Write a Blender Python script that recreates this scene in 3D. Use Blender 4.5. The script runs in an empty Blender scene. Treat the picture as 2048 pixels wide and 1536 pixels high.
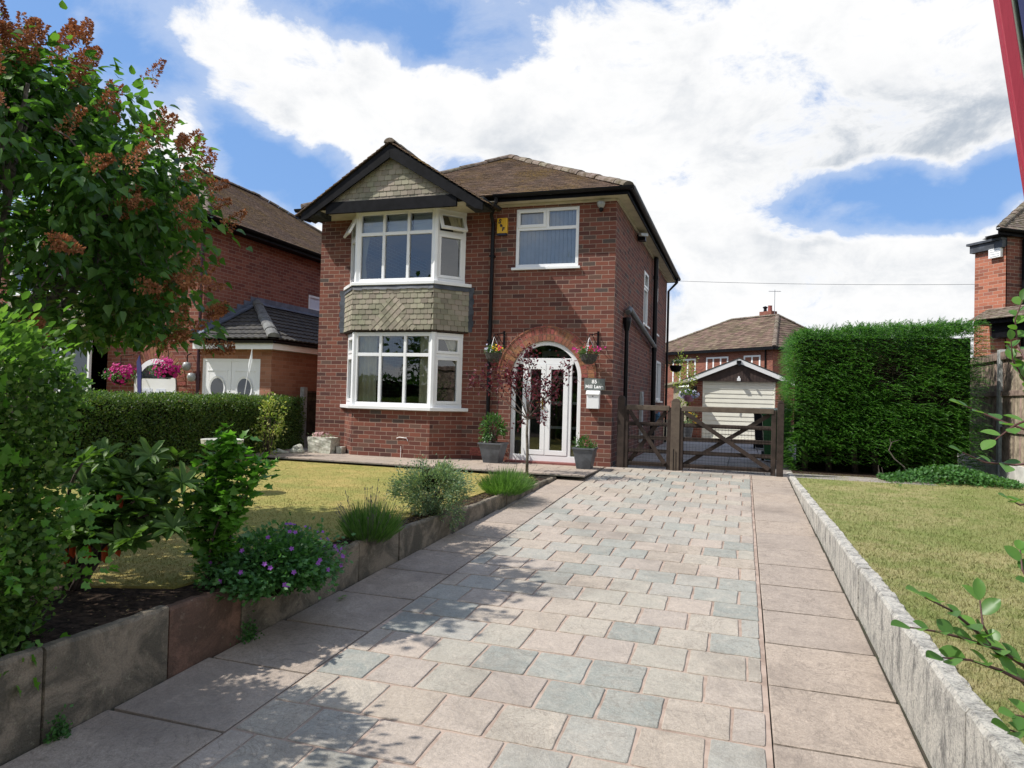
import bpy, bmesh, math, random
import numpy as np
from mathutils import Vector, Matrix
random.seed(7); RNG = np.random.default_rng(11)
SC = bpy.context.scene; COL = SC.collection
# ------------------------------------------------------------------ camera
CAM = Vector((2.0868, -11.7926, 1.0990))
cr = Vector((0.950207, 0.310361, 0.027972)); cu = Vector((-0.020098, -0.028541, 0.999391)); cf = Vector((-0.31097, 0.95019, 0.020883))
cd = bpy.data.cameras.new("camera"); cam = bpy.data.objects.new("camera", cd); COL.objects.link(cam)
m = Matrix.Identity(4)
for i in range(3):
    m[i][0], m[i][1], m[i][2], m[i][3] = cr[i], cu[i], -cf[i], CAM[i]
cam.matrix_world = m
cd.sensor_width = 36; cd.lens = 24.82; cd.clip_start = 0.05; cd.clip_end = 3000
SC.camera = cam
# ------------------------------------------------------------------ render settings / exposure
SC.view_settings.view_transform = 'Standard'; SC.view_settings.look = 'None'
SC.view_settings.exposure = 0.38; SC.view_settings.gamma = 1
SC.cycles.use_denoising = True
SC.cycles.max_bounces = 8; SC.cycles.transparent_max_bounces = 12
# ------------------------------------------------------------------ sun
SUND = Vector((0.72, 0.37, -1.0)).normalized()
sd = bpy.data.lights.new("sun", 'SUN'); sd.energy = 4.4; sd.angle = math.radians(0.55); sd.color = (1.0, 0.955, 0.88)
so = bpy.data.objects.new("sun", sd); COL.objects.link(so); so.rotation_euler = SUND.to_track_quat('-Z', 'Y').to_euler(); so.location = (-5, -6, 20)
# ------------------------------------------------------------------ world: sky with clouds
W_ = bpy.data.worlds.new("World"); SC.world = W_; W_.use_nodes = True
nt = W_.node_tree; nt.nodes.clear()
def N(nt, t, **k):
    n = nt.nodes.new(t)
    for a, b in k.items():
        if a == 'ins':
            for i, v in b.items(): n.inputs[i].default_value = v
        else: setattr(n, a, b)
    return n
def MT(nt, op, a, b=None, c=None, clamp=False):
    n = nt.nodes.new('ShaderNodeMath'); n.operation = op; n.use_clamp = clamp
    for i, v in enumerate((a, b, c)):
        if v is None: continue
        if hasattr(v, 'links') or hasattr(v, 'is_output'): nt.links.new(v, n.inputs[i])
        else: n.inputs[i].default_value = v
    return n.outputs[0]
def VM(nt, op, a, b=None):
    n = nt.nodes.new('ShaderNodeVectorMath'); n.operation = op
    for i, v in enumerate((a, b)):
        if v is None: continue
        if hasattr(v, 'is_output'): nt.links.new(v, n.inputs[i])
        else: n.inputs[i].default_value = v
    return n
def SSTEP(nt, v, a, b, lo=0.0, hi=1.0):
    n = nt.nodes.new('ShaderNodeMapRange'); n.interpolation_type = 'SMOOTHSTEP'
    nt.links.new(v, n.inputs[0]); n.inputs[1].default_value = a; n.inputs[2].default_value = b; n.inputs[3].default_value = lo; n.inputs[4].default_value = hi
    return n.outputs[0]
def MIXC(nt, f, a, b, bt='MIX'):
    n = nt.nodes.new('ShaderNodeMix'); n.data_type = 'RGBA'; n.blend_type = bt
    for i, v in ((0, f), (6, a), (7, b)):
        if hasattr(v, 'is_output'): nt.links.new(v, n.inputs[i])
        elif i == 0: n.inputs[0].default_value = v
        else: n.inputs[i].default_value = (*v[:3], 1)
    return n.outputs[2]
def NOISE(nt, vec, scale, detail=4, rough=.55, out='Fac', dist=0):
    n = nt.nodes.new('ShaderNodeTexNoise')
    if vec is not None: nt.links.new(vec, n.inputs['Vector'])
    n.inputs['Scale'].default_value = scale; n.inputs['Detail'].default_value = detail; n.inputs['Roughness'].default_value = rough; n.inputs['Distortion'].default_value = dist
    return n.outputs[out]
L = nt.links
sky = N(nt, 'ShaderNodeTexSky', sky_type='NISHITA', sun_disc=False, sun_elevation=math.radians(51), sun_rotation=math.atan2(-.72, -.37), air_density=1.0, dust_density=0.6, ozone_density=2.0)
tc = N(nt, 'ShaderNodeTexCoord'); dvec = VM(nt, 'NORMALIZE', tc.outputs['Generated']).outputs[0]
sep = N(nt, 'ShaderNodeSeparateXYZ'); L.new(dvec, sep.inputs[0])
az = MT(nt, 'ARCTAN2', sep.outputs[0], sep.outputs[1]); el = MT(nt, 'ARCSINE', sep.outputs[2])
# warp
strv = VM(nt, 'MULTIPLY', dvec, (1, 1, 1.6)).outputs[0]
def warp(sc_, amt, det):
    w = N(nt, 'ShaderNodeTexNoise'); L.new(strv, w.inputs['Vector']); w.inputs['Scale'].default_value = sc_; w.inputs['Detail'].default_value = det
    ws = N(nt, 'ShaderNodeSeparateColor'); L.new(w.outputs['Color'], ws.inputs[0]); return [MT(nt, 'MULTIPLY', MT(nt, 'SUBTRACT', ws.outputs[i], .5), amt) for i in (0, 1)]
w1_, w2_ = warp(4.0, .13, 3), warp(15, .05, 4)
comb = N(nt, 'ShaderNodeCombineXYZ'); L.new(MT(nt, 'ADD', az, MT(nt, 'ADD', w1_[0], w2_[0])), comb.inputs[0]); L.new(MT(nt, 'ADD', el, MT(nt, 'MULTIPLY', MT(nt, 'ADD', w1_[1], w2_[1]), .75)), comb.inputs[1])
CL = [(.235, .297, .035, .026, 1.35), (.31, .25, .03, .03, .8),(.13, .262, .04, .012, .9), (0.0, .10, .30, .07, 1.0), (-.72, .14, .22, .055, .9), (.3, .10, .25, .07, 1), (-.35, .12, .2, .1, .8), (-.1, .2, .2, .06, .6), (-0.698, 0.414, 0.1, 0.058, 1), (-0.594, 0.365, 0.117, 0.071, 1), (-0.773, 0.321, 0.07, 0.049, 0.7), (-0.43, 0.405, 0.135, 0.055, 1), (-0.26, 0.422, 0.164, 0.078, 1), (-0.131, 0.334, 0.196, 0.099, 1), (0.0, 0.445, 0.238, 0.092, 1.2), (0.065, 0.357, 0.172, 0.062, 1), (0.234, 0.389, 0.158, 0.085, 1.1), (0.006, 0.181, 0.175, 0.056, 1), (0.157, 0.162, 0.165, 0.056, 1), (-0.061, 0.242, 0.138, 0.047, 0.8), (-0.759, 0.263, 0.039, 0.056, 0.8), (-0.68, 0.249, 0.04, 0.019, 0.7), (-0.504, 0.305, 0.07, 0.04, 0.7), (0.258, 0.156, 0.084, 0.071, 1), (-0.085, 0.115, 0.173, 0.055, 0.6), (-0.608, 0.212, 0.041, 0.033, 0.8), (-0.88, 0.415, 0.021, 0.017, 0.9), (-0.489, 0.481, 0.12, 0.031, -1.3), (-0.87, 0.405, 0.152, 0.062, -0.7), (-0.694, 0.297, 0.053, 0.032, -1.0), (-0.624, 0.281, 0.048, 0.033, -0.9), (0.172, 0.275, 0.12, 0.036, -1.5), (0.261, 0.287, 0.066, 0.04, -1.1), (-0.367, 0.438, 0.043, 0.019, -0.8), (-0.656, 0.284, 0.06, 0.032, -0.5), (0.091, 0.256, 0.059, 0.025, -0.8), (-0.714, 0.336, 0.026, 0.019, -0.6), (-0.641, 0.228, 0.027, 0.02, -0.4)]
acc = None
for (a, e, sa, se, amp) in CL:
    s1 = VM(nt, 'SUBTRACT', comb.outputs[0], (a, e, 0)).outputs[0]
    s2 = VM(nt, 'MULTIPLY', s1, (1 / sa, 1 / se, 0)).outputs[0]
    dt = VM(nt, 'DOT_PRODUCT', s2, s2).outputs['Value']
    g = MT(nt, 'MULTIPLY', MT(nt, 'EXPONENT', MT(nt, 'MULTIPLY', dt, -1.0)), amp)
    acc = g if acc is None else MT(nt, 'ADD', acc, g)
n1 = NOISE(nt, strv, 8.0, 12, .66, dist=.3); n2 = NOISE(nt, dvec, 1.6, 3, .5); n1b = NOISE(nt, strv, 3.0, 4, .5)
outside = SSTEP(nt, MT(nt, 'ABSOLUTE', MT(nt, 'ADD', az, .25)), .75, 1.3)
base = MT(nt, 'ADD', MT(nt, 'MINIMUM', acc, .95), MT(nt, 'MULTIPLY', outside, MT(nt, 'MULTIPLY_ADD', n2, 5.0, -1.9)))
dens = MT(nt, 'ADD', base, MT(nt, 'ADD', MT(nt, 'MULTIPLY_ADD', n1, 2.6, -1.3), MT(nt, 'MULTIPLY_ADD', n1b, 1.2, -.6)))
mask = SSTEP(nt, dens, .10, .78)
thin = SSTEP(nt, dens, -.6, .4, .0, .30)
mask = MT(nt, 'MAXIMUM', mask, thin)
# cloud colour: bright tops, greyer thick bases
n3 = NOISE(nt, strv, 4.2, 8, .6, dist=.4); n4 = NOISE(nt, strv, 12.0, 8, .65)
g1 = VM(nt, 'MULTIPLY', VM(nt, 'SUBTRACT', comb.outputs[0], (0.22, 0.338, 0)).outputs[0], (1 / .20, 1 / .055, 0)).outputs[0]
gsh = MT(nt, 'EXPONENT', MT(nt, 'MULTIPLY', VM(nt, 'DOT_PRODUCT', g1, g1).outputs['Value'], -1))
g2 = VM(nt, 'MULTIPLY', VM(nt, 'SUBTRACT', comb.outputs[0], (0.0, 0.15, 0)).outputs[0], (1 / .35, 1 / .08, 0)).outputs[0]
gsl = MT(nt, 'EXPONENT', MT(nt, 'MULTIPLY', VM(nt, 'DOT_PRODUCT', g2, g2).outputs['Value'], -1))
shade = MT(nt, 'ADD', MT(nt, 'MULTIPLY', gsh, .85), MT(nt, 'MULTIPLY', SSTEP(nt, n3, .44, .70), MT(nt, 'MULTIPLY_ADD', gsl, .35, .55)), clamp=True)
shade = MT(nt, 'MULTIPLY', MT(nt, 'ADD', shade, MT(nt, 'MULTIPLY', SSTEP(nt, n4, .42, .68), .16), clamp=True), SSTEP(nt, dens, .5, 1.3))
ccol = MIXC(nt, shade, (.98, .98, .98), (.46, .52, .60))
b1 = N(nt, 'ShaderNodeBackground'); b1.inputs[1].default_value = 0.100
skc = MIXC(nt, .6, sky.outputs[0], (1.7, 3.55, 7.4)); L.new(skc, b1.inputs[0])
b2 = N(nt, 'ShaderNodeBackground'); L.new(ccol, b2.inputs[0]); b2.inputs[1].default_value = 0.80
ms = N(nt, 'ShaderNodeMixShader'); L.new(mask, ms.inputs[0]); L.new(b1.outputs[0], ms.inputs[1]); L.new(b2.outputs[0], ms.inputs[2])
wo = N(nt, 'ShaderNodeOutputWorld'); L.new(ms.outputs[0], wo.inputs[0])
W_.cycles.sampling_method = 'MANUAL'; W_.cycles.sample_map_resolution = 512
# ------------------------------------------------------------------ mesh helpers
ORG = {}
def tag(o, label=None, cat=None, group=None, kind=None):
    if label: o['label'] = label
    if cat: o['category'] = cat
    if group: o['group'] = group
    if kind: o['kind'] = kind
    return o
def T(name, loc, label, cat, group=None):
    o = bpy.data.objects.new(name, None); COL.objects.link(o); o.location = loc; o.empty_display_size = .1
    ORG[o.name] = Vector(loc); return tag(o, label, cat, group)
def facenormal(P):
    n = Vector((0, 0, 0))
    for i in range(len(P)):
        a, b = P[i], P[(i + 1) % len(P)]
        n += Vector(((a[1] - b[1]) * (a[2] + b[2]), (a[2] - b[2]) * (a[0] + b[0]), (a[0] - b[0]) * (a[1] + b[1])))
    return n.normalized() if n.length > 1e-12 else Vector((0, 0, 1))
class MB:
    def __init__(s): s.v = []; s.f = []; s.uv = []; s.mi = []
    def face(s, P, mi=0, uv=None):
        P = [Vector(p) for p in P]; k = len(s.v); s.v += P; s.f.append(list(range(k, k + len(P)))); s.mi.append(mi)
        if uv is None:
            n = facenormal(P); h = math.hypot(n.x, n.y)
            if h < .05: uv = [(p.x, p.y) for p in P]
            else:
                t = Vector((-n.y / h, n.x / h, 0))
                if abs(t.x) > abs(t.y):
                    if t.x < 0: t = -t
                elif t.y < 0: t = -t
                b = n.cross(t)
                if b.z < 0: b = -b
                uv = [(p.dot(t), p.dot(b)) for p in P]
        s.uv += uv
    def add(s, V, F, mi=0):
        for f in F: s.face([V[i] for i in f], mi)
    def solid(s, V, F, mi=0):   # shared verts island
        V = [Vector(p) for p in V]; k = len(s.v); s.v += V
        for f in F:
            s.f.append([k + i for i in f]); s.mi.append(mi)
            P = [V[i] for i in f]; n = facenormal(P); h = math.hypot(n.x, n.y)
            if h < .05: s.uv += [(p.x, p.y) for p in P]
            else:
                t = Vector((-n.y / h, n.x / h, 0))
                if abs(t.x) > abs(t.y):
                    if t.x < 0: t = -t
                elif t.y < 0: t = -t
                b = n.cross(t)
                if b.z < 0: b = -b
                s.uv += [(p.dot(t), p.dot(b)) for p in P]
    def box(s, a, b, mi=0, rot=None, ctr=None):
        x0, x1 = sorted((a[0], b[0])); y0, y1 = sorted((a[1], b[1])); z0, z1 = sorted((a[2], b[2]))
        V = [Vector(p) for p in ((x0, y0, z0), (x1, y0, z0), (x1, y1, z0), (x0, y1, z0), (x0, y0, z1), (x1, y0, z1), (x1, y1, z1), (x0, y1, z1))]
        if rot is not None:
            c = Vector(ctr) if ctr is not None else Vector(((x0 + x1) / 2, (y0 + y1) / 2, (z0 + z1) / 2))
            V = [c + rot @ (p - c) for p in V]
        s.solid(V, BF, mi)
    def obox(s, o, ex, ey, ez, mi=0):   # box from origin corner and 3 edge vectors
        o, ex, ey, ez = Vector(o), Vector(ex), Vector(ey), Vector(ez)
        V = [o, o + ex, o + ex + ey, o + ey, o + ez, o + ex + ez, o + ex + ey + ez, o + ey + ez]
        F = BF if ex.cross(ey).dot(ez) > 0 else [f[::-1] for f in BF]
        s.solid(V, F, mi)
    def bar(s, a, b, w, h, up=(0, 0, 1), mi=0):  # centred rectangular bar a->b
        a, b = Vector(a), Vector(b); d = (b - a).normalized(); up = Vector(up); sx = d.cross(up).normalized(); u2 = sx.cross(d)
        s.obox(a - sx * w / 2 - u2 * h / 2, b - a, sx * w, u2 * h, mi)
    def prism(s, P, ext, mi=0):   # polygon extruded by vector
        P = [Vector(p) for p in P]; ext = Vector(ext); n = len(P)
        if facenormal(P).dot(ext) > 0: P = P[::-1]
        V = P + [p + ext for p in P]
        F = [list(range(n))] + [list(range(2 * n - 1, n - 1, -1))] + [[i, i + n, (i + 1) % n + n, (i + 1) % n] for i in range(n)]
        s.solid(V, [f for f in F], mi)
    def tube(s, pts, rad, sides=8, mi=0, cap=True):
        pts = [Vector(p) for p in pts]; n = len(pts)
        if not hasattr(rad, '__len__'): rad = [rad] * n
        V = []; u = None
        for i, p in enumerate(pts):
            d = (pts[min(i + 1, n - 1)] - pts[max(i - 1, 0)]).normalized()
            if u is None:
                u = d.cross(Vector((0, 0, 1)))
                if u.length < .1: u = d.cross(Vector((1, 0, 0)))
            u = (u - d * u.dot(d)).normalized(); w = d.cross(u)
            for k in range(sides):
                a = 2 * math.pi * k / sides; V.append(p + (u * math.cos(a) + w * math.sin(a)) * rad[i])
        F = []
        for i in range(n - 1):
            for k in range(sides):
                k2 = (k + 1) % sides; F.append([i * sides + k, i * sides + k2, (i + 1) * sides + k2, (i + 1) * sides + k])
        if cap: F += [list(range(sides))[::-1], [(n - 1) * sides + k for k in range(sides)]]
        s.solid(V, F, mi)
    def lathe(s, prof, c, sides=24, mi=0):
        V = []
        for r, z in prof:
            for k in range(sides):
                a = 2 * math.pi * k / sides; V.append((c[0] + r * math.cos(a), c[1] + r * math.sin(a), c[2] + z))
        F = []
        for i in range(len(prof) - 1):
            for k in range(sides):
                k2 = (k + 1) % sides; F.append([i * sides + k, i * sides + k2, (i + 1) * sides + k2, (i + 1) * sides + k])
        s.solid(V, F, mi)
    def build(s, name, mat, parent=None, loc=None, smooth=False, bevel=0, label=None):
        org = ORG[parent.name] if parent is not None else Vector(loc if loc is not None else (0, 0, 0))
        me = bpy.data.meshes.new(name)
        me.from_pydata([tuple(p - org) for p in s.v], [], s.f)
        uvl = me.uv_layers.new(name='UVMap'); uvl.data.foreach_set('uv', [c for q in s.uv for c in q])
        mats = mat if isinstance(mat, (list, tuple)) else [mat]
        for q in mats: me.materials.append(q)
        if len(mats) > 1: me.polygons.foreach_set('material_index', s.mi)
        if smooth: me.polygons.foreach_set('use_smooth', [True] * len(s.f))
        o = bpy.data.objects.new(name, me); COL.objects.link(o); ORG[o.name] = org
        if parent is not None: o.parent = parent
        else: o.location = org
        if bevel:
            b = o.modifiers.new('bevel', 'BEVEL'); b.width = bevel; b.segments = 2; b.limit_method = 'ANGLE'; b.angle_limit = .6
        if label: o['label'] = label
        return o
BF = [[0, 3, 2, 1], [4, 5, 6, 7], [0, 1, 5, 4], [1, 2, 6, 5], [2, 3, 7, 6], [3, 0, 4, 7]]
def S(o, kind='structure'): o['kind'] = kind; return o
# ------------------------------------------------------------------ materials
def newmat(name):
    mt = bpy.data.materials.new(name); mt.use_nodes = True; t = mt.node_tree; t.nodes.clear()
    out = N(t, 'ShaderNodeOutputMaterial'); p = N(t, 'ShaderNodeBsdfPrincipled'); t.links.new(p.outputs[0], out.inputs[0]); return mt, t, p, out
def bump(t, p, h, strength=.3, dist=.01, nrm=None):
    b = N(t, 'ShaderNodeBump'); b.inputs['Strength'].default_value = strength; b.inputs['Distance'].default_value = dist
    t.links.new(h, b.inputs['Height']); t.links.new(b.outputs[0], p.inputs['Normal']); return b
def pm(name, col, rough=.5, var=.12, scale=6, bmp=0, bscale=40, col2=None, metallic=0, spec=.5, isl=0, bd=.004, detail=5):
    mt, t, p, out = newmat(name); tc = N(t, 'ShaderNodeTexCoord').outputs['Object']
    n = NOISE(t, tc, scale, detail, .6)
    c2 = col2 if col2 else tuple(max(0, c * (1 - 2.2 * var)) for c in col)
    c = MIXC(t, SSTEP(t, n, .35, .68), col, c2)
    if isl:
        g = N(t, 'ShaderNodeNewGeometry'); r = g.outputs['Random Per Island']
        hsv = N(t, 'ShaderNodeHueSaturation'); t.links.new(c, hsv.inputs['Color'])
        t.links.new(MT(t, 'MULTIPLY_ADD', r, 2 * isl, 1 - isl), hsv.inputs['Value'])
        r2 = MT(t, 'FRACT', MT(t, 'MULTIPLY', r, 17.3)); t.links.new(MT(t, 'MULTIPLY_ADD', r2, .05, .475), hsv.inputs['Hue']); c = hsv.outputs[0]
    t.links.new(c, p.inputs['Base Color']); p.inputs['Roughness'].default_value = rough; p.inputs['Metallic'].default_value = metallic
    p.inputs['Specular IOR Level'].default_value = spec
    if bmp: bump(t, p, NOISE(t, tc, bscale, 6, .65), bmp, bd)
    return mt
def cellmat(name, cw, ch, ramp, mortar, mw=.038, mh=.105, off=.5, rough=.9, bmp=.5, weather=.25, wcol=(.1, .09, .07), dark=None, noiseamt=.2, wscale=.8):
    """brick / tile pattern in metres from the UV: one random tone per brick, recessed joints"""
    mt, t, p, out = newmat(name); uv = N(t, 'ShaderNodeTexCoord').outputs['UV']
    wob = N(t, 'ShaderNodeTexNoise'); t.links.new(uv, wob.inputs['Vector']); wob.inputs['Scale'].default_value = 9; wob.inputs['Detail'].default_value = 3
    wv = VM(t, 'SCALE', VM(t, 'SUBTRACT', wob.outputs['Color'], (.5, .5, .5)).outputs[0]); wv.inputs['Scale'].default_value = .012
    uv2 = VM(t, 'ADD', uv, wv.outputs[0]).outputs[0]
    sp = N(t, 'ShaderNodeSeparateXYZ'); t.links.new(uv2, sp.inputs[0])
    v = MT(t, 'DIVIDE', sp.outputs[1], ch); row = MT(t, 'FLOOR', v); fv = MT(t, 'FRACT', v)
    par = MT(t, 'MULTIPLY', MT(t, 'MODULO', MT(t, 'ADD', row, 1000), 2), off)
    u = MT(t, 'ADD', MT(t, 'DIVIDE', sp.outputs[0], cw), par); cc = MT(t, 'FLOOR', u); fu = MT(t, 'FRACT', u)
    cb = N(t, 'ShaderNodeCombineXYZ'); t.links.new(cc, cb.inputs[0]); t.links.new(row, cb.inputs[1])
    wn = N(t, 'ShaderNodeTexWhiteNoise'); wn.noise_dimensions = '2D'; t.links.new(cb.outputs[0], wn.inputs['Vector'])
    du = MT(t, 'MINIMUM', fu, MT(t, 'SUBTRACT', 1, fu)); dv = MT(t, 'MINIMUM', fv, MT(t, 'SUBTRACT', 1, fv))
    mu = SSTEP(t, du, mw * .35, mw * .75); mv = SSTEP(t, dv, mh * .35, mh * .75)
    br = MT(t, 'MULTIPLY', mu, mv)
    rp = N(t, 'ShaderNodeValToRGB'); rp.color_ramp.interpolation = 'LINEAR'
    e = rp.color_ramp.elements
    while len(e) < len(ramp): e.new(.5)
    for q, (pos, c) in zip(e, ramp): q.position = pos; q.color = (*c, 1)
    t.links.new(wn.outputs[0], rp.inputs[0])
    fine = NOISE(t, uv, 60, 5, .7); c = MIXC(t, 1.0, rp.outputs[0], MIXC(t, fine, (1 - noiseamt,) * 3, (1 + noiseamt,) * 3), 'MULTIPLY')
    big = NOISE(t, uv, wscale, 6, .62); c = MIXC(t, SSTEP(t, big, .5, .8, 0, weather), c, wcol)
    mc = MIXC(t, fine, mortar, tuple(x * .8 for x in mortar))
    c = MIXC(t, br, mc, c); t.links.new(c, p.inputs['Base Color']); p.inputs['Roughness'].default_value = rough; p.inputs['Specular IOR Level'].default_value = .25
    h = MT(t, 'ADD', br, MT(t, 'MULTIPLY', fine, .5)); bump(t, p, h, bmp, .006)
    return mt
RED = [(0.0, (.075, .036, .032)), (.15, (.125, .048, .038)), (.5, (.165, .060, .044)), (.8, (.205, .074, .050)), (.94, (.14, .075, .056)), (1.0, (.075, .063, .058))]
M = {}
M['brick'] = cellmat('red_brick', .2265, .0755, RED, (.33, .24, .19), weather=.45, wcol=(.12, .055, .042))
M['brick_n'] = cellmat('neighbour_brick', .2265, .0755, [(0, (.15, .05, .04)), (.5, (.22, .075, .05)), (1, (.25, .095, .065))], (.34, .24, .19))
M['brick_g'] = cellmat('garage_brick', .2265, .0755, [(0, (.27, .12, .075)), (.5, (.32, .15, .095)), (1, (.36, .17, .11))], (.36, .22, .16), weather=.15)
M['brick_r'] = cellmat('orange_brick', .2265, .0755, [(0, (.20, .075, .05)), (.3, (.36, .13, .08)), (.8, (.42, .16, .10)), (1, (.28, .11, .08))], (.48, .36, .29), weather=.12)
M['vous'] = pm('arch_brick', (.30, .11, .065), .85, .2, 30, .3, 120, isl=.25)
M['mortar'] = pm('mortar', (.40, .28, .21), .95, .1, 20)
M['tile'] = pm('mossy_roof_tile', (.155, .108, .078), .95, .2, 3.2, .7, 55, col2=(.105, .072, .03), isl=.4, spec=.15, bd=.012, detail=8)
def mossy(name, a, b, moss, lich):
    mt, t, p, out = newmat(name); tc = N(t, 'ShaderNodeTexCoord').outputs['Object']; g = N(t, 'ShaderNodeNewGeometry').outputs['Random Per Island']
    c = MIXC(t, g, a, b); n1 = NOISE(t, tc, 1.3, 5, .6); n2 = NOISE(t, tc, 26, 6, .75); n3 = NOISE(t, tc, 60, 4, .8)
    c = MIXC(t, MT(t, 'MULTIPLY', SSTEP(t, n1, .40, .68), SSTEP(t, n2, .38, .62)), c, moss)
    c = MIXC(t, SSTEP(t, n3, .60, .70, 0, .75), c, lich); c = MIXC(t, SSTEP(t, n2, .60, .42, 0, .5), c, (.05, .037, .03))
    t.links.new(c, p.inputs['Base Color']); p.inputs['Roughness'].default_value = .95; p.inputs['Specular IOR Level'].default_value = .1
    bump(t, p, MT(t, 'ADD', n2, MT(t, 'MULTIPLY', n3, .5)), .9, .03); return mt
M['tile'] = mossy('mossy_roof_tile', (.25, .17, .125), (.16, .115, .09), (.26, .17, .055), (.42, .37, .31))
M['tile_base'] = pm('roof_underlay', (.05, .035, .025), .95)
M['ridge'] = pm('ridge_tile', (.21, .175, .145), .95, .25, 12, .8, 50, col2=(.10, .08, .05), isl=.2, spec=.15, bd=.01)
M['tile_rear'] = pm('brown_roof_tile', (.155, .11, .085), .95, .2, 1.2, .5, 30, col2=(.115, .085, .06), isl=.3, spec=.15)
M['tile_dark'] = pm('dark_ribbed_tile', (.035, .034, .035), .8, .2, 6, .3, 60, col2=(.07, .065, .055))
M['scale'] = pm('grey_green_hanging_tile', (.30, .265, .21), .9, .15, 2.5, .4, 60, col2=(.235, .225, .165), isl=.22, spec=.2)
M['lead'] = pm('lead_flashing', (.075, .085, .105), .6, .25, 5, .3, 30)
M['black'] = pm('black_paint', (.007, .007, .009), .5, .3, 8, .1, 30, spec=.12)
M['black_pipe'] = pm('black_pipe', (.006, .006, .008), .4, .2, 8, spec=.2)
M['grey_pipe'] = pm('grey_pipe', (.11, .115, .12), .5, .2, 8)
M['white'] = pm('white_upvc', (.80, .81, .82), .28, .02, 3)
M['cream'] = pm('cream_soffit', (.55, .50, .38), .6, .08, 4)
M['gardoor'] = pm('cream_garage_door', (.74, .73, .64), .5, .03, 3)
M['curtain'] = pm('cream_curtain', (.72, .66, .50), .9, .05, 6)
M['blindw'] = pm('white_blind', (.80, .82, .84), .8, .03, 6)
M['slat'] = pm('grey_vertical_blind', (.66, .70, .80), .8, .05, 6)
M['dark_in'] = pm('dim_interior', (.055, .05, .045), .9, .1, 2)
M['floor_in'] = pm('interior_floor', (.09, .065, .045), .8)
M['wood'] = pm('weathered_gate_wood', (.06, .045, .038), .9, .3, 9, .6, 60, col2=(.035, .028, .024), spec=.1)
M['wood_top'] = pm('bleached_gate_wood', (.12, .095, .073), .9, .3, 12, .6, 60, col2=(.09, .07, .055), spec=.2)
M['fence'] = pm('brown_fence_board', (.36, .28, .22), .9, .25, 7, .5, 50, isl=.25, spec=.2)
M['fence_d'] = pm('dark_lap_board', (.10, .075, .05), .9, .25, 7, .5, 50, isl=.2, spec=.2)
M['conc'] = pm('concrete_post', (.42, .43, .42), .9, .15, 12, .4, 60)
M['brownboard'] = pm('brown_gable_board', (.06, .036, .03), .7, .2, 10)
M['yellow'] = pm('yellow_alarm', (.70, .42, .03), .4, .03, 5)
M['navy'] = pm('navy', (.01, .015, .05), .4)
M['slate'] = pm('slate_sign', (.15, .17, .16), .5, .1, 20)
M['lettering'] = pm('white_lettering', (.85, .85, .85), .5, .01)
M['zinc'] = pm('grey_zinc', (.115, .125, .14), .45, .25, 4, .15, 20, spec=.4)
M['binG'] = pm('green_plastic', (.018, .115, .03), .4, .1, 4)
M['soil'] = pm('dark_soil', (.085, .058, .043), 1.0, .35, 22, 1.0, 45, col2=(.02, .014, .011), spec=.1, bd=.04)
M['bark'] = pm('bark', (.10, .075, .06), .95, .3, 25, .8, 70)
M['bark_g'] = pm('pale_bark', (.17, .145, .12), .95, .3, 25, .8, 70)
M['stone'] = pm('pale_stone', (.55, .54, .47), .95, .2, 14, .8, 40, col2=(.33, .34, .27), bd=.01)
M['metal'] = pm('steel', (.4, .4, .4), .35, .1, 5, metallic=.9)
M['brass'] = pm('brass', (.6, .42, .12), .3, .1, 5, metallic=.9)
M['lampg'] = pm('grey_lamp_glass', (.35, .36, .35), .25)
M['terr'] = pm('red_step', (.22, .07, .06), .7, .1, 10)
def glass(name, tint=(.75, .8, .8), f0=.10):
    mt = bpy.data.materials.new(name); mt.use_nodes = True; t = mt.node_tree; t.nodes.clear()
    out = N(t, 'ShaderNodeOutputMaterial'); tr = N(t, 'ShaderNodeBsdfTransparent'); tr.inputs[0].default_value = (*tint, 1)
    gl = N(t, 'ShaderNodeBsdfGlossy'); gl.inputs['Roughness'].default_value = 0.0; gl.inputs[0].default_value = (.95, .97, 1, 1)
    lw = N(t, 'ShaderNodeFresnel'); lw.inputs[0].default_value = 1.5
    nn = NOISE(t, N(t, 'ShaderNodeTexCoord').outputs['Object'], 1.6, 2, .5); b = N(t, 'ShaderNodeBump'); b.inputs['Strength'].default_value = .05; b.inputs['Distance'].default_value = .05
    t.links.new(nn, b.inputs['Height']); t.links.new(b.outputs[0], gl.inputs['Normal'])
    f = MT(t, 'MULTIPLY_ADD', lw.outputs[0], 1.4, f0, clamp=True)
    mx = N(t, 'ShaderNodeMixShader'); t.links.new(f, mx.inputs[0]); t.links.new(tr.outputs[0], mx.inputs[1]); t.links.new(gl.outputs[0], mx.inputs[2]); t.links.new(mx.outputs[0], out.inputs[0]); return mt
M['glass'] = glass('window_glass', f0=.07)
M['glass_dk'] = pm('dark_window_glass', (.03, .035, .04), .03, .05, 2, spec=1.0)
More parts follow.
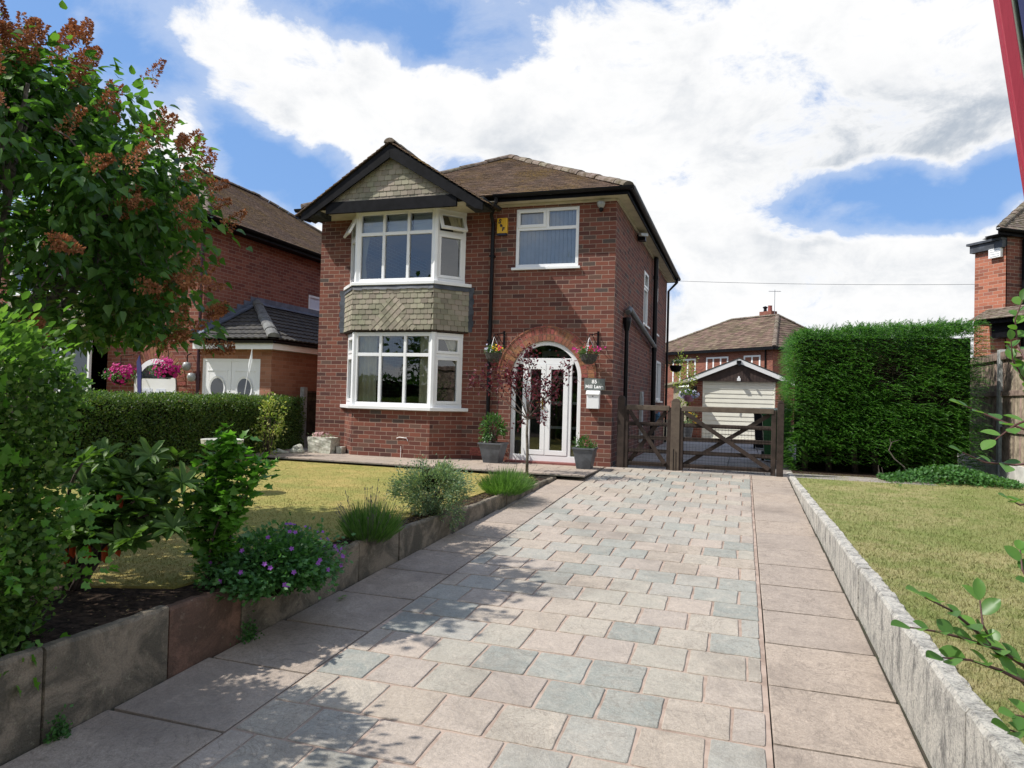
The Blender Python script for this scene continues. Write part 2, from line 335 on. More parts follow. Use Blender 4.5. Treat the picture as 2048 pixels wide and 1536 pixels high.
def leafmat(name, cols, rough=.45, trans=.35, tcol=None, spec=.4):
    """one random tone per leaf, some light passing through"""
    mt, t, p, out = newmat(name); g = N(t, 'ShaderNodeNewGeometry'); rp = N(t, 'ShaderNodeValToRGB'); e = rp.color_ramp.elements
    while len(e) < len(cols): e.new(.5)
    for i, (q, c) in enumerate(zip(e, cols)): q.position = i / (len(cols) - 1); q.color = (*c, 1)
    t.links.new(g.outputs['Random Per Island'], rp.inputs[0])
    c = rp.outputs[0]
    big = NOISE(t, N(t, 'ShaderNodeTexCoord').outputs['Object'], 2.5, 3, .5)
    c = MIXC(t, 1.0, c, MIXC(t, big, (.75, .75, .75), (1.25, 1.25, 1.2)), 'MULTIPLY')
    t.links.new(c, p.inputs['Base Color']); p.inputs['Roughness'].default_value = rough; p.inputs['Specular IOR Level'].default_value = spec
    tl = N(t, 'ShaderNodeBsdfTranslucent'); t.links.new(MIXC(t, 1.0, c, tcol or (1.5, 1.7, .7), 'MULTIPLY'), tl.inputs[0])
    mx = N(t, 'ShaderNodeMixShader'); mx.inputs[0].default_value = trans; t.links.new(p.outputs[0], mx.inputs[1]); t.links.new(tl.outputs[0], mx.inputs[2]); t.links.new(mx.outputs[0], out.inputs[0]); return mt
M['lf_lilac'] = leafmat('lilac_leaf', [(.035, .085, .02), (.065, .15, .03), (.10, .20, .04)], .35, .42)
M['lf_hedge'] = leafmat('mixed_hedge_leaf', [(.035, .08, .018), (.07, .15, .03), (.11, .21, .045), (.16, .25, .07)], .45, .42)
M['lf_privet'] = leafmat('clipped_hedge_leaf', [(.035, .065, .018), (.06, .12, .028), (.10, .18, .035), (.15, .17, .05)], .5)
M['lf_conifer'] = leafmat('conifer_frond', [(.014, .06, .008), (.035, .125, .012), (.07, .20, .018), (.12, .28, .025)], .5, .35)
M['lf_rhodo'] = leafmat('rhododendron_leaf', [(.045, .095, .022), (.075, .145, .03), (.11, .20, .042)], .5, .3, spec=.25)
M['lf_red'] = leafmat('red_old_leaf', [(.35, .05, .02), (.5, .10, .03)], .5, .3, (1.2, .8, .6))
M['lf_hib'] = leafmat('bright_lobed_leaf', [(.06, .16, .02), (.10, .25, .03), (.14, .30, .045)], .4, .4)
M['lf_ger'] = leafmat('cranesbill_leaf', [(.035, .10, .03), (.065, .17, .045), (.09, .21, .06)], .5)
M['lf_lav'] = leafmat('lavender_blade', [(.05, .12, .025), (.10, .20, .045), (.15, .26, .07)], .6)
M['lf_euo'] = leafmat('grey_green_leaf', [(.09, .15, .09), (.15, .23, .15), (.24, .32, .20), (.26, .28, .13)], .5)
M['lf_plum'] = leafmat('purple_plum_leaf', [(.05, .015, .022), (.09, .02, .03), (.16, .03, .05)], .4, .35, (1.6, .6, .8))
M['lf_pot'] = leafmat('glossy_pot_leaf', [(.03, .08, .025), (.06, .14, .04), (.10, .19, .05)], .35)
M['lf_yel'] = leafmat('yellow_green_leaf', [(.10, .18, .03), (.25, .32, .06), (.45, .42, .16)], .45)
M['lf_right'] = leafmat('rounded_shrub_leaf', [(.06, .14, .03), (.09, .20, .04), (.13, .26, .05)], .4, .4)
M['lf_far'] = leafmat('far_tree_leaf', [(.03, .07, .02), (.05, .11, .03)], .6)
M['fl_brown'] = leafmat('faded_lilac_blossom', [(.22, .08, .035), (.34, .14, .06), (.46, .21, .10)], .8, .2, (1.2, 1, .8))
M['fl_purple'] = leafmat('purple_flower', [(.26, .07, .42), (.36, .12, .50)], .6, .3, (1, 1, 1))
M['fl_mag'] = leafmat('magenta_flower', [(.45, .01, .16), (.62, .02, .28)], .6, .3, (1, 1, 1))
M['fl_red'] = leafmat('red_flower', [(.60, .01, .04), (.7, .03, .12)], .6, .3, (1, 1, 1))
M['fl_yellow'] = leafmat('yellow_flower', [(.80, .45, .01), (.9, .6, .03)], .6, .3, (1, 1, 1))
M['fl_white'] = leafmat('pale_flower', [(.65, .65, .80), (.45, .45, .75), (.8, .78, .8)], .6, .3, (1, 1, 1))
M['fl_pink'] = leafmat('pink_flower', [(.62, .38, .42), (.45, .25, .25), (.7, .5, .5)], .6, .3, (1, 1, 1))
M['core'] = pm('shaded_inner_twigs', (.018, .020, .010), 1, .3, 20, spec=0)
M['grassL'] = leafmat('dry_lawn_blade', [(.22, .21, .06), (.32, .27, .08), (.40, .31, .12)], .8, .2, (1.1, 1.1, .9), spec=.1)
M['grassR'] = leafmat('parched_lawn_blade', [(.17, .20, .07), (.29, .29, .12), (.44, .39, .22)], .8, .2, (1.1, 1.1, .9), spec=.1)
def lawnmat(name, c1, c2, c3, s=1.0):
    mt, t, p, out = newmat(name); tc = N(t, 'ShaderNodeTexCoord').outputs['Object']
    st = tc
    a = NOISE(t, st, 1.7 * s, 10, .78, dist=.3); b = NOISE(t, st, 11, 7, .8); w3 = NOISE(t, tc, .55, 3, .5); c_ = NOISE(t, tc, 160, 3, .7)
    c = MIXC(t, SSTEP(t, a, .36, .64), c1, c2); c = MIXC(t, SSTEP(t, b, .48, .68, 0, .85), c, c3); c = MIXC(t, MT(t, 'MULTIPLY', SSTEP(t, w3, .45, .65), .6), c, c1); w4 = NOISE(t, tc, 3.1, 6, .7); c = MIXC(t, SSTEP(t, w4, .62, .72, 0, .55), c, (.26, .19, .12)); c = MIXC(t, SSTEP(t, w4, .36, .28, 0, .7), c, (.12, .20, .045))
    c = MIXC(t, 1.0, c, MIXC(t, c_, (.78, .78, .75), (1.22, 1.22, 1.22)), 'MULTIPLY')
    t.links.new(c, p.inputs['Base Color']); p.inputs['Roughness'].default_value = .95; p.inputs['Specular IOR Level'].default_value = .1
    bump(t, p, MT(t, 'ADD', c_, b), .7, .02); return mt
M['lawnL'] = lawnmat('dry_yellow_lawn', (.26, .265, .08), (.44, .34, .13), (.34, .305, .095))
M['lawnR'] = lawnmat('parched_lawn', (.20, .24, .075), (.40, .345, .18), (.27, .27, .105), 1.3)
def stonemat(name, ramp, speck=.35, stain=(.10, .09, .08), stainamt=.35, rough=.9, bs=.5):
    mt, t, p, out = newmat(name); g = N(t, 'ShaderNodeNewGeometry'); rp = N(t, 'ShaderNodeValToRGB'); e = rp.color_ramp.elements; rp.color_ramp.interpolation = 'CONSTANT' if len(ramp) > 4 else 'LINEAR'
    while len(e) < len(ramp): e.new(.5)
    for i, (q, c) in enumerate(zip(e, ramp)): q.position = i / len(ramp); q.color = (*c, 1)
    r = g.outputs['Random Per Island']; t.links.new(r, rp.inputs[0]); tc = N(t, 'ShaderNodeTexCoord').outputs['Object']
    off = N(t, 'ShaderNodeCombineXYZ'); t.links.new(MT(t, 'MULTIPLY', r, 37.0), off.inputs[2]); tv = VM(t, 'ADD', tc, off.outputs[0]).outputs[0]
    f = MT(t, 'MULTIPLY', MT(t, 'ADD', NOISE(t, tv, 55, 4, .8), NOISE(t, tv, 160, 3, .8)), .5); f = SSTEP(t, f, .30, .70); md = NOISE(t, tv, 4.5, 6, .65, dist=1.4); big = NOISE(t, tc, .9, 5, .6)
    vn = NOISE(t, tv, 3.0, 8, .6, dist=2.6); vein = SSTEP(t, MT(t, 'ABSOLUTE', MT(t, 'SUBTRACT', vn, .5)), 0.0, .018)
    c = MIXC(t, SSTEP(t, md, .35, .7, 0, .22), rp.outputs[0], tuple(x * 1.35 for x in ramp[0]))
    c = MIXC(t, 1.0, c, MIXC(t, f, (1 - speck,) * 3, (1 + speck,) * 3), 'MULTIPLY')
    c = MIXC(t, MT(t, 'MULTIPLY', MT(t, 'SUBTRACT', 1, vein), MT(t, 'MULTIPLY', SSTEP(t, MT(t, 'FRACT', MT(t, 'MULTIPLY', r, 7.7)), .25, .7), .5)), c, tuple(x * .45 for x in ramp[0]))
    c = MIXC(t, SSTEP(t, big, .48, .72, 0, stainamt), c, stain); b3 = NOISE(t, tv, 9, 7, .75, dist=.6); c = MIXC(t, SSTEP(t, b3, .50, .70, 0, .38), c, stain); c = MIXC(t, SSTEP(t, b3, .46, .30, 0, .30), c, tuple(min(.6, x * 1.5) for x in ramp[0]))
    t.links.new(c, p.inputs['Base Color']); p.inputs['Roughness'].default_value = rough; p.inputs['Specular IOR Level'].default_value = .25
    bump(t, p, MT(t, 'ADD', MT(t, 'MULTIPLY', f, .25), MT(t, 'MULTIPLY', md, 2.2)), bs, .02); return mt
M['sett'] = stonemat('driveway_sett', [(.39, .335, .28), (.335, .325, .29), (.37, .315, .26), (.36, .335, .285), (.265, .275, .25), (.40, .34, .29), (.345, .33, .295), (.39, .35, .295), (.305, .31, .28), (.36, .31, .27)], .24, (.19, .165, .14), .6)
M['slab'] = stonemat('paving_slab', [(.35, .29, .24), (.32, .27, .23), (.37, .305, .25)], .30, (.17, .14, .12), .55)
M['joint'] = pm('pink_mortar_joint', (.39, .30, .245), .95, .2, 7, .5, 80, col2=(.26, .19, .15))
M['joint_d'] = pm('dark_slab_joint', (.05, .04, .03), .95, .3, 8, .6, 40, col2=(.035, .04, .02))
def kerbmat(name, base, dark, lich):
    mt, t, p, out = newmat(name); tc = N(t, 'ShaderNodeTexCoord').outputs['Object']; g = N(t, 'ShaderNodeNewGeometry').outputs['Random Per Island']
    off = N(t, 'ShaderNodeCombineXYZ'); t.links.new(MT(t, 'MULTIPLY', g, 31.0), off.inputs[0]); tv = VM(t, 'ADD', tc, off.outputs[0]).outputs[0]
    a = NOISE(t, tv, 3.2, 7, .7, dist=.8); b = NOISE(t, tc, 22, 6, .75); f = NOISE(t, tc, 110, 3, .8); z = N(t, 'ShaderNodeSeparateXYZ'); t.links.new(tc, z.inputs[0])
    c = MIXC(t, SSTEP(t, a, .38, .60), base, dark); c = MIXC(t, SSTEP(t, b, .58, .70, 0, .8), c, lich); c = MIXC(t, 1.0, c, MIXC(t, f, (.5, .5, .5), (1.5, 1.5, 1.5)), 'MULTIPLY')
    t.links.new(c, p.inputs['Base Color']); p.inputs['Roughness'].default_value = .95; p.inputs['Specular IOR Level'].default_value = .15; bump(t, p, MT(t, 'ADD', b, f), .8, .015); return mt
M['kerbL'] = kerbmat('mossy_kerbstone', (.30, .25, .19), (.13, .115, .09), (.34, .32, .23)); M['kerbRed'] = kerbmat('red_kerbstone', (.26, .15, .11), (.13, .085, .065), (.26, .20, .15))
M['kerbL0'] = stonemat('mossy_kerbstone', [(.16, .14, .115), (.20, .17, .13), (.13, .125, .105), (.18, .14, .11)], .35, (.06, .06, .045), .6)
M['kerbRed0'] = stonemat('red_kerbstone', [(.20, .095, .07), (.21, .10, .075)], .25, (.07, .05, .04), .7)
M['asph'] = pm('asphalt', (.05, .05, .05), .95, .1, 30, .4, 90)
M['earth'] = pm('ground_earth', (.10, .09, .05), .98, .3, 3, .5, 20)
def wkerb():
    mt, t, p, out = newmat('white_rough_kerb'); tc = N(t, 'ShaderNodeTexCoord').outputs['Object']
    st = VM(t, 'MULTIPLY', tc, (2, 2.4, 1.1)).outputs[0]; a = NOISE(t, st, 5, 10, .8, dist=.4); b = NOISE(t, tc, 70, 5, .8)
    c = MIXC(t, SSTEP(t, a, .44, .66), (.60, .57, .51), (.17, .165, .155)); c = MIXC(t, SSTEP(t, b, .46, .66, 0, .7), c, (.12, .12, .12))
    t.links.new(c, p.inputs['Base Color']); p.inputs['Roughness'].default_value = .95; bump(t, p, MT(t, 'ADD', a, b), .8, .02); return mt
M['kerbW'] = wkerb()
def redpost():
    mt, t, p, out = newmat('red_paint_on_wood'); tc = N(t, 'ShaderNodeTexCoord').outputs['Object']
    st = VM(t, 'MULTIPLY', tc, (60, 60, 7)).outputs[0]; a = NOISE(t, st, 1, 6, .7)
    c = MIXC(t, SSTEP(t, a, .60, .70), (.34, .022, .045), (.30, .17, .10)); t.links.new(c, p.inputs['Base Color']); p.inputs['Roughness'].default_value = .55; bump(t, p, a, .4, .003); return mt
M['redpost'] = redpost()
# ================================================================== GROUND
SL = 0.0468
def dz(y): return SL * min(y, 0) if y > -13 else SL * -13
def kL(y): return -0.52 + .0325 * (y + 1.6) if y < -1.6 else -.52
def kR(y): return 2.79 - .0107 * (-y if y < 0 else 0) * -1
mb = MB()
mb.face([(-300, 0, -.06), (300, 0, -.06), (300, 600, -.06), (-300, 600, -.06)])
mb.face([(-300, -13, -.67), (300, -13, -.67), (300, 0, -.06), (-300, 0, -.06)])
mb.face([(-300, -300, -.67), (300, -300, -.67), (300, -13, -.67), (-300, -13, -.67)])
S(mb.build('ground', M['earth']))
mb = MB(); mb.face([(-60, -21, -.65), (60, -21, -.65), (60, -15, -.65), (-60, -15, -.65)]); S(mb.build('road', M['asph']))
# driveway: separate setts, slightly uneven, bedded in a mortar sheet
def stone(mb, x0, y0, x1, y1, zf, th=.03, j=.005, r=.006, tilt=.002, wob=.0):
    """one paving stone: slightly irregular outline, tiny edge bevel, slight tilt"""
    c = [(x0, y0), (x1, y0), (x1, y1), (x0, y1)]; c = [(x + random.uniform(-j, j), y + random.uniform(-j, j)) for x, y in c]; P = []; cx, cy = (x0 + x1) / 2, (y0 + y1) / 2
    for i in range(4):
        (xa, ya), (xb, yb) = c[i], c[(i + 1) % 4]; L_ = math.hypot(xb - xa, yb - ya); e = min(.45, r / L_); fs = (e, 1 - e) if not wob else (e, .27, .5, .73, 1 - e)
        for f in fs:
            w = random.uniform(-wob, wob) if .1 < f < .9 else 0; P.append((xa + (xb - xa) * f - (yb - ya) / L_ * w, ya + (yb - ya) * f + (xb - xa) / L_ * w))
    ta, tb = random.uniform(-tilt, tilt), random.uniform(-tilt, tilt)
    h = lambda x, y: zf(y) + th + ta * (x - cx) * 4 + tb * (y - cy) * 4
    n = len(P); V = [(x, y, zf(y)) for x, y in P] + [(x, y, h(x, y) - .003) for x, y in P] + [(cx + (x - cx) * .975, cy + (y - cy) * .975, h(x, y)) for x, y in P]
    F = [[i, (i + 1) % n, (i + 1) % n + n, i + n] for i in range(n)] + [[i + n, (i + 1) % n + n, (i + 1) % n + 2 * n, i + 2 * n] for i in range(n)] + [[i + 2 * n for i in range(n)]]
    mb.solid(V, F)
zb = lambda y: dz(y) - .03
mb = MB(); mb.face([(-.09, -13, zb(-13) + .0265), (2.24, -13, zb(-13) + .0265), (2.24, .2, zb(0) + .0265), (-.09, .2, zb(0) + .0265)]); drv = mb.build('driveway', M['joint']); S(drv)
mb = MB(); y = .2; k = 0
while y > -12.9:
    h = random.choice((.31, .325, .335)); x = -.085 - (.16 if k % 2 else 0) + random.uniform(-.02, .02)
    while x < 2.2:
        w = random.uniform(.30, .325); a, b = max(x, -.085), min(x + w, 2.222)
        if b - a > .05: stone(mb, a + .0085, y - h + .0085, b - .0085, y - .0085, zb, .0295, .0045, .007, .001, .0028)
        x += w
    # thin make-up strip beside the slab course
    y -= h; k += 1
S(mb.build('driveway_setts', M['sett']))
mb = MB(); mb.face([(-1.0, -13, zb(-13) + .012), (-.09, -13, zb(-13) + .012), (-.09, .0, zb(0) + .012), (-1.0, 0, zb(0) + .012)]); mb.face([(2.24, -13, zb(-13) + .012), (2.95, -13, zb(-13) + .012), (2.95, .2, zb(0) + .012), (2.24, .2, zb(0) + .012)])
S(mb.build('path_bed', M['joint_d']))
mb = MB(); y = -.18
while y > -12.9:
    h = .64; stone(mb, kL(y - h * .5) + .016, y - h + .008, -.098, y - .008, zb, .028, .002, .004, .0015); y -= h
y = .2
while y > -12.9:
    h = .615; stone(mb, 2.247, y - h + .008, kR(y - h * .5) - .02, y - .008, zb, .028, .002, .004, .0015); y -= h
S(mb.build('path_slabs', M['slab']))
# path in front of the house
mb = MB(); mb.face([(-7, -1.62, -.022), (-.09, -1.62, -.022), (-.09, .02, -.022), (-7, .02, -.022)]); S(mb.build('house_path_bed', M['joint_d']))
mb = MB()
for r_, (ya, yb) in enumerate(((-1.55, -1.1), (-1.1, -.65), (-.65, -.2), (-.2, .02))):
    x = -6.6 - .2 * (r_ % 2)
    while x < -.1:
        a, b = x, min(x + .45, -.095)
        if b - a > .05: stone(mb, a + .004, ya + .004, b - .004, yb - .004, lambda y: -.024, .024, .002, .004, .0015)
        x += .45
S(mb.build('house_path', M['slab']))
# yard behind the gate
mb = MB(); y = 11.9
while y > .25:
    x = .05
    while x < 4.6:
        stone(mb, x + .005, y - .45, x + .595, y - .006, lambda y: -.03, .03, .002, .004, .0015); x += .6
    y -= .456
S(mb.build('rear_yard_paving', pm('grey_yard_slab', (.30, .27, .25), .95, .12, 3, .4, 60, isl=.15)))
mb = MB(); mb.face([(-6.7, .02, -.03), (-5.6, .02, -.03), (-5.6, 12, -.03), (-6.7, 12, -.03)]); S(mb.build('side_path', M['conc']))
# lawns
def lawn(name, poly, z, mat):
    mb = MB(); mb.prism([(x, y, z - .5) for x, y in poly], (0, 0, .5)); return S(mb.build(name, mat))
edgeL = [(-.84, -1.68), (-.9, -3.6), (-.92, -5.2), (-.95, -6.8), (-.98, -7.9), (-1.05, -8.45), (-1.5, -8.62), (-2.2, -8.62), (-3.5, -8.9), (-6.0, -9.2)]
lawn('left_lawn', edgeL + [(-14, -9.4), (-14, -1.1), (-7.5, -1.3), (-6.2, -1.0), (-5.9, -1.05), (-4.0, -1.58)], -.055, M['lawnL'])
lawn('right_lawn', [(2.87, 1.2), (kR(-4) + .085, -4), (kR(-12.9) + .085, -12.9), (14, -12.9), (14, 6.5), (5.5, 6.5), (2.96, 2.4)], -.004, M['lawnR'])
mb = MB(); mb.prism([(kL(-1.66) - .04, -1.66, -.5)] + [(x, y, -.5) for x, y in edgeL] + [(-9, -9.3, -.5), (-9, -13, -.5), (kL(-13) - .04, -13, -.5)], (0, 0, .432)); S(mb.build('soil_bed', M['soil']))
mb = MB(); mb.prism([(2.9, .75, -.3), (5.9, .75, -.3), (5.9, 3.8, -.3), (2.9, 3.8, -.3)], (0, 0, .305)); S(mb.build('hedge_soil', M['soil']))
def blades(name, n, region, z, mat, lh=(.012, .03), w=.0025, cull=None):
    P = []
    while len(P) < n:
        k = n * 2; xy = RNG.uniform([region[0], region[1]], [region[2], region[3]], (k, 2))
        d = np.hypot(xy[:, 0] - CAM.x, xy[:, 1] - CAM.y); keep = RNG.random(k) < np.clip((3.2 / d) ** 2, 0, 1)
        if cull is not None: keep &= cull(xy)
        P += list(xy[keep])
    P = np.array(P[:n]); h = RNG.uniform(lh[0], lh[1], n); a = RNG.uniform(0, 2 * np.pi, n); ln = RNG.uniform(.2, 1.2, n) * h; a2 = RNG.uniform(0, 2 * np.pi, n)
    d = np.hypot(P[:, 0] - CAM.x, P[:, 1] - CAM.y); w = w * np.clip(d / 3.5, 1, 1.7)
    V = np.zeros((n, 3, 3)); V[:, 0, 0] = P[:, 0] - np.cos(a) * w; V[:, 0, 1] = P[:, 1] - np.sin(a) * w; V[:, 1, 0] = P[:, 0] + np.cos(a) * w; V[:, 1, 1] = P[:, 1] + np.sin(a) * w
    V[:, 0, 2] = V[:, 1, 2] = z - .002; V[:, 2, 0] = P[:, 0] + np.cos(a2) * ln; V[:, 2, 1] = P[:, 1] + np.sin(a2) * ln; V[:, 2, 2] = z + h
    return rawmesh(name, V.reshape(-1, 3), np.arange(3 * n).reshape(n, 3), mat)
def rawmesh(name, V, F, mat, parent=None, loc=(0, 0, 0), smooth=False):
    org = ORG[parent.name] if parent is not None else Vector(loc)
    V = V - np.array(org); me = bpy.data.meshes.new(name); nf, k = F.shape
    me.vertices.add(len(V)); me.vertices.foreach_set('co', V.astype(np.float32).ravel()); me.loops.add(nf * k); me.loops.foreach_set('vertex_index', F.astype(np.int32).ravel())
    me.polygons.add(nf); me.polygons.foreach_set('loop_start', np.arange(0, nf * k, k, dtype=np.int32)); me.polygons.foreach_set('loop_total', np.full(nf, k, dtype=np.int32))
    me.materials.append(mat); me.update(calc_edges=True)
    o = bpy.data.objects.new(name, me); COL.objects.link(o); ORG[o.name] = org
    if parent is not None: o.parent = parent
    else: o.location = org
    return o
cl = lambda xy: (xy[:, 0] > 2.79 + .0107 * -xy[:, 1] + .075) & (xy[:, 0] < 6.1)
g = blades('grass', 150000, (2.85, -10.5, 6.1, .9), -.004, M['lawnR'], (.010, .028), .0019, cl); tag(g, 'short parched grass blades of the right-hand lawn', 'grass', kind='stuff')
from mathutils.geometry import intersect_point_line
epoly = np.array(edgeL + [(-7, -9.2), (-7, -1.2), (-4.0, -1.6)])
def inpoly(xy):
    ins = np.zeros(len(xy), bool); n = len(epoly)
    for i in range(n):
        (x1, y1), (x2, y2) = epoly[i], epoly[(i + 1) % n]
        c = ((y1 > xy[:, 1]) != (y2 > xy[:, 1])); ins ^= c & (xy[:, 0] < (x2 - x1) * (xy[:, 1] - y1) / (y2 - y1 + 1e-12) + x1)
    return ins
g = blades('grass', 60000, (-6, -9, -.8, -1.1), -.055, M['lawnL'], (.006, .014), .0022, inpoly); tag(g, 'close-mown yellow grass blades of the left-hand lawn', 'grass', kind='stuff')
# ---- kerb walls
t = T('kerb_wall', (-.65, -5, -.25), 'low dark kerbstone wall holding back the left flower bed', 'kerb wall')
y = -1.62; i = 0
cuts = [-1.62, -2.3, -3.0, -3.7, -4.37, -5.03, -5.68, -6.33, -6.95, -7.52, -8.247, -8.79, -9.47, -10.1, -10.8, -11.5, -12.3]
for a, b in zip(cuts, cuts[1:]):
    mb = MB(); top = -.045 + random.uniform(-.008, .008); xa, xb = kL(a), kL(b); o = random.uniform(-.006, .006); ns = 16
    P = []
    V = []; F = []
    for k in range(ns + 1):
        yy = a - .005 + (b + .005 - (a - .005)) * k / ns; xx = xa + (xb - xa) * k / ns + o; zt = top + random.uniform(-.006, .004); bt = dz(yy) - .05
        V += [(xx, yy, bt), (xx + random.uniform(-.003, .002), yy, zt - random.uniform(.008, .02)), (xx - .012, yy, zt), (xx - .055, yy, zt), (xx - .06, yy, zt - .01), (xx - .06, yy, bt)]
    for k in range(ns):
        for q in range(5): F.append([k * 6 + q, (k + 1) * 6 + q, (k + 1) * 6 + q + 1, k * 6 + q + 1])
    F += [[0, 1, 2, 3, 4, 5], [ns * 6 + q for q in range(5, -1, -1)]]
    mb.solid(V, F); red = abs(a + 8.247) < .01
    ob = mb.build('kerbstone', M['kerbRed'] if red else M['kerbL'], t)
    if red: ob['label'] = 'reddish sandstone kerbstone'
mb = MB(); mb.obox((-.52, -1.62, -.12), (-.9, 0.1, 0), (0, .05, 0), (0, 0, .08)); mb.build('kerbstone', M['kerbL'], t, bevel=.005)
t = T('kerb_wall', (2.85, -5, -.2), 'low rough white kerb wall edging the right lawn', 'kerb wall')
y = .75
while y > -12.6:
    ln = random.uniform(.55, .85); a, b = y, max(y - ln, -12.7); ns = 14; V = []; F = []; o = random.uniform(-.008, .008)
    for k in range(ns + 1):
        yy = a - .003 + (b + .006 - a) * k / ns; xx = kR(yy) + .0 + o; bt = dz(yy) - .05; zt = .012 + random.uniform(-.005, .005); wv = lambda s: random.uniform(-s, s)
        V += [(xx, yy, bt), (xx + wv(.0012), yy, bt + (zt - bt) * .5), (xx + .001 + wv(.0012), yy, zt - .018), (xx + .014 + wv(.003), yy, zt), (xx + .05, yy, zt + wv(.004)), (xx + .085 + wv(.008), yy, zt + wv(.005)), (xx + .10, yy, zt - .03), (xx + .10, yy, bt)]
    for k in range(ns):
        for q in range(7): F.append([k * 8 + q, k * 8 + q + 1, (k + 1) * 8 + q + 1, (k + 1) * 8 + q])
    F += [[7, 6, 5, 4, 3, 2, 1, 0], [ns * 8 + q for q in range(8)]]
    mb = MB(); mb.solid(V, F); mb.build('kerbstone', M['kerbW'], t); y = b
# ================================================================== BUILDING HELPERS
def wall_holes(mb, o, ex, length, z0, z1, holes, th, zprofile=None):
    """wall in plane through o along unit ex (outer face), inward normal = ex rotated; holes [(u0,u1,z0,z1)]"""
    ex = Vector(ex); inn = Vector((-ex.y, ex.x, 0)) * th; o = Vector(o)
    us = sorted({0, length, *[h[0] for h in holes], *[h[1] for h in holes]}); zs = sorted({z0, z1, *[h[2] for h in holes], *[h[3] for h in holes]})
    H = lambda u, z: any(h[0] < u < h[1] and h[2] < z < h[3] for h in holes) or not (0 < u < length) or not (z0 < z < z1)
    Pt = lambda u, z, d=0: o + ex * u + inn * d + Vector((0, 0, z))
    for i in range(len(us) - 1):
        for j in range(len(zs) - 1):
            u0, u1, a, b = us[i], us[i + 1], zs[j], zs[j + 1]
            if H((u0 + u1) / 2, (a + b) / 2): continue
            mb.face([Pt(u0, a), Pt(u1, a), Pt(u1, b), Pt(u0, b)]); mb.face([Pt(u1, a, 1), Pt(u0, a, 1), Pt(u0, b, 1), Pt(u1, b, 1)])
            if u0 > 1e-6 and H(u0 - .001, (a + b) / 2): mb.face([Pt(u0, a, 1), Pt(u0, a), Pt(u0, b), Pt(u0, b, 1)])
            if u1 < length - 1e-6 and H(u1 + .001, (a + b) / 2): mb.face([Pt(u1, a), Pt(u1, a, 1), Pt(u1, b, 1), Pt(u1, b)])
            if H((u0 + u1) / 2, b + .001): mb.face([Pt(u0, b), Pt(u1, b), Pt(u1, b, 1), Pt(u0, b, 1)])
            if H((u0 + u1) / 2, a - .001): mb.face([Pt(u0, a, 1), Pt(u1, a, 1), Pt(u1, a), Pt(u0, a)])
def tile_roof(mb, poly, gauge=.1, width=.165, thick=.012, lift=.012, jit=.003, inset=.0, over=.03):
    P = [Vector(p) for p in poly]; n = facenormal(P)
    if n.z < 0: n = -n
    h = math.hypot(n.x, n.y); t = Vector((-n.y / h, n.x / h, 0)); s = n.cross(t)
    if s.z < 0: s = -s; t = -t
    o = P[0]; Q = [((p - o).dot(t), (p - o).dot(s)) for p in P]; nq = len(Q); smin, smax = min(q[1] for q in Q), max(q[1] for q in Q)
    r = 0; sv = smin
    while sv < smax:
        sc_ = min(sv + gauge * .5, smax - 1e-4); xs = []
        for i in range(nq):
            (x1, y1), (x2, y2) = Q[i], Q[(i + 1) % nq]
            if (y1 > sc_) != (y2 > sc_): xs.append(x1 + (x2 - x1) * (sc_ - y1) / (y2 - y1))
        xs.sort()
        for a, b in zip(xs[::2], xs[1::2]):
            k = math.floor(a / width) - 1
            while True:
                u0 = (k + (.5 if r % 2 else 0)) * width; u1 = u0 + width - .004; k += 1
                if u0 > b: break
                v0, v1 = max(u0, a + inset), min(u1, b - inset)
                if v1 - v0 < .02: continue
                j = random.uniform(-jit, jit); jj = random.uniform(-jit, jit) * 1.5; sb = sv - (over if r == 0 else 0) + jj
                A = o + t * v0 + s * sb + n * (lift + j + thick); B = o + t * v1 + s * sb + n * (lift + random.uniform(-jit, jit) + thick)
                Cc = o + t * v1 + s * (sv + gauge * 1.25) + n * (.004 + thick * .5); D = o + t * v0 + s * (sv + gauge * 1.25) + n * (.004 + thick * .5)
                dn = n * (thick + .006); mb.solid([A, B, Cc, D, A - dn, B - dn, Cc - dn, D - dn], [[0, 1, 2, 3], [4, 5, 1, 0], [5, 6, 2, 1], [7, 4, 0, 3]])
        sv += gauge; r += 1
def ridge(mb, a, b, r=.1, ln=.33, up=.0):
    a, b = Vector(a), Vector(b); d = (b - a); n = max(1, int(d.length / ln)); sd = d.normalized().cross(Vector((0, 0, 1))).normalized(); u = sd.cross(d.normalized())
    for i in range(n):
        p0 = a + d * (i / n); p1 = a + d * ((i + 1) / n - .01 / d.length); rr = r * random.uniform(.93, 1.06); V = []; zz = random.uniform(-.006, .008); K = 7
        for p, q in ((p0, rr), (p1, rr * .93)):
            for k in range(K): an = math.pi * (k / (K - 1)) ; V.append(p + sd * math.cos(an) * q + u * (math.sin(an) * q * .75 + up + zz - .02))
        F = [[k, k + K, k + K + 1, k + 1] for k in range(K - 1)] + [list(range(K)), list(range(2 * K - 1, K - 1, -1))]
        mb.solid(V, F)
def framebox(mb, A, ax, up, u0, u1, z0, z1, w, d, out):
    """hollow rectangular frame in plane (A, ax, up); out = outward unit; d depth inward"""
    o = Vector(A); ax = Vector(ax); up = Vector(up); iv = -Vector(out) * d
    mb.obox(o + ax * u0 + up * z0, ax * (u1 - u0), iv, up * w); mb.obox(o + ax * u0 + up * (z1 - w), ax * (u1 - u0), iv, up * w)
    mb.obox(o + ax * u0 + up * (z0 + w), ax * w, iv, up * (z1 - z0 - 2 * w)); mb.obox(o + ax * (u1 - w) + up * (z0 + w), ax * w, iv, up * (z1 - z0 - 2 * w))
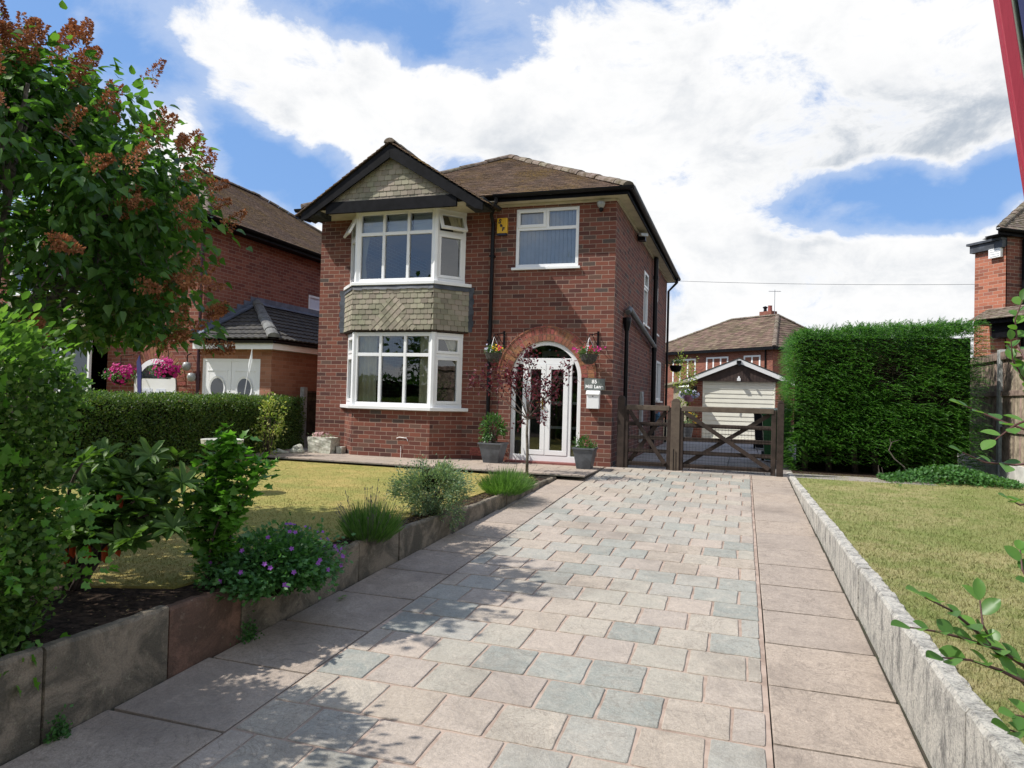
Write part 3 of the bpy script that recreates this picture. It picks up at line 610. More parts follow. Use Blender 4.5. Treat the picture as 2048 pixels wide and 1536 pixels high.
def curtain(A, B, z0, z1, mat, parent, folds=7, amp=.03, tie=None, name='curtain', label=None):
    """hanging cloth between plan points A,B; tie=(zfrac, side) gathers it towards end 1 or 0"""
    A, B = Vector((*A, 0)), Vector((*B, 0)); d = B - A; nrm = Vector((-d.y, d.x, 0)).normalized(); V = []; nu, nv = folds * 6, 16
    for j in range(nv + 1):
        f = j / nv; z = z1 + (z0 - z1) * f; sc_ = 1
        if tie: sc_ = .28 + .72 * min(1, abs(f - tie[0]) / tie[0]) ** 1.1 if f < tie[0] else .28 + .25 * (f - tie[0]) / (1 - tie[0])
        for i in range(nu + 1):
            u = i / nu; uu = (1 - (1 - u) * sc_) if (tie and tie[1]) else u * sc_
            V.append(A + d * uu + nrm * (amp * math.sin(u * folds * 2 * math.pi) + .01 * math.sin(u * 23)) + Vector((0, 0, z)))
    F = [[j * (nu + 1) + i, j * (nu + 1) + i + 1, (j + 1) * (nu + 1) + i + 1, (j + 1) * (nu + 1) + i] for j in range(nv) for i in range(nu)]
    mb = MB(); mb.solid(V, F); return mb.build(name, mat, parent, smooth=True, label=label)
# ================================================================== MAIN HOUSE
HW, HL, HH = 5.74, 8.35, 4.53
H = T('brick_house', (-2.87, 0, 0), 'two-storey red brick house with white bay window and arched white door', 'house')
mb = MB()
DX0, DX1, DSP = -1.79, -.535, 1.489; DR = (DX1 - DX0) / 2; DCX = (DX0 + DX1) / 2
U = lambda x: x + HW
front_holes = [(U(-5.02), U(-2.78), .86, 4.44), (U(DX0), U(DX1), 0.02, DSP + DR), (U(-1.775), U(-.64), 3.405, 4.445)]
wall_holes(mb, (-HW, 0, 0), (1, 0, 0), HW, -.15, HH, front_holes, .26)
# arch spandrels and soffit
na = 24
for i in range(na):
    a0, a1 = math.pi * i / na, math.pi * (i + 1) / na
    p0 = Vector((DCX + DR * math.cos(a0), 0, DSP + DR * math.sin(a0))); p1 = Vector((DCX + DR * math.cos(a1), 0, DSP + DR * math.sin(a1))); zt = DSP + DR
    if abs(p0.z - zt) + abs(p1.z - zt) > 1e-6: mb.face([q for q in (p1, p0, Vector((p0.x, 0, zt)), Vector((p1.x, 0, zt)))])
    mb.face([p0, p1, p1 + Vector((0, .26, 0)), p0 + Vector((0, .26, 0))])
side_holes = [(3.62, 4.30, 2.80, 3.98), (6.25, 7.30, 1.15, 2.17), (5.55, 6.15, 2.80, 3.98)]
wall_holes(mb, (0, 0, 0), (0, 1, 0), HL, -.15, HH, side_holes, .26)
wall_holes(mb, (0, HL, 0), (-1, 0, 0), HW, -.15, HH, [], .26)
wall_holes(mb, (-HW, HL, 0), (0, -1, 0), HL, -.15, HH, [], .26)
# brick apron of the bay
BP = [Vector((-5.1, 0, 0)), Vector((-4.68, -.46, 0)), Vector((-3.12, -.46, 0)), Vector((-2.7, 0, 0))]
for a, b in zip(BP, BP[1:]): mb.face([a + Vector((0, 0, -.15)), b + Vector((0, 0, -.15)), b + Vector((0, 0, .845)), a + Vector((0, 0, .845))])
mb.face([p + Vector((0, 0, .845)) for p in BP])
wall = mb.build('wall', M['brick'], H)
# interior
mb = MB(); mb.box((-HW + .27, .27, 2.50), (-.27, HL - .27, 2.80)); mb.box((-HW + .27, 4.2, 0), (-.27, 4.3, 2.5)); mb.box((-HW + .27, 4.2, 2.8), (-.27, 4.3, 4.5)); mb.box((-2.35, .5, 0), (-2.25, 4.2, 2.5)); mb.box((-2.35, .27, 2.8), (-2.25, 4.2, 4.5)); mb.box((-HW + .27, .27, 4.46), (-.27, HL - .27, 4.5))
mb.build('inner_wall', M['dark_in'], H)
mb = MB(); mb.box((-HW + .27, .27, -.1), (-.27, HL - .27, 0.0)); mb.build('floor', M['floor_in'], H)
# porch inner door seen through the glass
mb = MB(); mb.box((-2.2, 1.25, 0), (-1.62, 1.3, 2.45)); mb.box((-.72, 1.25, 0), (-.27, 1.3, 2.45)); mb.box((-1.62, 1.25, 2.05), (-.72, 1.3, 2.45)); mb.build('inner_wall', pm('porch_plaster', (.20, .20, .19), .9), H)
mb = MB()
framebox(mb, (-1.6, 1.27, 0), (1, 0, 0), (0, 0, 1), 0, .86, 0.01, 2.04, .11, .04, (0, -1, 0))
for z in (.55, 1.02, 1.5): mb.box((-1.49, 1.275, z), (-.85, 1.30, z + .05))
mb.build('inner_door', M['white'], H)
# ---- bay window
def edge(a, b):
    d = (b - a); ln = d.length; ax = d / ln; out = Vector((ax.y, -ax.x, 0)); return ax, ln, out
def off_poly(P, d):
    e = [edge(a, b) for a, b in zip(P, P[1:])]; R = [P[0] + e[0][2] * d / abs(e[0][2].y) * 0 + Vector((-d * 1.36, 0, 0))]
    for i in range(1, len(P) - 1):
        n1, n2 = e[i - 1][2], e[i][2]; bis = (n1 + n2).normalized(); R.append(P[i] + bis * d / bis.dot(n1))
    R.append(P[-1] + Vector((d * 1.36, 0, 0))); return R
UPV = Vector((0, 0, 1))
def bay(z0, z1, zt, name, label, opening):
    bmb = MB(); panes = []
    Pin = BP
    for ei, (a, b) in enumerate(zip(Pin, Pin[1:])):
        ax, ln, out = edge(a, b); nl = 3 if ei == 1 else 1
        A = a - out * .015
        bmb.obox(A + UPV * z0, ax * ln, -out * .07, UPV * .07); bmb.obox(A + UPV * (z1 - .07), ax * ln, -out * .07, UPV * .07)
        us = [0.045 + (ln - .09) * k / nl for k in range(nl + 1)]
        for k, u in enumerate(us):
            w = .05 if 0 < k < nl else .055
            bmb.obox(A + out * .002 + ax * (u - w / 2) + UPV * (z0 + .07), ax * w, -out * .074, UPV * (z1 - z0 - .14))
        for k in range(nl):
            u0, u1 = us[k] + .026, us[k + 1] - .026
            bmb.obox(A - out * .001 + ax * u0 + UPV * (zt - .03), ax * (u1 - u0), -out * .068, UPV * .06)
            for (q0, q1, top) in ((z0 + .07, zt - .03, 0), (zt + .03, z1 - .07, 1)):
                sash = nl == 1
                if sash and not (top and opening):
                    framebox(bmb, A + out * .012, ax, UPV, u0 + .002, u1 - .002, q0 + .002, q1 - .002, .05, .06, out)
                panes.append((A - out * .035, ax, out, u0, u1, q0, q1, sash and top and opening))
    for p in Pin[1:-1]: bmb.lathe([(.062, z0), (.062, z1)], (p.x, p.y + .055, 0), 8)
    # frame against wall
    o = bmb.build(name, M['white'], H, bevel=.004, label=label)
    for (A, ax, out, u0, u1, q0, q1, op) in panes:
        if not op:
            g = MB(); g.face([A + ax * u0 + UPV * q0, A + ax * u1 + UPV * q0, A + ax * u1 + UPV * q1, A + ax * u0 + UPV * q1]); g.build('window_pane', M['glass'], o)
        else:
            an = math.radians(27); top = A + out * .05 + UPV * (q1 + .01); dn = (-UPV * math.cos(an) + out * math.sin(an)); o2 = out * math.cos(an) + UPV * math.sin(an); hh = q1 - q0 + .03
            c = MB(); framebox(c, top, ax, -dn, u0 - .01, u1 + .01, -hh, 0, .052, .045, o2); cs = c.build('top_casement', M['white'], o, bevel=.004)
            g = MB(); c0 = top - o2 * .02; g.face([c0 + ax * u0 + dn * hh, c0 + ax * u1 + dn * hh, c0 + ax * u1, c0 + ax * u0]); g.build('window_pane', M['glass'], o)
    return o
bl = bay(.90, 2.235, 1.83, 'bay_window', 'ground-floor white bay window', False)
bu = bay(3.135, 4.44, 4.02, 'bay_window', 'upper white bay window with its side fanlights open', True)
for zs, bo in ((.845, bl), (3.075, bu)):
    R = off_poly(BP, .085); mb = MB(); mb.prism([(p.x, p.y, zs) for p in R] , (0, 0, .06)); mb.build('window_sill', M['white'], bo, bevel=.006)
# curtains and blinds
curtain((-4.72, -.28), (-4.28, -.30), .93, 2.2, M['curtain'], bl, 4, .025); curtain((-3.42, -.30), (-3.10, -.28), .93, 2.2, M['curtain'], bl, 3, .025)
curtain((-3.03, -.22), (-2.72, .14), .93, 2.2, M['curtain'], bl, 5, .02, (.6, 1)); curtain((-5.0, .0), (-4.8, -.2), .93, 2.2, M['curtain'], bl, 3, .02)
curtain((-4.66, -.28), (-4.42, -.30), 3.15, 4.4, M['curtain'], bu, 4, .025, (.7, 0)); curtain((-3.02, -.22), (-2.72, .12), 3.15, 4.4, M['curtain'], bu, 5, .02, (.62, 1))
for k in range(3):
    x0 = -4.63 + k * .505; mb = MB(); V = []
    for j in range(7):
        z = 4.38 - j * .052; V += [(x0, -.33 + (.02 if j % 2 else 0), z), (x0 + .48, -.33 + (.02 if j % 2 else 0), z)]
    mb.solid(V, [[2 * j, 2 * j + 1, 2 * j + 3, 2 * j + 2] for j in range(6)]); mb.build('blind', M['blindw'], bu)
# tile hanging between the storeys
TP = off_poly(BP, .05)
def scale_tile(mb, o, ax, out, u, z, w, h, rot=0, lift=.014, c=.03):
    P = [(-w / 2, h), (w / 2, h), (w / 2, c), (w / 2 - c, 0), (-w / 2 + c, 0), (-w / 2, c)]; V = []; ca, sa = math.cos(rot), math.sin(rot); tj = random.uniform(-.002, .002)
    for (a, b) in P:
        f = 1 - b / h; a2, b2 = a * ca - b * sa, a * sa + b * ca; V.append(o + ax * (u + a2) + UPV * (z + b2) + out * (.004 + lift * f + tj))
    V2 = [v - out * .008 for v in V]; n = 6
    mb.solid(V + V2, [list(range(n))] + [[i, i + n, (i + 1) % n + n, (i + 1) % n] for i in range(n)])
def diamond(mb, o, ax, out, u, z, r):
    P = [(0, -r, .013), (r, 0, .006), (0, r, .0), (-r, 0, .006)]; V = [o + ax * (u + a) + UPV * (z + b) + out * (.012 + l) for a, b, l in P]; V2 = [v - out * .01 for v in V]
    mb.solid(V + V2, [[0, 1, 2, 3]] + [[i, i + 4, (i + 1) % 4 + 4, (i + 1) % 4] for i in range(4)])
mb = MB(); bmb = MB()
z0t, z1t = 2.285, 3.03; g_ = .094; nr = 8
for ei, (a, b) in enumerate(zip(TP, TP[1:])):
    ax, ln, out = edge(a, b); bmb.face([a + UPV * 2.25, b + UPV * 2.25, b + UPV * 3.07, a + UPV * 3.07])
    mid = ln * .5
    for r_ in range(nr):
        z = z0t + r_ * g_; w = .137; k = -1
        while True:
            u = (k + (.5 if r_ % 2 else 1)) * w; k += 1
            if u - w / 2 > ln: break
            u0, u1 = max(u - w / 2 + .003, 0 if ei else .0), min(u + w / 2 - .003, ln)
            if u1 - u0 < .03: continue
            if ei == 1 and z > z0t + .05 and abs((u0 + u1) / 2 - mid) < (z1t - .14 - z) * .62 - .02 and z < z1t - .14: continue
            scale_tile(mb, a, ax, out, (u0 + u1) / 2, z - .012, u1 - u0, g_ * 1.35, 0, c=.012)
    if ei == 1:
        hb = (z1t - .13 - z0t) * .62; mb.solid([a + ax * (mid - hb) + UPV * z0t + out * .009, a + ax * (mid + hb) + UPV * z0t + out * .009, a + ax * mid + UPV * (z1t - .10) + out * .009], [[0, 1, 2]])
        s = .098
        for i in range(-8, 9):
            for j in range(0, 14):
                u = mid + i * .0695; z = z0t + .03 + j * .0695
                if (i + j) % 2: continue
                if abs(u - mid) < (z1t - .10 - z) * .62 + .065 and z + .06 < z1t - .02: diamond(mb, a, ax, out, u, z, .0625)
for p in TP[1:-1]:   # arris tiles at the angles
    for r_ in range(nr):
        z = z0t + r_ * g_ - .012; mb.tube([p + UPV * z + Vector((0, -.004, 0)), p + UPV * (z + .115) + Vector((0, .012, 0))], [.02, .016], 6)
th = mb.build('hung_tiles', M['scale'], H)
bmb.face([p + UPV * 2.25 for p in TP]); bmb.build('tile_backing', M['tile_base'], H)
mb = MB()
for ei, (a, b) in enumerate(zip(TP, TP[1:])):
    ax, ln, out = edge(a, b); n = 16 if ei == 1 else 5
    for k in range(n):
        u0, u1 = ln * k / n, ln * (k + 1) / n; d0, d1 = random.uniform(-.012, .012), random.uniform(-.012, .012)
        mb.solid([a + ax * u0 + UPV * 3.08 + out * .005, a + ax * u1 + UPV * 3.08 + out * .005, a + ax * u1 + UPV * (2.995 + d1) + out * .03, a + ax * u0 + UPV * (2.995 + d0) + out * .03], [[0, 3, 2, 1]])
for k in range(8):
    z = 2.27 + k * .1
    mb.box((TP[0].x - .10 - .02 * (k % 2), -.012, z), (TP[0].x + .03, -.001, z + .098)); mb.box((TP[-1].x - .03, -.012, z), (TP[-1].x + .08 + .02 * (k % 2), -.001, z + .098))
mb.build('lead_flashing', M['lead'], H)
mb = MB(); mb.prism([(p.x, p.y, 4.44) for p in off_poly(BP, .02)], (0, 0, .09)); mb.build('window_head', M['white'], H)
# ---- first-floor window
def window(parent, A, ax, out, w, h, layout, name='window', pane=M['glass'], sill=True, mat=M['white'], depth=.06, fr=.055, label=None, sd=.06):
    """A lower-left outer corner; layout list of (u0,u1,z0,z1,sash) in 0..1"""
    A, ax, out = Vector(A), Vector(ax), Vector(out); mb = MB(); framebox(mb, A, ax, UPV, 0, w, 0, h, fr, depth, out)
    for (u0, u1, q0, q1, sash) in layout:
        if u0 > 0: mb.obox(A + ax * (u0 * w - fr / 2) + UPV * max(q0 * h, fr) - out * .003, ax * fr, -out * (depth - .006), UPV * (min(q1 * h, h - fr) - max(q0 * h, fr)))
        if q0 > 0: mb.obox(A + ax * max(u0 * w, fr) + UPV * (q0 * h - fr / 2) - out * .004, ax * (min(u1 * w, w - fr) - max(u0 * w, fr)), -out * (depth - .008), UPV * fr)
        if sash: framebox(mb, A + out * .014, ax, UPV, u0 * w + .02, u1 * w - .02, q0 * h + .02, q1 * h - .02, fr * .95, .03, out)
    o = mb.build(name, mat, parent, bevel=.003 if depth > .04 else 0, label=label)
    for (u0, u1, q0, q1, sash) in layout:
        g = MB(); B = A - out * depth * .5; g.face([B + ax * u0 * w + UPV * q0 * h, B + ax * u1 * w + UPV * q0 * h, B + ax * u1 * w + UPV * q1 * h, B + ax * u0 * w + UPV * q1 * h]); g.build('pane', pane, o)
    if sill: s = MB(); s.obox(A - ax * .06 - UPV * .045 + out * sd, ax * (w + .1), -out * (sd + .02), UPV * .042); s.build('window_sill', mat, o, bevel=.004)
    return o
w1 = window(H, (-1.773, .01, 3.407), (1, 0, 0), (0, -1, 0), 1.131, 1.036, [(0, 1, 0, .66, 0), (0, .5, .66, 1, 1), (.5, 1, .66, 1, 0)], label='upper front window with grey vertical blinds')
mb = MB()
for k in range(15):
    x = -1.73 + k * .073; a = .5
    mb.solid([(x, .075, 3.43), (x + .056, .075 + .05, 3.43), (x + .056, .125, 4.42), (x, .075, 4.42)], [[0, 1, 2, 3]])
mb.build('vertical_blind', M['slat'], w1)
# side windows
for (y0, y1, z0, z1, ly) in ((3.62, 4.30, 2.80, 3.98, [(0, 1, 0, .68, 0), (0, 1, .68, 1, 1)]), (6.25, 7.30, 1.15, 2.17, [(0, .5, 0, 1, 1), (.5, 1, 0, 1, 0)]), (5.55, 6.15, 2.80, 3.98, [(0, 1, 0, .68, 0), (0, 1, .68, 1, 1)])):
    window(H, (-.0, y0, z0), (0, 1, 0), (1, 0, 0), y1 - y0, z1 - z0, ly, depth=.07)
# ---- door set
mb = MB(); fy = .035; A = Vector((0, fy, 0))
def arcpts(r, a0, a1, n, y): return [Vector((DCX + r * math.cos(a0 + (a1 - a0) * i / n), y, DSP + r * math.sin(a0 + (a1 - a0) * i / n))) for i in range(n + 1)]
def arcband(mb, r0, r1, y0, y1, a0=0, a1=math.pi, n=28):
    I0, O0, I1, O1 = arcpts(r0, a0, a1, n, y0), arcpts(r1, a0, a1, n, y0), arcpts(r0, a0, a1, n, y1), arcpts(r1, a0, a1, n, y1)
    V = I0 + O0 + I1 + O1; m_ = n + 1; F = []
    for i in range(n): F += [[i, i + 1, m_ + i + 1, m_ + i], [i + 1, i, 2 * m_ + i, 2 * m_ + i + 1], [2 * m_ + i + 1, 2 * m_ + i, 3 * m_ + i, 3 * m_ + i + 1], [m_ + i, m_ + i + 1, 3 * m_ + i + 1, 3 * m_ + i]]
    mb.solid(V, F)
fw = .07
arcband(mb, DR - fw, DR, fy, fy + .07)
mb.box((DX0, fy, .1), (DX0 + fw, fy + .07, DSP)); mb.box((DX1 - fw, fy, .1), (DX1, fy + .07, DSP))
mb.box((DX0, fy - .005, .02), (DX1, fy + .07, .135))
zt = 1.80; hx = math.sqrt((DR - fw) ** 2 - (zt - DSP) ** 2)
mb.box((DCX - hx - .02, fy + .002, zt - .085), (DCX + hx + .02, fy + .068, zt + .02))
DL, DRr = -1.555, -.765
for x in (DL - .03, DRr): mb.box((x, fy + .001, .135), (x + .03 + .03, fy + .069, zt - .085))
door = mb.build('front_door', M['white'], H, bevel=.004, label='white arched door set with two glazed leaves and side lights')
for x0, x1, c0 in ((DL + .03, -1.165, -1), (-1.16, DRr, 1)):
    lf = MB(); framebox(lf, (x0, fy - .012, 0), (1, 0, 0), (0, 0, 1), 0, x1 - x0, .14, zt - .09, .085, .055, (0, -1, 0)); lo = lf.build('door_leaf', M['white'], door, bevel=.005)
    g = MB(); g.face([(x0 + .08, fy + .02, .22), (x1 - .08, fy + .02, .22), (x1 - .08, fy + .02, zt - .17), (x0 + .08, fy + .02, zt - .17)]); g.build('door_pane', M['glass'], door)
mb = MB(); mb.box((-1.225, fy - .03, .93), (-1.195, fy - .014, 1.13)); mb.tube([(-1.21, fy - .03, 1.05), (-1.21, fy - .065, 1.05), (-1.31, fy - .07, 1.05)], .009, 8); mb.build('door_handle', M['brass'], door)
g = MB(); g.face([(DX0 + fw, fy + .03, .135), (DL - .03, fy + .03, .135), (DL - .03, fy + .03, zt - .02), (DX0 + fw, fy + .03, DSP)]); g.build('side_light_pane', M['glass'], door)
g = MB(); g.face([(DRr + .06, fy + .03, .135), (DX1 - fw, fy + .03, .135), (DX1 - fw, fy + .03, DSP), (DRr + .06, fy + .03, zt - .02)]); g.build('side_light_pane', M['glass'], door)
g = MB(); ps = [p for p in arcpts(DR - fw, 0, math.pi, 28, fy + .03) if p.z > zt + .01]; g.face([(DCX + hx, fy + .03, zt + .01)] + ps + [(DCX - hx, fy + .03, zt + .01)]); g.build('fanlight_pane', M['glass'], door)
mb = MB(); mb.box((DX0 - .03, -.16, -.01), (DX1 + .05, .05, .035)); mb.build('doorstep', M['terr'], H, bevel=.008)
# brick arch rings
mb = MB(); mm = MB()
for ring, (r0, r1, n) in enumerate(((DR + .008, DR + .112, 30), (DR + .122, DR + .226, 36), (DR + .236, DR + .262, 26))):
    a0, a1 = (-.0, math.pi)
    for i in range(n):
        p, q = a0 + (a1 - a0) * (i + .06) / n, a0 + (a1 - a0) * (i + .94) / n; y = -.008 - random.uniform(0, .004) - (.012 if ring == 2 else 0)
        pt = lambda r, a, yy: (DCX + r * math.cos(a), yy, DSP + r * math.sin(a))
        V = [pt(r0, p, y), pt(r1, p, y), pt(r1, q, y), pt(r0, q, y), pt(r0, p, .01), pt(r1, p, .01), pt(r1, q, .01), pt(r0, q, .01)]
        mb.solid(V, [[0, 3, 2, 1], [0, 1, 5, 4], [1, 2, 6, 5], [2, 3, 7, 6], [3, 0, 4, 7]])
arcband(mm, DR, DR + .264, -.004, -.0015, n=32); mm.build('arch_mortar', M['mortar'], H); mb.build('brick_arch', M['vous'], H)
# ---- roof
EZ = 4.64; ex0, ex1, ey0, ey1 = -HW - .28, .24, -.27, HL + .28; hw = (ex1 - ex0) / 2; PZ = EZ + hw * math.tan(math.radians(29.5)); rx = (ex0 + ex1) / 2
R0, R1 = Vector((rx, ey0 + hw, PZ)), Vector((rx, ey1 - hw, PZ)); E = [Vector((ex0, ey0, EZ)), Vector((ex1, ey0, EZ)), Vector((ex1, ey1, EZ)), Vector((ex0, ey1, EZ))]
faces = [[E[0], E[1], R0], [E[1], E[2], R1, R0], [E[2], E[3], R1], [E[3], E[0], R0, R1]]
mb = MB()
for f in faces: mb.face(f)
mb.face([E[3], E[2], E[1], E[0]])
# gable roof over the bay
GX, GY0, GZ, GHW = -3.87, -.86, 5.53, 1.75; GE = GZ - 1.12; sl = 1.12 / GHW
pitch = math.tan(math.radians(29.5)); GYb = ey0 + (GZ - EZ) / pitch + .15; yb2 = ey0 + .02
gl = [Vector((GX, GY0, GZ)), Vector((GX - GHW - .1, GY0, GE - .064)), Vector((GX - GHW - .1, yb2, GE - .064)), Vector((GX, GYb, GZ))]
gr = [Vector((GX, GY0, GZ)), Vector((GX, GYb, GZ)), Vector((GX + GHW + .1, yb2, GE - .064)), Vector((GX + GHW + .1, GY0, GE - .064))]
mb.face(gl); mb.face(gr); mb.build('roof_underlay', M['tile_base'], H)
mb = MB()
for f in faces: tile_roof(mb, f, .1, .165)
tile_roof(mb, gl, .1, .165); tile_roof(mb, gr, .1, .165)
roof = mb.build('roof', M['tile'], H)
mb = MB()
for a, b in ((E[0], R0), (E[1], R0), (E[2], R1), (E[3], R1), (R0, R1)): ridge(mb, a + Vector((0, 0, .015)), b + Vector((0, 0, .015)), .11, .3)
ridge(mb, (GX, GY0 - .01, GZ + .01), (GX, GYb, GZ + .01), .11, .3); mb.build('ridge_tile', M['ridge'], H)
# eaves: soffit, fascia, gutters
mb = MB()
for a, b in ((( ex0 + .03, ey0 + .03), (-HW - .002, ey1 - .03)), ((.002, ey0 + .03), (ex1 - .03, ey1 - .03)), ((-HW - .002, ey0 + .03), (.002, -.002)), ((-HW, HL), (0, ey1 - .03))): mb.box((a[0], a[1], 4.535), (b[0], b[1], 4.55))
mb.box((GX - GHW + .02, GY0 + .15, 4.43), (GX + GHW - .02, -.003, 4.438))
mb.box((-2.1, -.03, 4.49), (0, -.002, 4.53)); mb.box((.002, 0, 4.49), (.03, HL, 4.53)); mb.build('soffit', M['cream'], H)
mb = MB()
mb.box((-2.1, ey0 + .005, 4.52), (ex1 - .01, ey0 + .03, 4.66)); mb.box((ex0, ey0 + .005, 4.52), (GX - GHW, ey0 + .03, 4.66)); mb.box((ex1 - .03, ey0 + .03, 4.52), (ex1 - .005, ey1, 4.66)); mb.box((ex0 + .005, ey0 + .03, 4.52), (ex0 + .03, ey1, 4.66)); mb.box((ex0, ey1 - .03, 4.52), (ex1, ey1 - .005, 4.66)); mb.build('fascia', M['black'], H)
def gutter(mb, a, b, r=.058):
    a, b = Vector(a), Vector(b); d = (b - a).normalized(); s = d.cross(UPV).normalized(); V = []; K = 9
    for p in (a, b):
        for k in range(K):
            an = math.pi * k / (K - 1); V.append(p + s * math.cos(an) * r - UPV * math.sin(an) * r)
        for k in range(K - 1, -1, -1):
            an = math.pi * k / (K - 1); V.append(p + s * math.cos(an) * (r - .006) - UPV * math.sin(an) * (r - .006))
    n = 2 * K; F = [[i, (i + 1) % n, (i + 1) % n + n, i + n] for i in range(n)] + [list(range(n))[::-1], [n + i for i in range(n)]]
    mb.solid(V, F)
mb = MB()
gutter(mb, (-2.1, ey0 - .055, 4.63), (ex1 + .1, ey0 - .055, 4.63)); gutter(mb, (ex1 + .055, ey0 - .1, 4.628), (ex1 + .055, ey1, 4.62)); gutter(mb, (ex0 - .1, ey0 - .055, 4.6), (GX - GHW + .05, ey0 - .055, 4.6)); gutter(mb, (ex0 - .055, ey0 - .1, 4.598), (ex0 - .055, ey1, 4.62))
gutter(mb, (GX + GHW + .14, GY0 + .1, 4.36), (GX + GHW + .14, ey0 - .1, 4.38)); gutter(mb, (GX - GHW - .14, GY0 + .1, 4.36), (GX - GHW - .14, ey0 - .1, 4.38))
mb.build('gutter', M['black_pipe'], H)
# bargeboards, tie beam, tympanum
gy = GY0 + .03
def slopept(s, x, dn): return Vector((GX + s * x, gy, GZ - x * sl - dn))
mb = MB()
for s in (-1, 1):
    P = [slopept(s, 0, .03), slopept(s, GHW + .02, .03), slopept(s, GHW + .02, .16), slopept(s, GHW - .12, .215), slopept(s, 0.0, .27)]
    mb.prism(P if s > 0 else P[::-1], (0, .035, 0))
mb.build('bargeboard', M['black'], H, bevel=.004)
mb = MB(); mb.box((-5.16, gy + .045, 4.345), (-2.60, gy + .10, 4.555)); mb.build('tie_beam', M['black'], H, bevel=.004)
mb = MB()
for s in (-1, 1):
    x0, x1 = GX + s * (GHW - .30), GX + s * (GHW + .02); x0, x1 = min(x0, x1), max(x0, x1); mb = MB(); mb.box((x0, gy + .036, 4.33), (x1, gy + .5, 4.47)); mb.build('eaves_box', pm('faded_black_paint', (.05, .053, .053), .7, .3, 12, spec=.1), H, bevel=.006)
ty = gy + .12; mb = MB(); bb = MB(); bb.face([(GX - 1.5, ty, 4.45), (GX + 1.5, ty, 4.45), (GX + 1.5, ty, 4.52), (GX, ty, 5.45), (GX - 1.5, ty, 4.52)]); bb.build('gable_backing', M['tile_base'], H)
for r_ in range(9):
    z = 4.52 + r_ * .094; hwid = (5.43 - z) / sl * .99; k = 0; u = -hwid - (.07 if r_ % 2 else 0)
    while u < hwid:
        a, b = max(u, -hwid), min(u + .137, hwid)
        if b - a > .03: scale_tile(mb, Vector((GX, ty, 0)), Vector((1, 0, 0)), Vector((0, -1, 0)), (a + b) / 2, z, b - a - .005, .125, 0, c=.012)
        u += .137
mb.build('gable_tiles', M['scale'], H)
# ---- pipes
mb = MB(); px = -2.19
mb.tube([(-2.05, ey0 - .055, 4.58), (-2.05, ey0 - .055, 4.50), (px, -.16, 4.33), (px, -.055, 4.2), (px, -.055, .03)], .034, 10)
for z in (3.6, 2.1, .7): mb.box((px - .045, -.09, z), (px + .045, -.001, z + .035))
mb.build('downpipe', M['black_pipe'], H)
mb = MB(); mb.tube([(.085, 5.0, 4.52), (.085, 5.0, .02)], .055, 10)
for z in (4.0, 2.3, .9): mb.tube([(.085, 5.0, z), (.085, 5.0, z + .08)], .066, 10)
mb.build('soil_pipe', M['black_pipe'], H)
mb = MB(); mb.tube([(.075, .93, 2.42), (.075, .93, .02)], .038, 10); mb.tube([(.075, .93, 2.38), (.075, .93, 2.55), (.075, .93, 2.62)], [.045, .075, .075], 10); mb.build('waste_pipe', M['black_pipe'], H)
mb = MB(); mb.tube([(.09, .93, 2.72), (.09, 1.1, 2.80), (.09, 1.25, 2.79), (.09, 4.95, 2.42)], .052, 10); mb.build('sloping_waste_pipe', M['grey_pipe'], H)
mb = MB(); mb.tube([(ex1 + .05, 8.25, 4.56), (ex1 + .05, 8.2, 4.46), (.07, 8.1, 4.2), (.07, 8.1, .02)], .034, 10); mb.build('downpipe', M['black_pipe'], H)
mb = MB(); mb.box((-2.53, -.006, .07), (-2.31, -.0005, .21)); 
for i in range(7):
    for j in range(4): mb.box((-2.515 + i * .0295, -.010, .085 + j * .03), (-2.515 + i * .0295 + .014, -.006, .085 + j * .03 + .012))
mb.build('air_brick', M['vous'], H)
mb = MB(); mb.tube([(-3.75, -.47, .34), (-3.7, -.475, .36), (-3.55, -.475, .35), (-3.53, -.47, .30)], .006, 5); mb.tube([(-3.66, -.47, .0), (-3.66, -.475, .2)], .005, 5); mb.build('cable', M['lettering'], H)
# ---- things fixed to the house
def txt(body, size, loc, mat, parent, name='lettering', rot=(math.pi / 2, 0, 0), offset=0, align='CENTER', spacing=1):
    c = bpy.data.curves.new(name, 'FONT'); c.body = body; c.size = size; c.extrude = .0012; c.offset = offset; c.align_x = align; c.space_character = spacing
    tmp = bpy.data.objects.new(name, c); COL.objects.link(tmp); bpy.context.view_layer.update(); me = bpy.data.meshes.new_from_object(tmp.evaluated_get(bpy.context.evaluated_depsgraph_get())); bpy.data.objects.remove(tmp)
    o = bpy.data.objects.new(name, me); COL.objects.link(o); me.materials.clear(); me.materials.append(mat)
    o.parent = parent; o.location = Vector(loc) - ORG[parent.name]; o.rotation_euler = rot; ORG[o.name] = ORG[parent.name]; return o
t = T('house_sign', (-.30, -.02, 1.385), 'slate-grey plaque reading 85 Mill Lane above the post box', 'sign')
mb = MB(); mb.box((-.475, -.025, 1.285), (-.125, -.002, 1.48)); mb.build('plaque', M['slate'], t, bevel=.003)
txt('85', .085, (-.30, -.028, 1.398), M['lettering'], t, offset=.0035, spacing=1.1); txt('Mill Lane', .078, (-.30, -.028, 1.317), M['lettering'], t, offset=.003, spacing=1.08)
t = T('post_box', (-.305, -.05, 1.1), 'white metal post box with sloping lid below the house sign', 'post box')
mb = MB(); mb.box((-.41, -.11, .97), (-.20, -.002, 1.215)); mb.build('box_body', M['white'], t, bevel=.006)
mb = MB(); mb.prism([(-.42, -.135, 1.21), (-.42, -.002, 1.21), (-.42, -.002, 1.275), (-.42, -.09, 1.275)], (.23, 0, 0)); mb.build('lid', M['white'], t, bevel=.004)
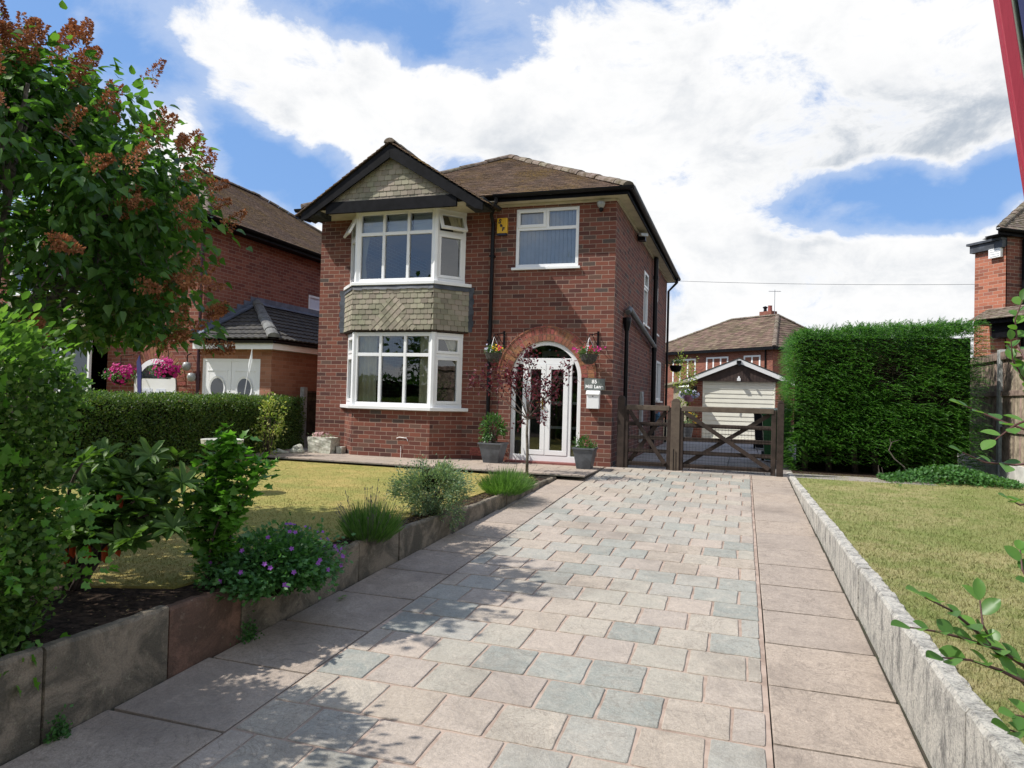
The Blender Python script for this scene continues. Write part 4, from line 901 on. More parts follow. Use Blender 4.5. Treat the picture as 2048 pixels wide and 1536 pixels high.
mb = MB(); mb.tube([(-.305, -.112, 1.18), (-.305, -.118, 1.18)], .012, 10); mb.build('lock', M['metal'], t)
t = T('alarm_box', (-2.02, -.05, 4.14), 'yellow burglar alarm box with dark tumbling letters beside the downpipe', 'alarm box')
mb = MB(); mb.box((-2.115, -.07, 4.02), (-1.925, -.002, 4.29)); mb.build('case', M['yellow'], t, bevel=.01)
mb = MB(); mb.box((-2.105, -.068, 3.985), (-1.935, -.003, 4.019)); mb.build('base', M['navy'], t, bevel=.004)
txt('S', .105, (-2.065, -.073, 4.195), M['navy'], t, rot=(math.pi / 2, .25, 0), offset=.004); txt('a', .095, (-2.025, -.073, 4.135), M['navy'], t, rot=(math.pi / 2, -.3, 0), offset=.004); txt('F', .09, (-1.995, -.073, 4.06), M['navy'], t, rot=(math.pi / 2, .1, 0), offset=.004)
t = T('security_light', (-.25, -.1, 4.38), 'small grey bulkhead security light under the front eaves by the corner', 'lamp')
mb = MB(); mb.lathe([(.0, .085), (.065, .085), (.07, .05), (.06, .02), (.045, -.01), (.035, -.02)], (-.25, -.09, 4.38), 14); mb.build('shade', M['lampg'], t, smooth=True)
mb = MB(); mb.lathe([(.028, -.02), (.03, -.06), (.018, -.085), (0, -.09)], (-.25, -.09, 4.38), 12); mb.box((-.275, -.05, 4.33), (-.225, -.002, 4.40)); mb.build('bracket', M['black_pipe'], t, smooth=False)
t = T('security_camera', (.12, 2.3, 4.42), 'small white camera and floodlight under the side eaves', 'camera')
mb = MB(); mb.bar((.10, 2.1, 4.40), (.2, 2.35, 4.44), .07, .06); mb.build('camera_body', M['lampg'], t, bevel=.006)
mb = MB(); mb.tube([(.004, 2.4, 4.45), (.12, 2.4, 4.46), (.15, 2.25, 4.42)], .015, 8); mb.box((.02, 2.42, 4.36), (.16, 2.6, 4.48)); mb.build('mount', M['black_pipe'], t)
mb = MB(); mb.box((.003, 3.30, .25), (.06, 3.52, 1.33)); mb.box((.06, 3.36, .95), (.075, 3.46, 1.22)); tag(mb.build('meter_box', M['conc'], None, (.03, 3.4, .8), bevel=.01), 'tall narrow grey meter box on the shaded side wall behind the gate', 'meter box')
mb = MB(); mb.box((.003, 5.45, 2.35), (.05, 5.75, 2.62)); tag(mb.build('wall_vent', M['cream'], None, (.03, 5.6, 2.5), bevel=.01), 'pale square vent cowl on the side wall beside the soil pipe', 'vent')
# ================================================================== GATES
def gate(x0, x1, label, brace):
    t = T('wooden_gate', ((x0 + x1) / 2, .1, 0), label, 'gate', 'pair of driveway gates'); y = .1
    rails = [(.97, 1.055), (.71, .775), (.485, .55), (.265, .33), (.045, .115)]
    for i, (a, b) in enumerate(rails):
        mb = MB(); mb.box((x0 + .04, y - (.045 if i == 0 else .02), a), (x1 - .04, y + (.04 if i == 0 else .015), b)); mb.build('rail', M['wood_top'] if i == 0 else M['wood'], t, bevel=.008)
    for x in ((x0, x0 + .075), (x1 - .075, x1)):
        mb = MB(); mb.box((x[0], y - .035, .0), (x[1], y + .035, 1.03)); mb.build('stile', M['wood'], t, bevel=.008)
    mb = MB(); mb.bar((x0 + .09, y - .045, .955 if brace else .955), (x1 - .10, y - .045, .10), .065, .03, (0, -1, 0)); mb.bar((x0 + .09, y - .0, .10), (x1 - .10, y - .0, .955), .04, .065, (0, -1, 0)) if False else mb.bar((x0 + .09, y + .03, .10), (x1 - .10, y + .03, .955), .065, .025, (0, -1, 0)); mb.build('cross_brace', M['wood'], t)
    mb = MB(); x = x0 + .08
    while x < x1 - .08: mb.bar((x, y - .022, .02), (x, y - .022, .75), .0025, .0025, (0, 1, 0)); x += .05
    z = .03
    while z < .76: mb.bar((x0 + .08, y - .024, z), (x1 - .08, y - .024, z), .0025, .0025); z += .05
    mb.build('wire_mesh', M['black'], t); return t
gate(.20, .985, 'short left-hand driveway gate of weathered cross-braced rails next to the house corner', True)
gate(1.10, 2.60, 'long right-hand driveway gate of weathered rails with a large cross brace and wire mesh', True)
def post(x0, x1, top, label, mat=M['wood']):
    mb = MB(); mb.box((x0, .05, -.05), (x1, .15, top - .05)); mb.prism([(x0, .05, top - .05), (x0 + (x1 - x0) * .2, .05, top - .012), (x0 + (x1 - x0) * .5, .05, top), (x0 + (x1 - x0) * .8, .05, top - .012), (x1, .05, top - .05)], (0, .1, 0)); o = mb.build('gate_post', mat, None, ((x0 + x1) / 2, .1, 0), bevel=.006); tag(o, label, 'gate post')
post(.09, .21, 1.21, 'dark gate post hard against the house corner and downpipe'); post(.975, 1.115, 1.18, 'thick pale weathered gate post where the two gate leaves meet', M['wood_top']); post(2.61, 2.71, 1.19, 'gate post beside the tall conifer hedge')
mb = MB(); mb.tube([(1.03, .03, .35), (1.03, .03, -.03)], .008, 6); tag(mb.build('drop_bolt', M['black'], None, (1.03, .03, .1)), 'thin dark drop bolt on the middle gate post', 'bolt')
# ================================================================== REAR GARAGE
GY = 12.0; G = T('garage', (1.95, GY, 0), 'detached brick garage with cream door, brown gable boards and white barge', 'garage')
mb = MB(); wall_holes(mb, (.40, GY, 0), (1, 0, 0), 3.1, -.1, 1.93, [(.44, 2.66, 0, 1.90)], .2)
for x in (.40, 3.5): mb.box((x - (.0 if x < 1 else .2), GY + .2, -.1), (x + (.2 if x < 1 else 0), GY + 5.5, 1.93))
mb.build('wall', M['brick_n'], G)
mb = MB(); n = 13
for i in range(n):
    z = .0 + i * 1.89 / n; h = 1.89 / n; mb.solid([(.845, GY + .03, z + .006), (3.055, GY + .03, z + .006), (3.055, GY + .045, z + h), (.845, GY + .045, z + h), (.845, GY + .05, z), (3.055, GY + .05, z)], [[0, 1, 2, 3], [4, 5, 1, 0]])
dr = mb.build('garage_door', M['gardoor'], G); mb = MB(); framebox(mb, (.84, GY + .01, 0), (1, 0, 0), UPV, 0, 2.22, 0, 1.9, .03, .05, (0, -1, 0)); mb.build('door_frame', M['gardoor'], dr)
mb = MB(); mb.tube([(1.93, GY - .02, .98), (1.93, GY + .03, .98)], .03, 8); mb.box((1.91, GY - .03, .88), (1.95, GY - .01, 1.0)); mb.build('door_handle', M['black'], dr)
mb = MB(); ap = 2.56; mb.prism([(.25, GY - .05, 1.85), (3.65, GY - .05, 1.85), (1.95, GY - .05, ap - .02)][::-1], (0, .06, 0)); x = .3
while x < 3.6: mb.box((x, GY - .056, 1.85), (x + .085, GY - .05, max(1.86, min(ap - .06, 1.85 + (1.7 - abs(x + .04 - 1.95)) * .40)))); x += .1
mb.build('gable_boards', M['brownboard'], G)
mb = MB()
for s in (-1, 1):
    P = [(1.95, GY - .14, ap + .02), (1.95 + s * 1.72, GY - .14, ap - .70), (1.95 + s * 1.72, GY - .14, ap - .84), (1.95, GY - .14, ap - .13)]; mb.prism(P if s > 0 else P[::-1], (0, .03, 0))
mb.build('bargeboard', M['white'], G, bevel=.004)
mb = MB()
for s in (-1, 1): mb.obox((1.95, GY - .15, ap + .03), (s * 1.78, 0, -.745), (0, 5.8, 0), (0, 0, .03))
mb.build('roof', M['tile_dark'], G)
mb = MB(); mb.box((1.88, GY - .2, ap - .14), (2.02, GY - .14, ap - .04)); mb.bar((1.95, GY - .2, ap - .15), (1.98, GY - .3, ap - .22), .05, .05); tag(mb.build('flood_light', M['black_pipe'], None, (1.95, GY - .2, ap - .1)), 'black floodlight at the peak of the garage gable', 'lamp')
mb = MB(); mb.box((1.9, GY - .14, 1.87), (2.01, GY - .06, 1.96)); mb.box((1.93, GY - .10, 1.96), (1.98, GY - .06, 2.02)); tag(mb.build('sensor_light', M['white'], None, (1.95, GY - .1, 1.9)), 'small white sensor lamp above the garage door', 'lamp')
mb = MB(); mb.box((.54, GY - .1, 1.42), (.66, GY - .01, 1.68)); mb.box((.57, GY - .12, 1.46), (.63, GY - .1, 1.64)); tag(mb.build('wall_lamp', M['black_pipe'], None, (.6, GY - .05, 1.5), bevel=.01), 'dark box lamp on the brick pier left of the garage door', 'lamp')
# cream rendered outbuilding edge left of the garage
mb = MB(); mb.box((-.05, GY - .4, -.05), (.35, GY + 3, 1.62)); mb.prism([(-.7, GY - .5, 1.60), (.4, GY - .5, 1.80), (.4, GY - .5, 1.86), (-.7, GY - .5, 1.66)][::-1], (0, 2.6, 0)); tag(mb.build('outbuilding', M['cream'], None, (.1, GY, 0)), 'cream rendered outbuilding beside the garage, mostly hidden by the house', 'outbuilding')
# wheelie bin
def wbin(cx, cy, label, mat, s=1.0):
    t = T('wheelie_bin', (cx, cy, 0), label, 'wheelie bin')
    mb = MB(); a, b, h = .20 * s, .26 * s, .95 * s; c, d = .27 * s, .31 * s
    V = [(cx - a, cy - a, .04), (cx + a, cy - a, .04), (cx + a, cy + a, .04), (cx - a, cy + a, .04), (cx - b, cy - d, h), (cx + b, cy - d, h), (cx + b, cy + c, h), (cx - b, cy + c, h)]
    mb.solid(V, BF); mb.box((cx - b - .015, cy - d - .015, h - .06), (cx + b + .015, cy + c + .015, h)); mb.build('bin_body', mat, t, bevel=.02)
    mb = MB(); mb.prism([(cx - b - .02, cy - d - .04, h + .002), (cx - b - .02, cy + c + .04, h + .002), (cx - b - .02, cy + c, h + .09), (cx - b - .02, cy - d, h + .055)], (2 * b + .04, 0, 0)); mb.tube([(cx - b, cy + c + .06, h), (cx + b, cy + c + .06, h)], .018, 8); mb.build('lid', mat, t, bevel=.015)
    for sx in (-1, 1): mb = MB(); mb.tube([(cx + sx * (a + .0), cy + a, .1), (cx + sx * (a + .05), cy + a, .1)], .1, 14); mb.build('wheel', M['black_pipe'], t)
wbin(2.72, 3.1, 'green wheelie bin behind the right gate, half hidden by the conifer hedge', M['binG'], 1.02)
wbin(2.62, 7.2, 'black wheelie bin standing farther back in the yard behind the green one', M['black_pipe'], 1.0)
# ================================================================== HOUSE BEHIND (turned about 40 degrees)
C0 = Vector((3.78, 34, 0)); a_ = Vector((-6.45, 5.5, 0)).normalized(); b_ = Vector((5.5, 6.45, 0)).normalized()
B = T('brick_house', tuple(C0), 'distant brick house with brown hipped roof and chimney beyond the garage', 'house')
Lf, Dp, eh = 11.5, 7.6, 4.62
mb = MB(); q = C0 + a_ * Lf
wall_holes(mb, q, -a_, Lf, -.1, eh, [], .25); wall_holes(mb, C0, b_, Dp, -.1, eh, [], .25); wall_holes(mb, C0 + b_ * Dp, a_, Lf, -.1, eh, [], .25); wall_holes(mb, q + b_ * Dp, -b_, Dp, -.1, eh, [], .25)
mb.build('wall', M['brick_n'], B)
o_ = .4; P0 = C0 - a_ * o_ - b_ * o_; P1 = C0 + a_ * (Lf + o_) - b_ * o_; P2 = P1 + b_ * (Dp + 2 * o_); P3 = P0 + b_ * (Dp + 2 * o_); ez = Vector((0, 0, eh + .05)); hw2 = Dp / 2 + o_; rz = Vector((0, 0, eh + .05 + hw2 * .60))
Ra = P0 + a_ * (hw2 - 1.1) + b_ * hw2 + rz; Rb = P1 - a_ * (hw2 + 1.1) + b_ * hw2 + rz; e4 = [p + ez for p in (P0, P1, P2, P3)]
RF = [[e4[1], e4[0], Ra, Rb], [e4[0], e4[3], Ra], [e4[3], e4[2], Rb, Ra], [e4[2], e4[1], Rb]]
mb = MB()
for f in RF: mb.face(f)
mb.build('roof_underlay', M['tile_base'], B)
mb = MB()
for f in RF[:2]: tile_roof(mb, f, .28, .3, .02, .02, .006)
rf = mb.build('roof', M['tile_rear'], B)
mb = MB()
for p, q2 in ((e4[0], Ra), (e4[1], Rb), (Ra, Rb), (e4[3], Ra)): ridge(mb, p + Vector((0, 0, .03)), q2 + Vector((0, 0, .03)), .15, .4)
mb.build('ridge_tile', M['ridge'], B)
mb = MB(); cc = Ra + a_ * .9 + b_ * .5; cc.z = 0; mb.obox(cc + Vector((0, 0, rz.z - 1)), a_ * 1.0, b_ * .6, (0, 0, 1.45)); mb.build('chimney', M['brick_n'], rf)
mb = MB(); k = cc + a_ * .35 + b_ * .3 + Vector((0, 0, rz.z + .45)); mb.lathe([(.15, 0), (.13, .35), (.15, .4)], k, 12); mb.build('chimney_pot', M['vous'], rf)
mb = MB(); k = cc + a_ * .75 + b_ * .3 + Vector((0, 0, rz.z + .45)); mb.lathe([(.12, 0), (.1, .22), (.17, .3), (.17, .34), (0, .42)], k, 10); mb.build('chimney_pot', M['black_pipe'], rf)
t = T('tv_aerial', tuple(cc + Vector((0, 0, rz.z))), 'thin television aerial mast beside the chimney of the distant house', 'aerial'); mb = MB(); k = cc - a_ * .1 + b_ * .2 + Vector((0, 0, rz.z - .2)); mb.tube([k, k + Vector((0, 0, 2.1))], .02, 5)
mb.tube([k + Vector((-.4, 0, 2.0)), k + Vector((.4, .2, 2.0))], .015, 4)
for i in range(5): mb.tube([k + Vector((-.3 + i * .15, -.15, 1.98)), k + Vector((-.3 + i * .15, .18, 2.0))], .01, 4)
mb.build('mast', M['metal'], t)
mb = MB(); mb.obox(P0 - b_ * .06 + ez - Vector((0, 0, .16)), a_ * (Lf + .8), b_ * .05, (0, 0, .2)); mb.obox(P0 - a_ * .06 + ez - Vector((0, 0, .16)), b_ * (Dp + .8), a_ * .05, (0, 0, .2)); mb.build('gutter', M['black'], B)
for (u, w, z, h, ly) in ((.9, 1.3, 2.95, 1.3, [(0, .5, 0, 1, 0), (.5, 1, 0, 1, 0)]), (3.45, 1.9, 2.95, 1.3, [(0, .33, 0, 1, 0), (.33, .66, 0, 1, 0), (.66, 1, 0, 1, 0)]), (6.3, 2.2, 2.3, 1.9, [(0, .33, 0, 1, 0), (.33, .66, 0, 1, 0), (.66, 1, 0, 1, 0)]), (1.5, 2.2, .6, 1.3, [(0, .5, 0, 1, 0), (.5, 1, 0, 1, 0)])):
    window(B, C0 + a_ * (u + w) - b_ * .03 + UPV * z, -a_, -b_, w, h, ly, pane=pm('curtained_far_pane', (.38, .40, .44), .08, .15, 1.5, spec=.8), fr=.11, depth=.08)
mb = MB(); k = C0 + a_ * .5 - b_ * .07; mb.tube([k + UPV * eh, k], .05, 6); mb.build('downpipe', M['black'], B)
# ================================================================== LEFT NEIGHBOUR
Nb = T('brick_house', (-11.5, 0, 0), 'red brick house next door on the left, mostly hidden by the lilac', 'house')
mb = MB(); NX1, NX0, NL, NH = -8.5, -14.6, 8.5, 4.55
NDX = -9.66
wall_holes(mb, (NX0, 0, 0), (1, 0, 0), NX1 - NX0, -.1, NH, [(1.2, 3.6, .9, 4.4)], .25); wall_holes(mb, (NX1, 0, 0), (0, 1, 0), NL, -.1, NH, [(3.66, 4.5, 2.95, 3.62)], .25); wall_holes(mb, (NX1, NL, 0), (-1, 0, 0), NX1 - NX0, -.1, NH, [], .25); wall_holes(mb, (NX0, NL, 0), (0, -1, 0), NL, -.1, NH, [], .25)
mb.build('wall', M['brick_n'], Nb)
mb = MB(); mb.box((NX0 + .3, .3, 2.5), (NX1 - .3, NL - .3, 2.8)); mb.box((NX0 + .3, 3, 0), (NX1 - .3, 3.1, 4.5)); mb.build('inner_wall', M['dark_in'], Nb)
mb = MB(); nx0, nx1, ny0, ny1 = NX0 - .33, NX1 + .33, -.35, NL + .33; hw3 = (nx1 - nx0) / 2; NP = 4.62 + hw3 * math.tan(math.radians(33)); n0, n1 = Vector(((nx0 + nx1) / 2, ny0 + hw3, NP)), Vector(((nx0 + nx1) / 2, ny1 - hw3, NP)); ne = [Vector((nx0, ny0, 4.62)), Vector((nx1, ny0, 4.62)), Vector((nx1, ny1, 4.62)), Vector((nx0, ny1, 4.62))]
NF = [[ne[0], ne[1], n0], [ne[1], ne[2], n1, n0], [ne[2], ne[3], n1], [ne[3], ne[0], n0, n1]]
for f in NF: mb.face(f)
mb.build('roof_underlay', M['tile_base'], Nb); mb = MB()
for f in NF[:2]: tile_roof(mb, f, .1, .165)
mb.build('roof', M['tile'], Nb); mb = MB()
for p, q in ((ne[0], n0), (ne[1], n0), (n0, n1), (ne[2], n1)): ridge(mb, p + Vector((0, 0, .02)), q + Vector((0, 0, .02)), .11, .3)
mb.build('ridge_tile', M['ridge'], Nb)
mb = MB(); mb.box((nx1 - .03, ny0, 4.48), (nx1, ny1, 4.64)); mb.box((nx0, ny0, 4.48), (nx1 - .03, ny0 + .03, 4.64)); gutter(mb, (nx1 + .055, ny0 - .1, 4.6), (nx1 + .055, ny1, 4.6)); gutter(mb, (nx0, ny0 - .055, 4.6), (nx1 + .1, ny0 - .055, 4.6)); mb.box((NX1 + .002, ny0 + .03, 4.50), (nx1 - .03, ny1, 4.52)); mb.build('gutter', M['black'], Nb)
window(Nb, (NX1 + .0, 3.68, 2.96), (0, 1, 0), (1, 0, 0), .8, .65, [(0, 1, 0, .45, 0), (0, 1, .45, 1, 0)], pane=M['slat'], sill=False)
window(Nb, (NX0 + 1.2, -.45, .92), (1, 0, 0), (0, -1, 0), 2.4, 1.35, [(0, .33, 0, 1, 0), (.33, .66, 0, 1, 0), (.66, 1, 0, 1, 0)], pane=M['glass_dk']); window(Nb, (NX0 + 1.2, -.45, 3.1), (1, 0, 0), (0, -1, 0), 2.4, 1.3, [(0, .33, 0, 1, 0), (.33, .66, 0, 1, 0), (.66, 1, 0, 1, 0)], pane=M['glass_dk'])
mb = MB(); mb.box((NX0 + 1.15, -.44, -.1), (NX0 + 3.65, -.002, .9)); mb.build('bay_wall', M['brick_n'], Nb); mb = MB(); mb.box((NX0 + 1.15, -.44, 2.3), (NX0 + 3.65, -.002, 3.08)); mb.build('bay_wall', M['scale'], Nb)
# arched white door of neighbour
mb = MB(); r = .55; cx, cz = NDX, 1.18
def arch2(r, y): return [(cx + r * math.cos(math.pi * i / 20), y, cz + r * math.sin(math.pi * i / 20)) for i in range(21)]
mb.prism(arch2(r, -.03) + [(cx - r, -.03, 0), (cx + r, -.03, 0)], (0, .025, 0)); nd = mb.build('arched_door', M['white'], Nb)
mb = MB(); P = [p for p in arch2(r * .8, -.034) if p[2] > cz + .12]; mb.face(P[::-1] if False else P); mb.build('fanlight_pane', M['glass_dk'], nd); mb = MB(); mb.box((cx - .30, -.036, .35), (cx - .05, -.032, 1.1)); mb.box((cx + .05, -.036, .35), (cx + .30, -.032, 1.1)); mb.build('door_pane', M['slat'], nd)
mb = MB()
for i in range(26):
    p, q = math.pi * (i + .05) / 26, math.pi * (i + .95) / 26; f = lambda r, a, y: (cx + r * math.cos(a), y, cz + r * math.sin(a)); V = [f(.57, p, -.012), f(.79, p, -.012), f(.79, q, -.012), f(.57, q, -.012), f(.57, p, .01), f(.79, p, .01), f(.79, q, .01), f(.57, q, .01)]; mb.solid(V, [[0, 3, 2, 1], [0, 1, 5, 4], [1, 2, 6, 5], [2, 3, 7, 6], [3, 0, 4, 7]])
mb.build('brick_arch', M['vous'], Nb)
mb = MB(); mb.tube([(NX1 - .03, -.05, 4.5), (NX1 - .03, -.05, .05)], .032, 8); mb.build('downpipe', pm('maroon_pipe', (.045, .01, .02), .4), Nb)
# garage extension of the neighbour
gx0, gx1, gz = -8.5, -6.78, 2.06
X = T('garage_extension', (-7.6, 0, 0), 'low brick garage extension with white double doors and ribbed dark hipped roof', 'garage')
mb = MB(); wall_holes(mb, (gx0 + .02, -.02, 0), (1, 0, 0), gx1 - gx0 - .02, -.1, gz - .02, [(.03, 1.44, -.05, 1.75)], .12); wall_holes(mb, (gx1, -.02, 0), (0, 1, 0), 6.5, -.1, gz - .02, [], .12); mb.build('wall', M['brick_g'], X)
mb = MB(); framebox(mb, (gx0 + .05, -.01, 0), (1, 0, 0), UPV, 0, 1.41, 0, 1.75, .05, .06, (0, -1, 0)); gd = mb.build('double_door', M['white'], X)
for x0 in (gx0 + .1, gx0 + .76):
    mb = MB(); mb.box((x0, .0, .05), (x0 + .65, .04, 1.70)); framebox(mb, (x0 + .09, -.002, 1.3), (1, 0, 0), UPV, 0, .47, 0, .3, .02, .01, (0, -1, 0)); mb.box((x0 + .07, -.012, 1.50), (x0 + .58, .0, 1.515)); dl = mb.build('door_leaf', M['white'], gd)
    mb = MB(); ring = []; K = 24
    V = []
    for r1, r2, y in ((.20, .15, -.02), (.16, .115, -.012)):
        V += [(x0 + .325 + r1 * math.cos(6.2832 * k / K), y, 1.15 + 1.25 * r1 * math.sin(6.2832 * k / K)) for k in range(K)]
    mb.solid(V, [[k, (k + 1) % K, (k + 1) % K + K, k + K] for k in range(K)]); mb.build('oval_frame', M['white'], dl)
    mb = MB(); mb.face([(x0 + .325 + .165 * math.cos(6.2832 * k / K), -.013, 1.15 + .205 * math.sin(6.2832 * k / K)) for k in range(K)]); mb.build('oval_pane', M['glass_dk'], dl)
mb = MB(); mb.box((gx0 + .0, -.26, gz - .13), (gx1 + .2, -.235, gz + .03)); mb.box((gx1 + .175, -.235, gz - .13), (gx1 + .2, 6.5, gz + .03)); mb.build('fascia', M['white'], X)
mb = MB(); mb.box((gx0, -.235, gz - .13), (gx1 + .175, .0, gz - .12)); mb.box((gx1, 0, gz - .13), (gx1 + .175, 6.5, gz - .12)); mb.build('soffit', M['cream'], X)
mb = MB(); gutter(mb, (gx0, -.31, gz + .03), (gx1 + .27, -.31, gz + .03), .05); gutter(mb, (gx1 + .25, -.3, gz + .03), (gx1 + .25, 6.5, gz + .03), .05); mb.build('gutter', M['black_pipe'], X)
top = 3.08; xo, yo = gx1 + .26, -.32; run = xo - gx0; gp = Vector((gx0, yo + run, top)); ge = Vector((xo, yo, gz + .06)); gw = Vector((gx0, yo, gz + .06)); gb = Vector((xo, 6.5, gz + .06)); gt = Vector((gx0, 6.5, top))
mb = MB(); mb.face([gw, ge, gp]); mb.face([ge, gb, gt, gp]); mb.build('roof_underlay', M['tile_base'], X)
def pantiles(mb, poly, gauge=.24, w=.15, amp=.022):
    P = [Vector(p) for p in poly]; n = facenormal(P); n = n if n.z > 0 else -n; h = math.hypot(n.x, n.y); t = Vector((-n.y / h, n.x / h, 0)); s = n.cross(t)
    if s.z < 0: s = -s; t = -t
    o = P[0]; Q = [((p - o).dot(t), (p - o).dot(s)) for p in P]; nq = len(Q); smx = max(q[1] for q in Q); sv = min(q[1] for q in Q)
    while sv < smx:
        sc_ = min(sv + gauge * .5, smx - 1e-3); xs = []
        for i in range(nq):
            (x1, y1), (x2, y2) = Q[i], Q[(i + 1) % nq]
            if (y1 > sc_) != (y2 > sc_): xs.append(x1 + (x2 - x1) * (sc_ - y1) / (y2 - y1))
        if len(xs) >= 2:
            a, b = min(xs), max(xs); m_ = max(2, int((b - a) / (w / 8))); V = []
            for i in range(m_ + 1):
                u = a + (b - a) * i / m_; z = amp * abs(math.sin(math.pi * u / w)) ** .7
                V += [o + t * u + s * (sv - .02) + n * (z + .005), o + t * u + s * (sv - .02) + n * (z + .03), o + t * u + s * (sv + gauge * 1.08) + n * (z + .004)]
            mb.solid(V, [f for i in range(m_) for f in ([3 * i, 3 * i + 3, 3 * i + 4, 3 * i + 1], [3 * i + 1, 3 * i + 4, 3 * i + 5, 3 * i + 2])])
        sv += gauge
mb = MB(); pantiles(mb, [gw, ge, gp]); pantiles(mb, [ge, gb, gt, gp]); mb.build('roof', M['tile_dark'], X)
mb = MB(); ridge(mb, ge + Vector((0, 0, .06)), gp + Vector((0, 0, .06)), .12, .42); mb.build('hip_tile', pm('grey_hip_tile', (.17, .175, .17), .9, .3, 6, .3, 40, col2=(.10, .10, .10)), X)
mb = MB()
for i in range(9): 
    f0 = i / 9; y0 = yo + run * f0; z0 = gz + .1 + (top - gz) * f0; mb.box((gx0 + .002, y0, z0 - .04), (gx0 + .02, y0 + run / 9, z0 + .17))
mb.box((gx0 + .002, gp.y, top - .02), (gx0 + .02, 6.5, top + .17)); mb.obox((gx0 + .02, gp.y, top + .05), (0, 5, 0), (.2, 0, -.08), (0, 0, .012)); mb.bar(gw + Vector((.08, 0, .07)), gp + Vector((.08, 0, .07)), .16, .03); mb.build('lead_flashing', pm('blue_grey_lead', (.13, .155, .21), .55, .2, 5), X)
# hanging lamp & petunia baskets etc are added with the plants
t = T('wall_lantern', (-8.75, -.12, 1.5), 'pair of glass globe lanterns on the neighbour wall beside the magenta flowers', 'lamp'); mb = MB(); mb.tube([(-8.75, -.02, 1.85), (-8.75, -.12, 1.8), (-8.75, -.12, 1.66)], .012, 6); mb.build('bracket', M['black'], t)
for z, x in ((1.58, -8.75), (1.36, -8.62)): mb = MB(); mb.lathe([(0, -.1), (.07, -.07), (.09, 0), (.07, .07), (0, .09)], (x, -.13, z), 12); mb.build('globe', M['lampg'], t, smooth=True)
mb = MB(); mb.tube([(-7.15, -.35, .9), (-7.0, -.33, 1.93)], .008, 5); mb.prism([(-7.0, -.33, 1.92), (-7.08, -.34, 1.62), (-7.04, -.34, 1.45), (-6.99, -.33, 1.7)], (0, .004, 0)); tag(mb.build('flagpole', M['white'], None, (-7.1, -.34, 1)), 'thin white garden pole with furled pennant in front of the double doors', 'pole')
mb = MB(); mb.prism([(-9.2, -.9, .9), (-9.26, -.9, 1.62), (-9.2, -.9, 1.75), (-9.14, -.9, 1.5), (-9.12, -.9, .9)], (0, .02, 0)); tag(mb.build('folded_parasol', pm('navy_cloth', (.03, .03, .14), .8), None, (-9.2, -.9, 0)), 'slim folded navy parasol before the neighbour arched door', 'parasol')
# boundary fence between the houses
F_ = T('fence', (-6.55, 1.6, 0), 'dark overlapping board fence panel between the two houses', 'fence')
mb = MB(); mb.box((-6.58, .82, -.05), (-6.52, 2.7, .2)); mb.build('gravel_board', M['conc'], F_)
mb = MB()
for k in range(10):
    z = .2 + k * .092; V = []; n = 10
    for i in range(n + 1):
        y = .82 + 1.88 * i / n; w = .012 * math.sin(i * 1.3 + k * 2.1) + random.uniform(-.004, .004); V += [(-6.535, y, z + w), (-6.555, y, z + .115)]
    mb.solid(V, [[2 * i, 2 * i + 2, 2 * i + 3, 2 * i + 1] for i in range(n)])
mb.box((-6.57, .82, 1.1), (-6.52, 2.7, 1.14)); mb.build('lap_board', M['fence_d'], F_)
mb = MB(); mb.box((-6.6, .70, -.1), (-6.5, .82, 1.22)); mb.build('fence_post', M['conc'], F_, bevel=.008)
# ================================================================== RIGHT NEIGHBOUR
r0 = Vector((7.5, 6.1, 0)); e1 = Vector((-.571, .821, 0)); e2 = Vector((.821, .571, 0))
Rn = T('brick_house', tuple(r0), 'orange-red brick house at the right edge behind the board fence', 'house')
mb = MB(); wall_holes(mb, r0, e2, 6, -.1, 4.98, [], .25); mb.build('wall', M['brick'], Rn)
wl = .74; mb = MB(); wall_holes(mb, r0 - e2 * .03 + e1 * wl, -e1, wl, -.1, 4.72, [], .25); wall_holes(mb, r0 + e1 * wl + e2 * 5, -e2, 5, -.1, 4.72, [], .25); mb.build('side_wall', M['brick_r'], Rn)
mb = MB(); tp = Vector((0, 0, 4.70)); A = r0 + e1 * (wl + .06) - e2 * .12; mb.obox(A + tp, -e1 * (wl + .04), e2 * .3, (0, 0, .17)); mb.obox(A + tp + Vector((0, 0, .17)) - e2 * .05 + e1 * .05, -e1 * (wl + .1), e2 * 3.4, (0, 0, .05)); mb.build('parapet', M['lead'], Rn)
mb = MB(); E0 = r0 - e2 * .36 - e1 * .10 + Vector((0, 0, 5.08)); E1 = E0 + e2 * 7.5; hh = 3.3; Rr = E0 + e2 * hh + e1 * 1.7 + Vector((0, 0, 1.55)); Re = E1 + e1 * 1.7 + Vector((0, 0, 1.55)); rfs = [[E0, E1, Re, Rr]]
u = MB(); u.face(rfs[0]); u.face([E0 - UPV * .02, Rr - UPV * .02, Re - UPV * .02, E1 - UPV * .02]); u.face([r0 + UPV * 5.0 - e2 * .2, r0 + UPV * 5.0 + e2 * 6, r0 + UPV * 5.0 + e2 * 6 + e1 * .6, r0 + UPV * 5.0 + e1 * .6])
u.build('roof_underlay', M['tile_base'], Rn); tile_roof(mb, rfs[0], .1, .165); ridge(mb, E0 + (Rr - E0) * .03, Rr, .09, .3); mb.build('roof', M['ridge'], Rn)
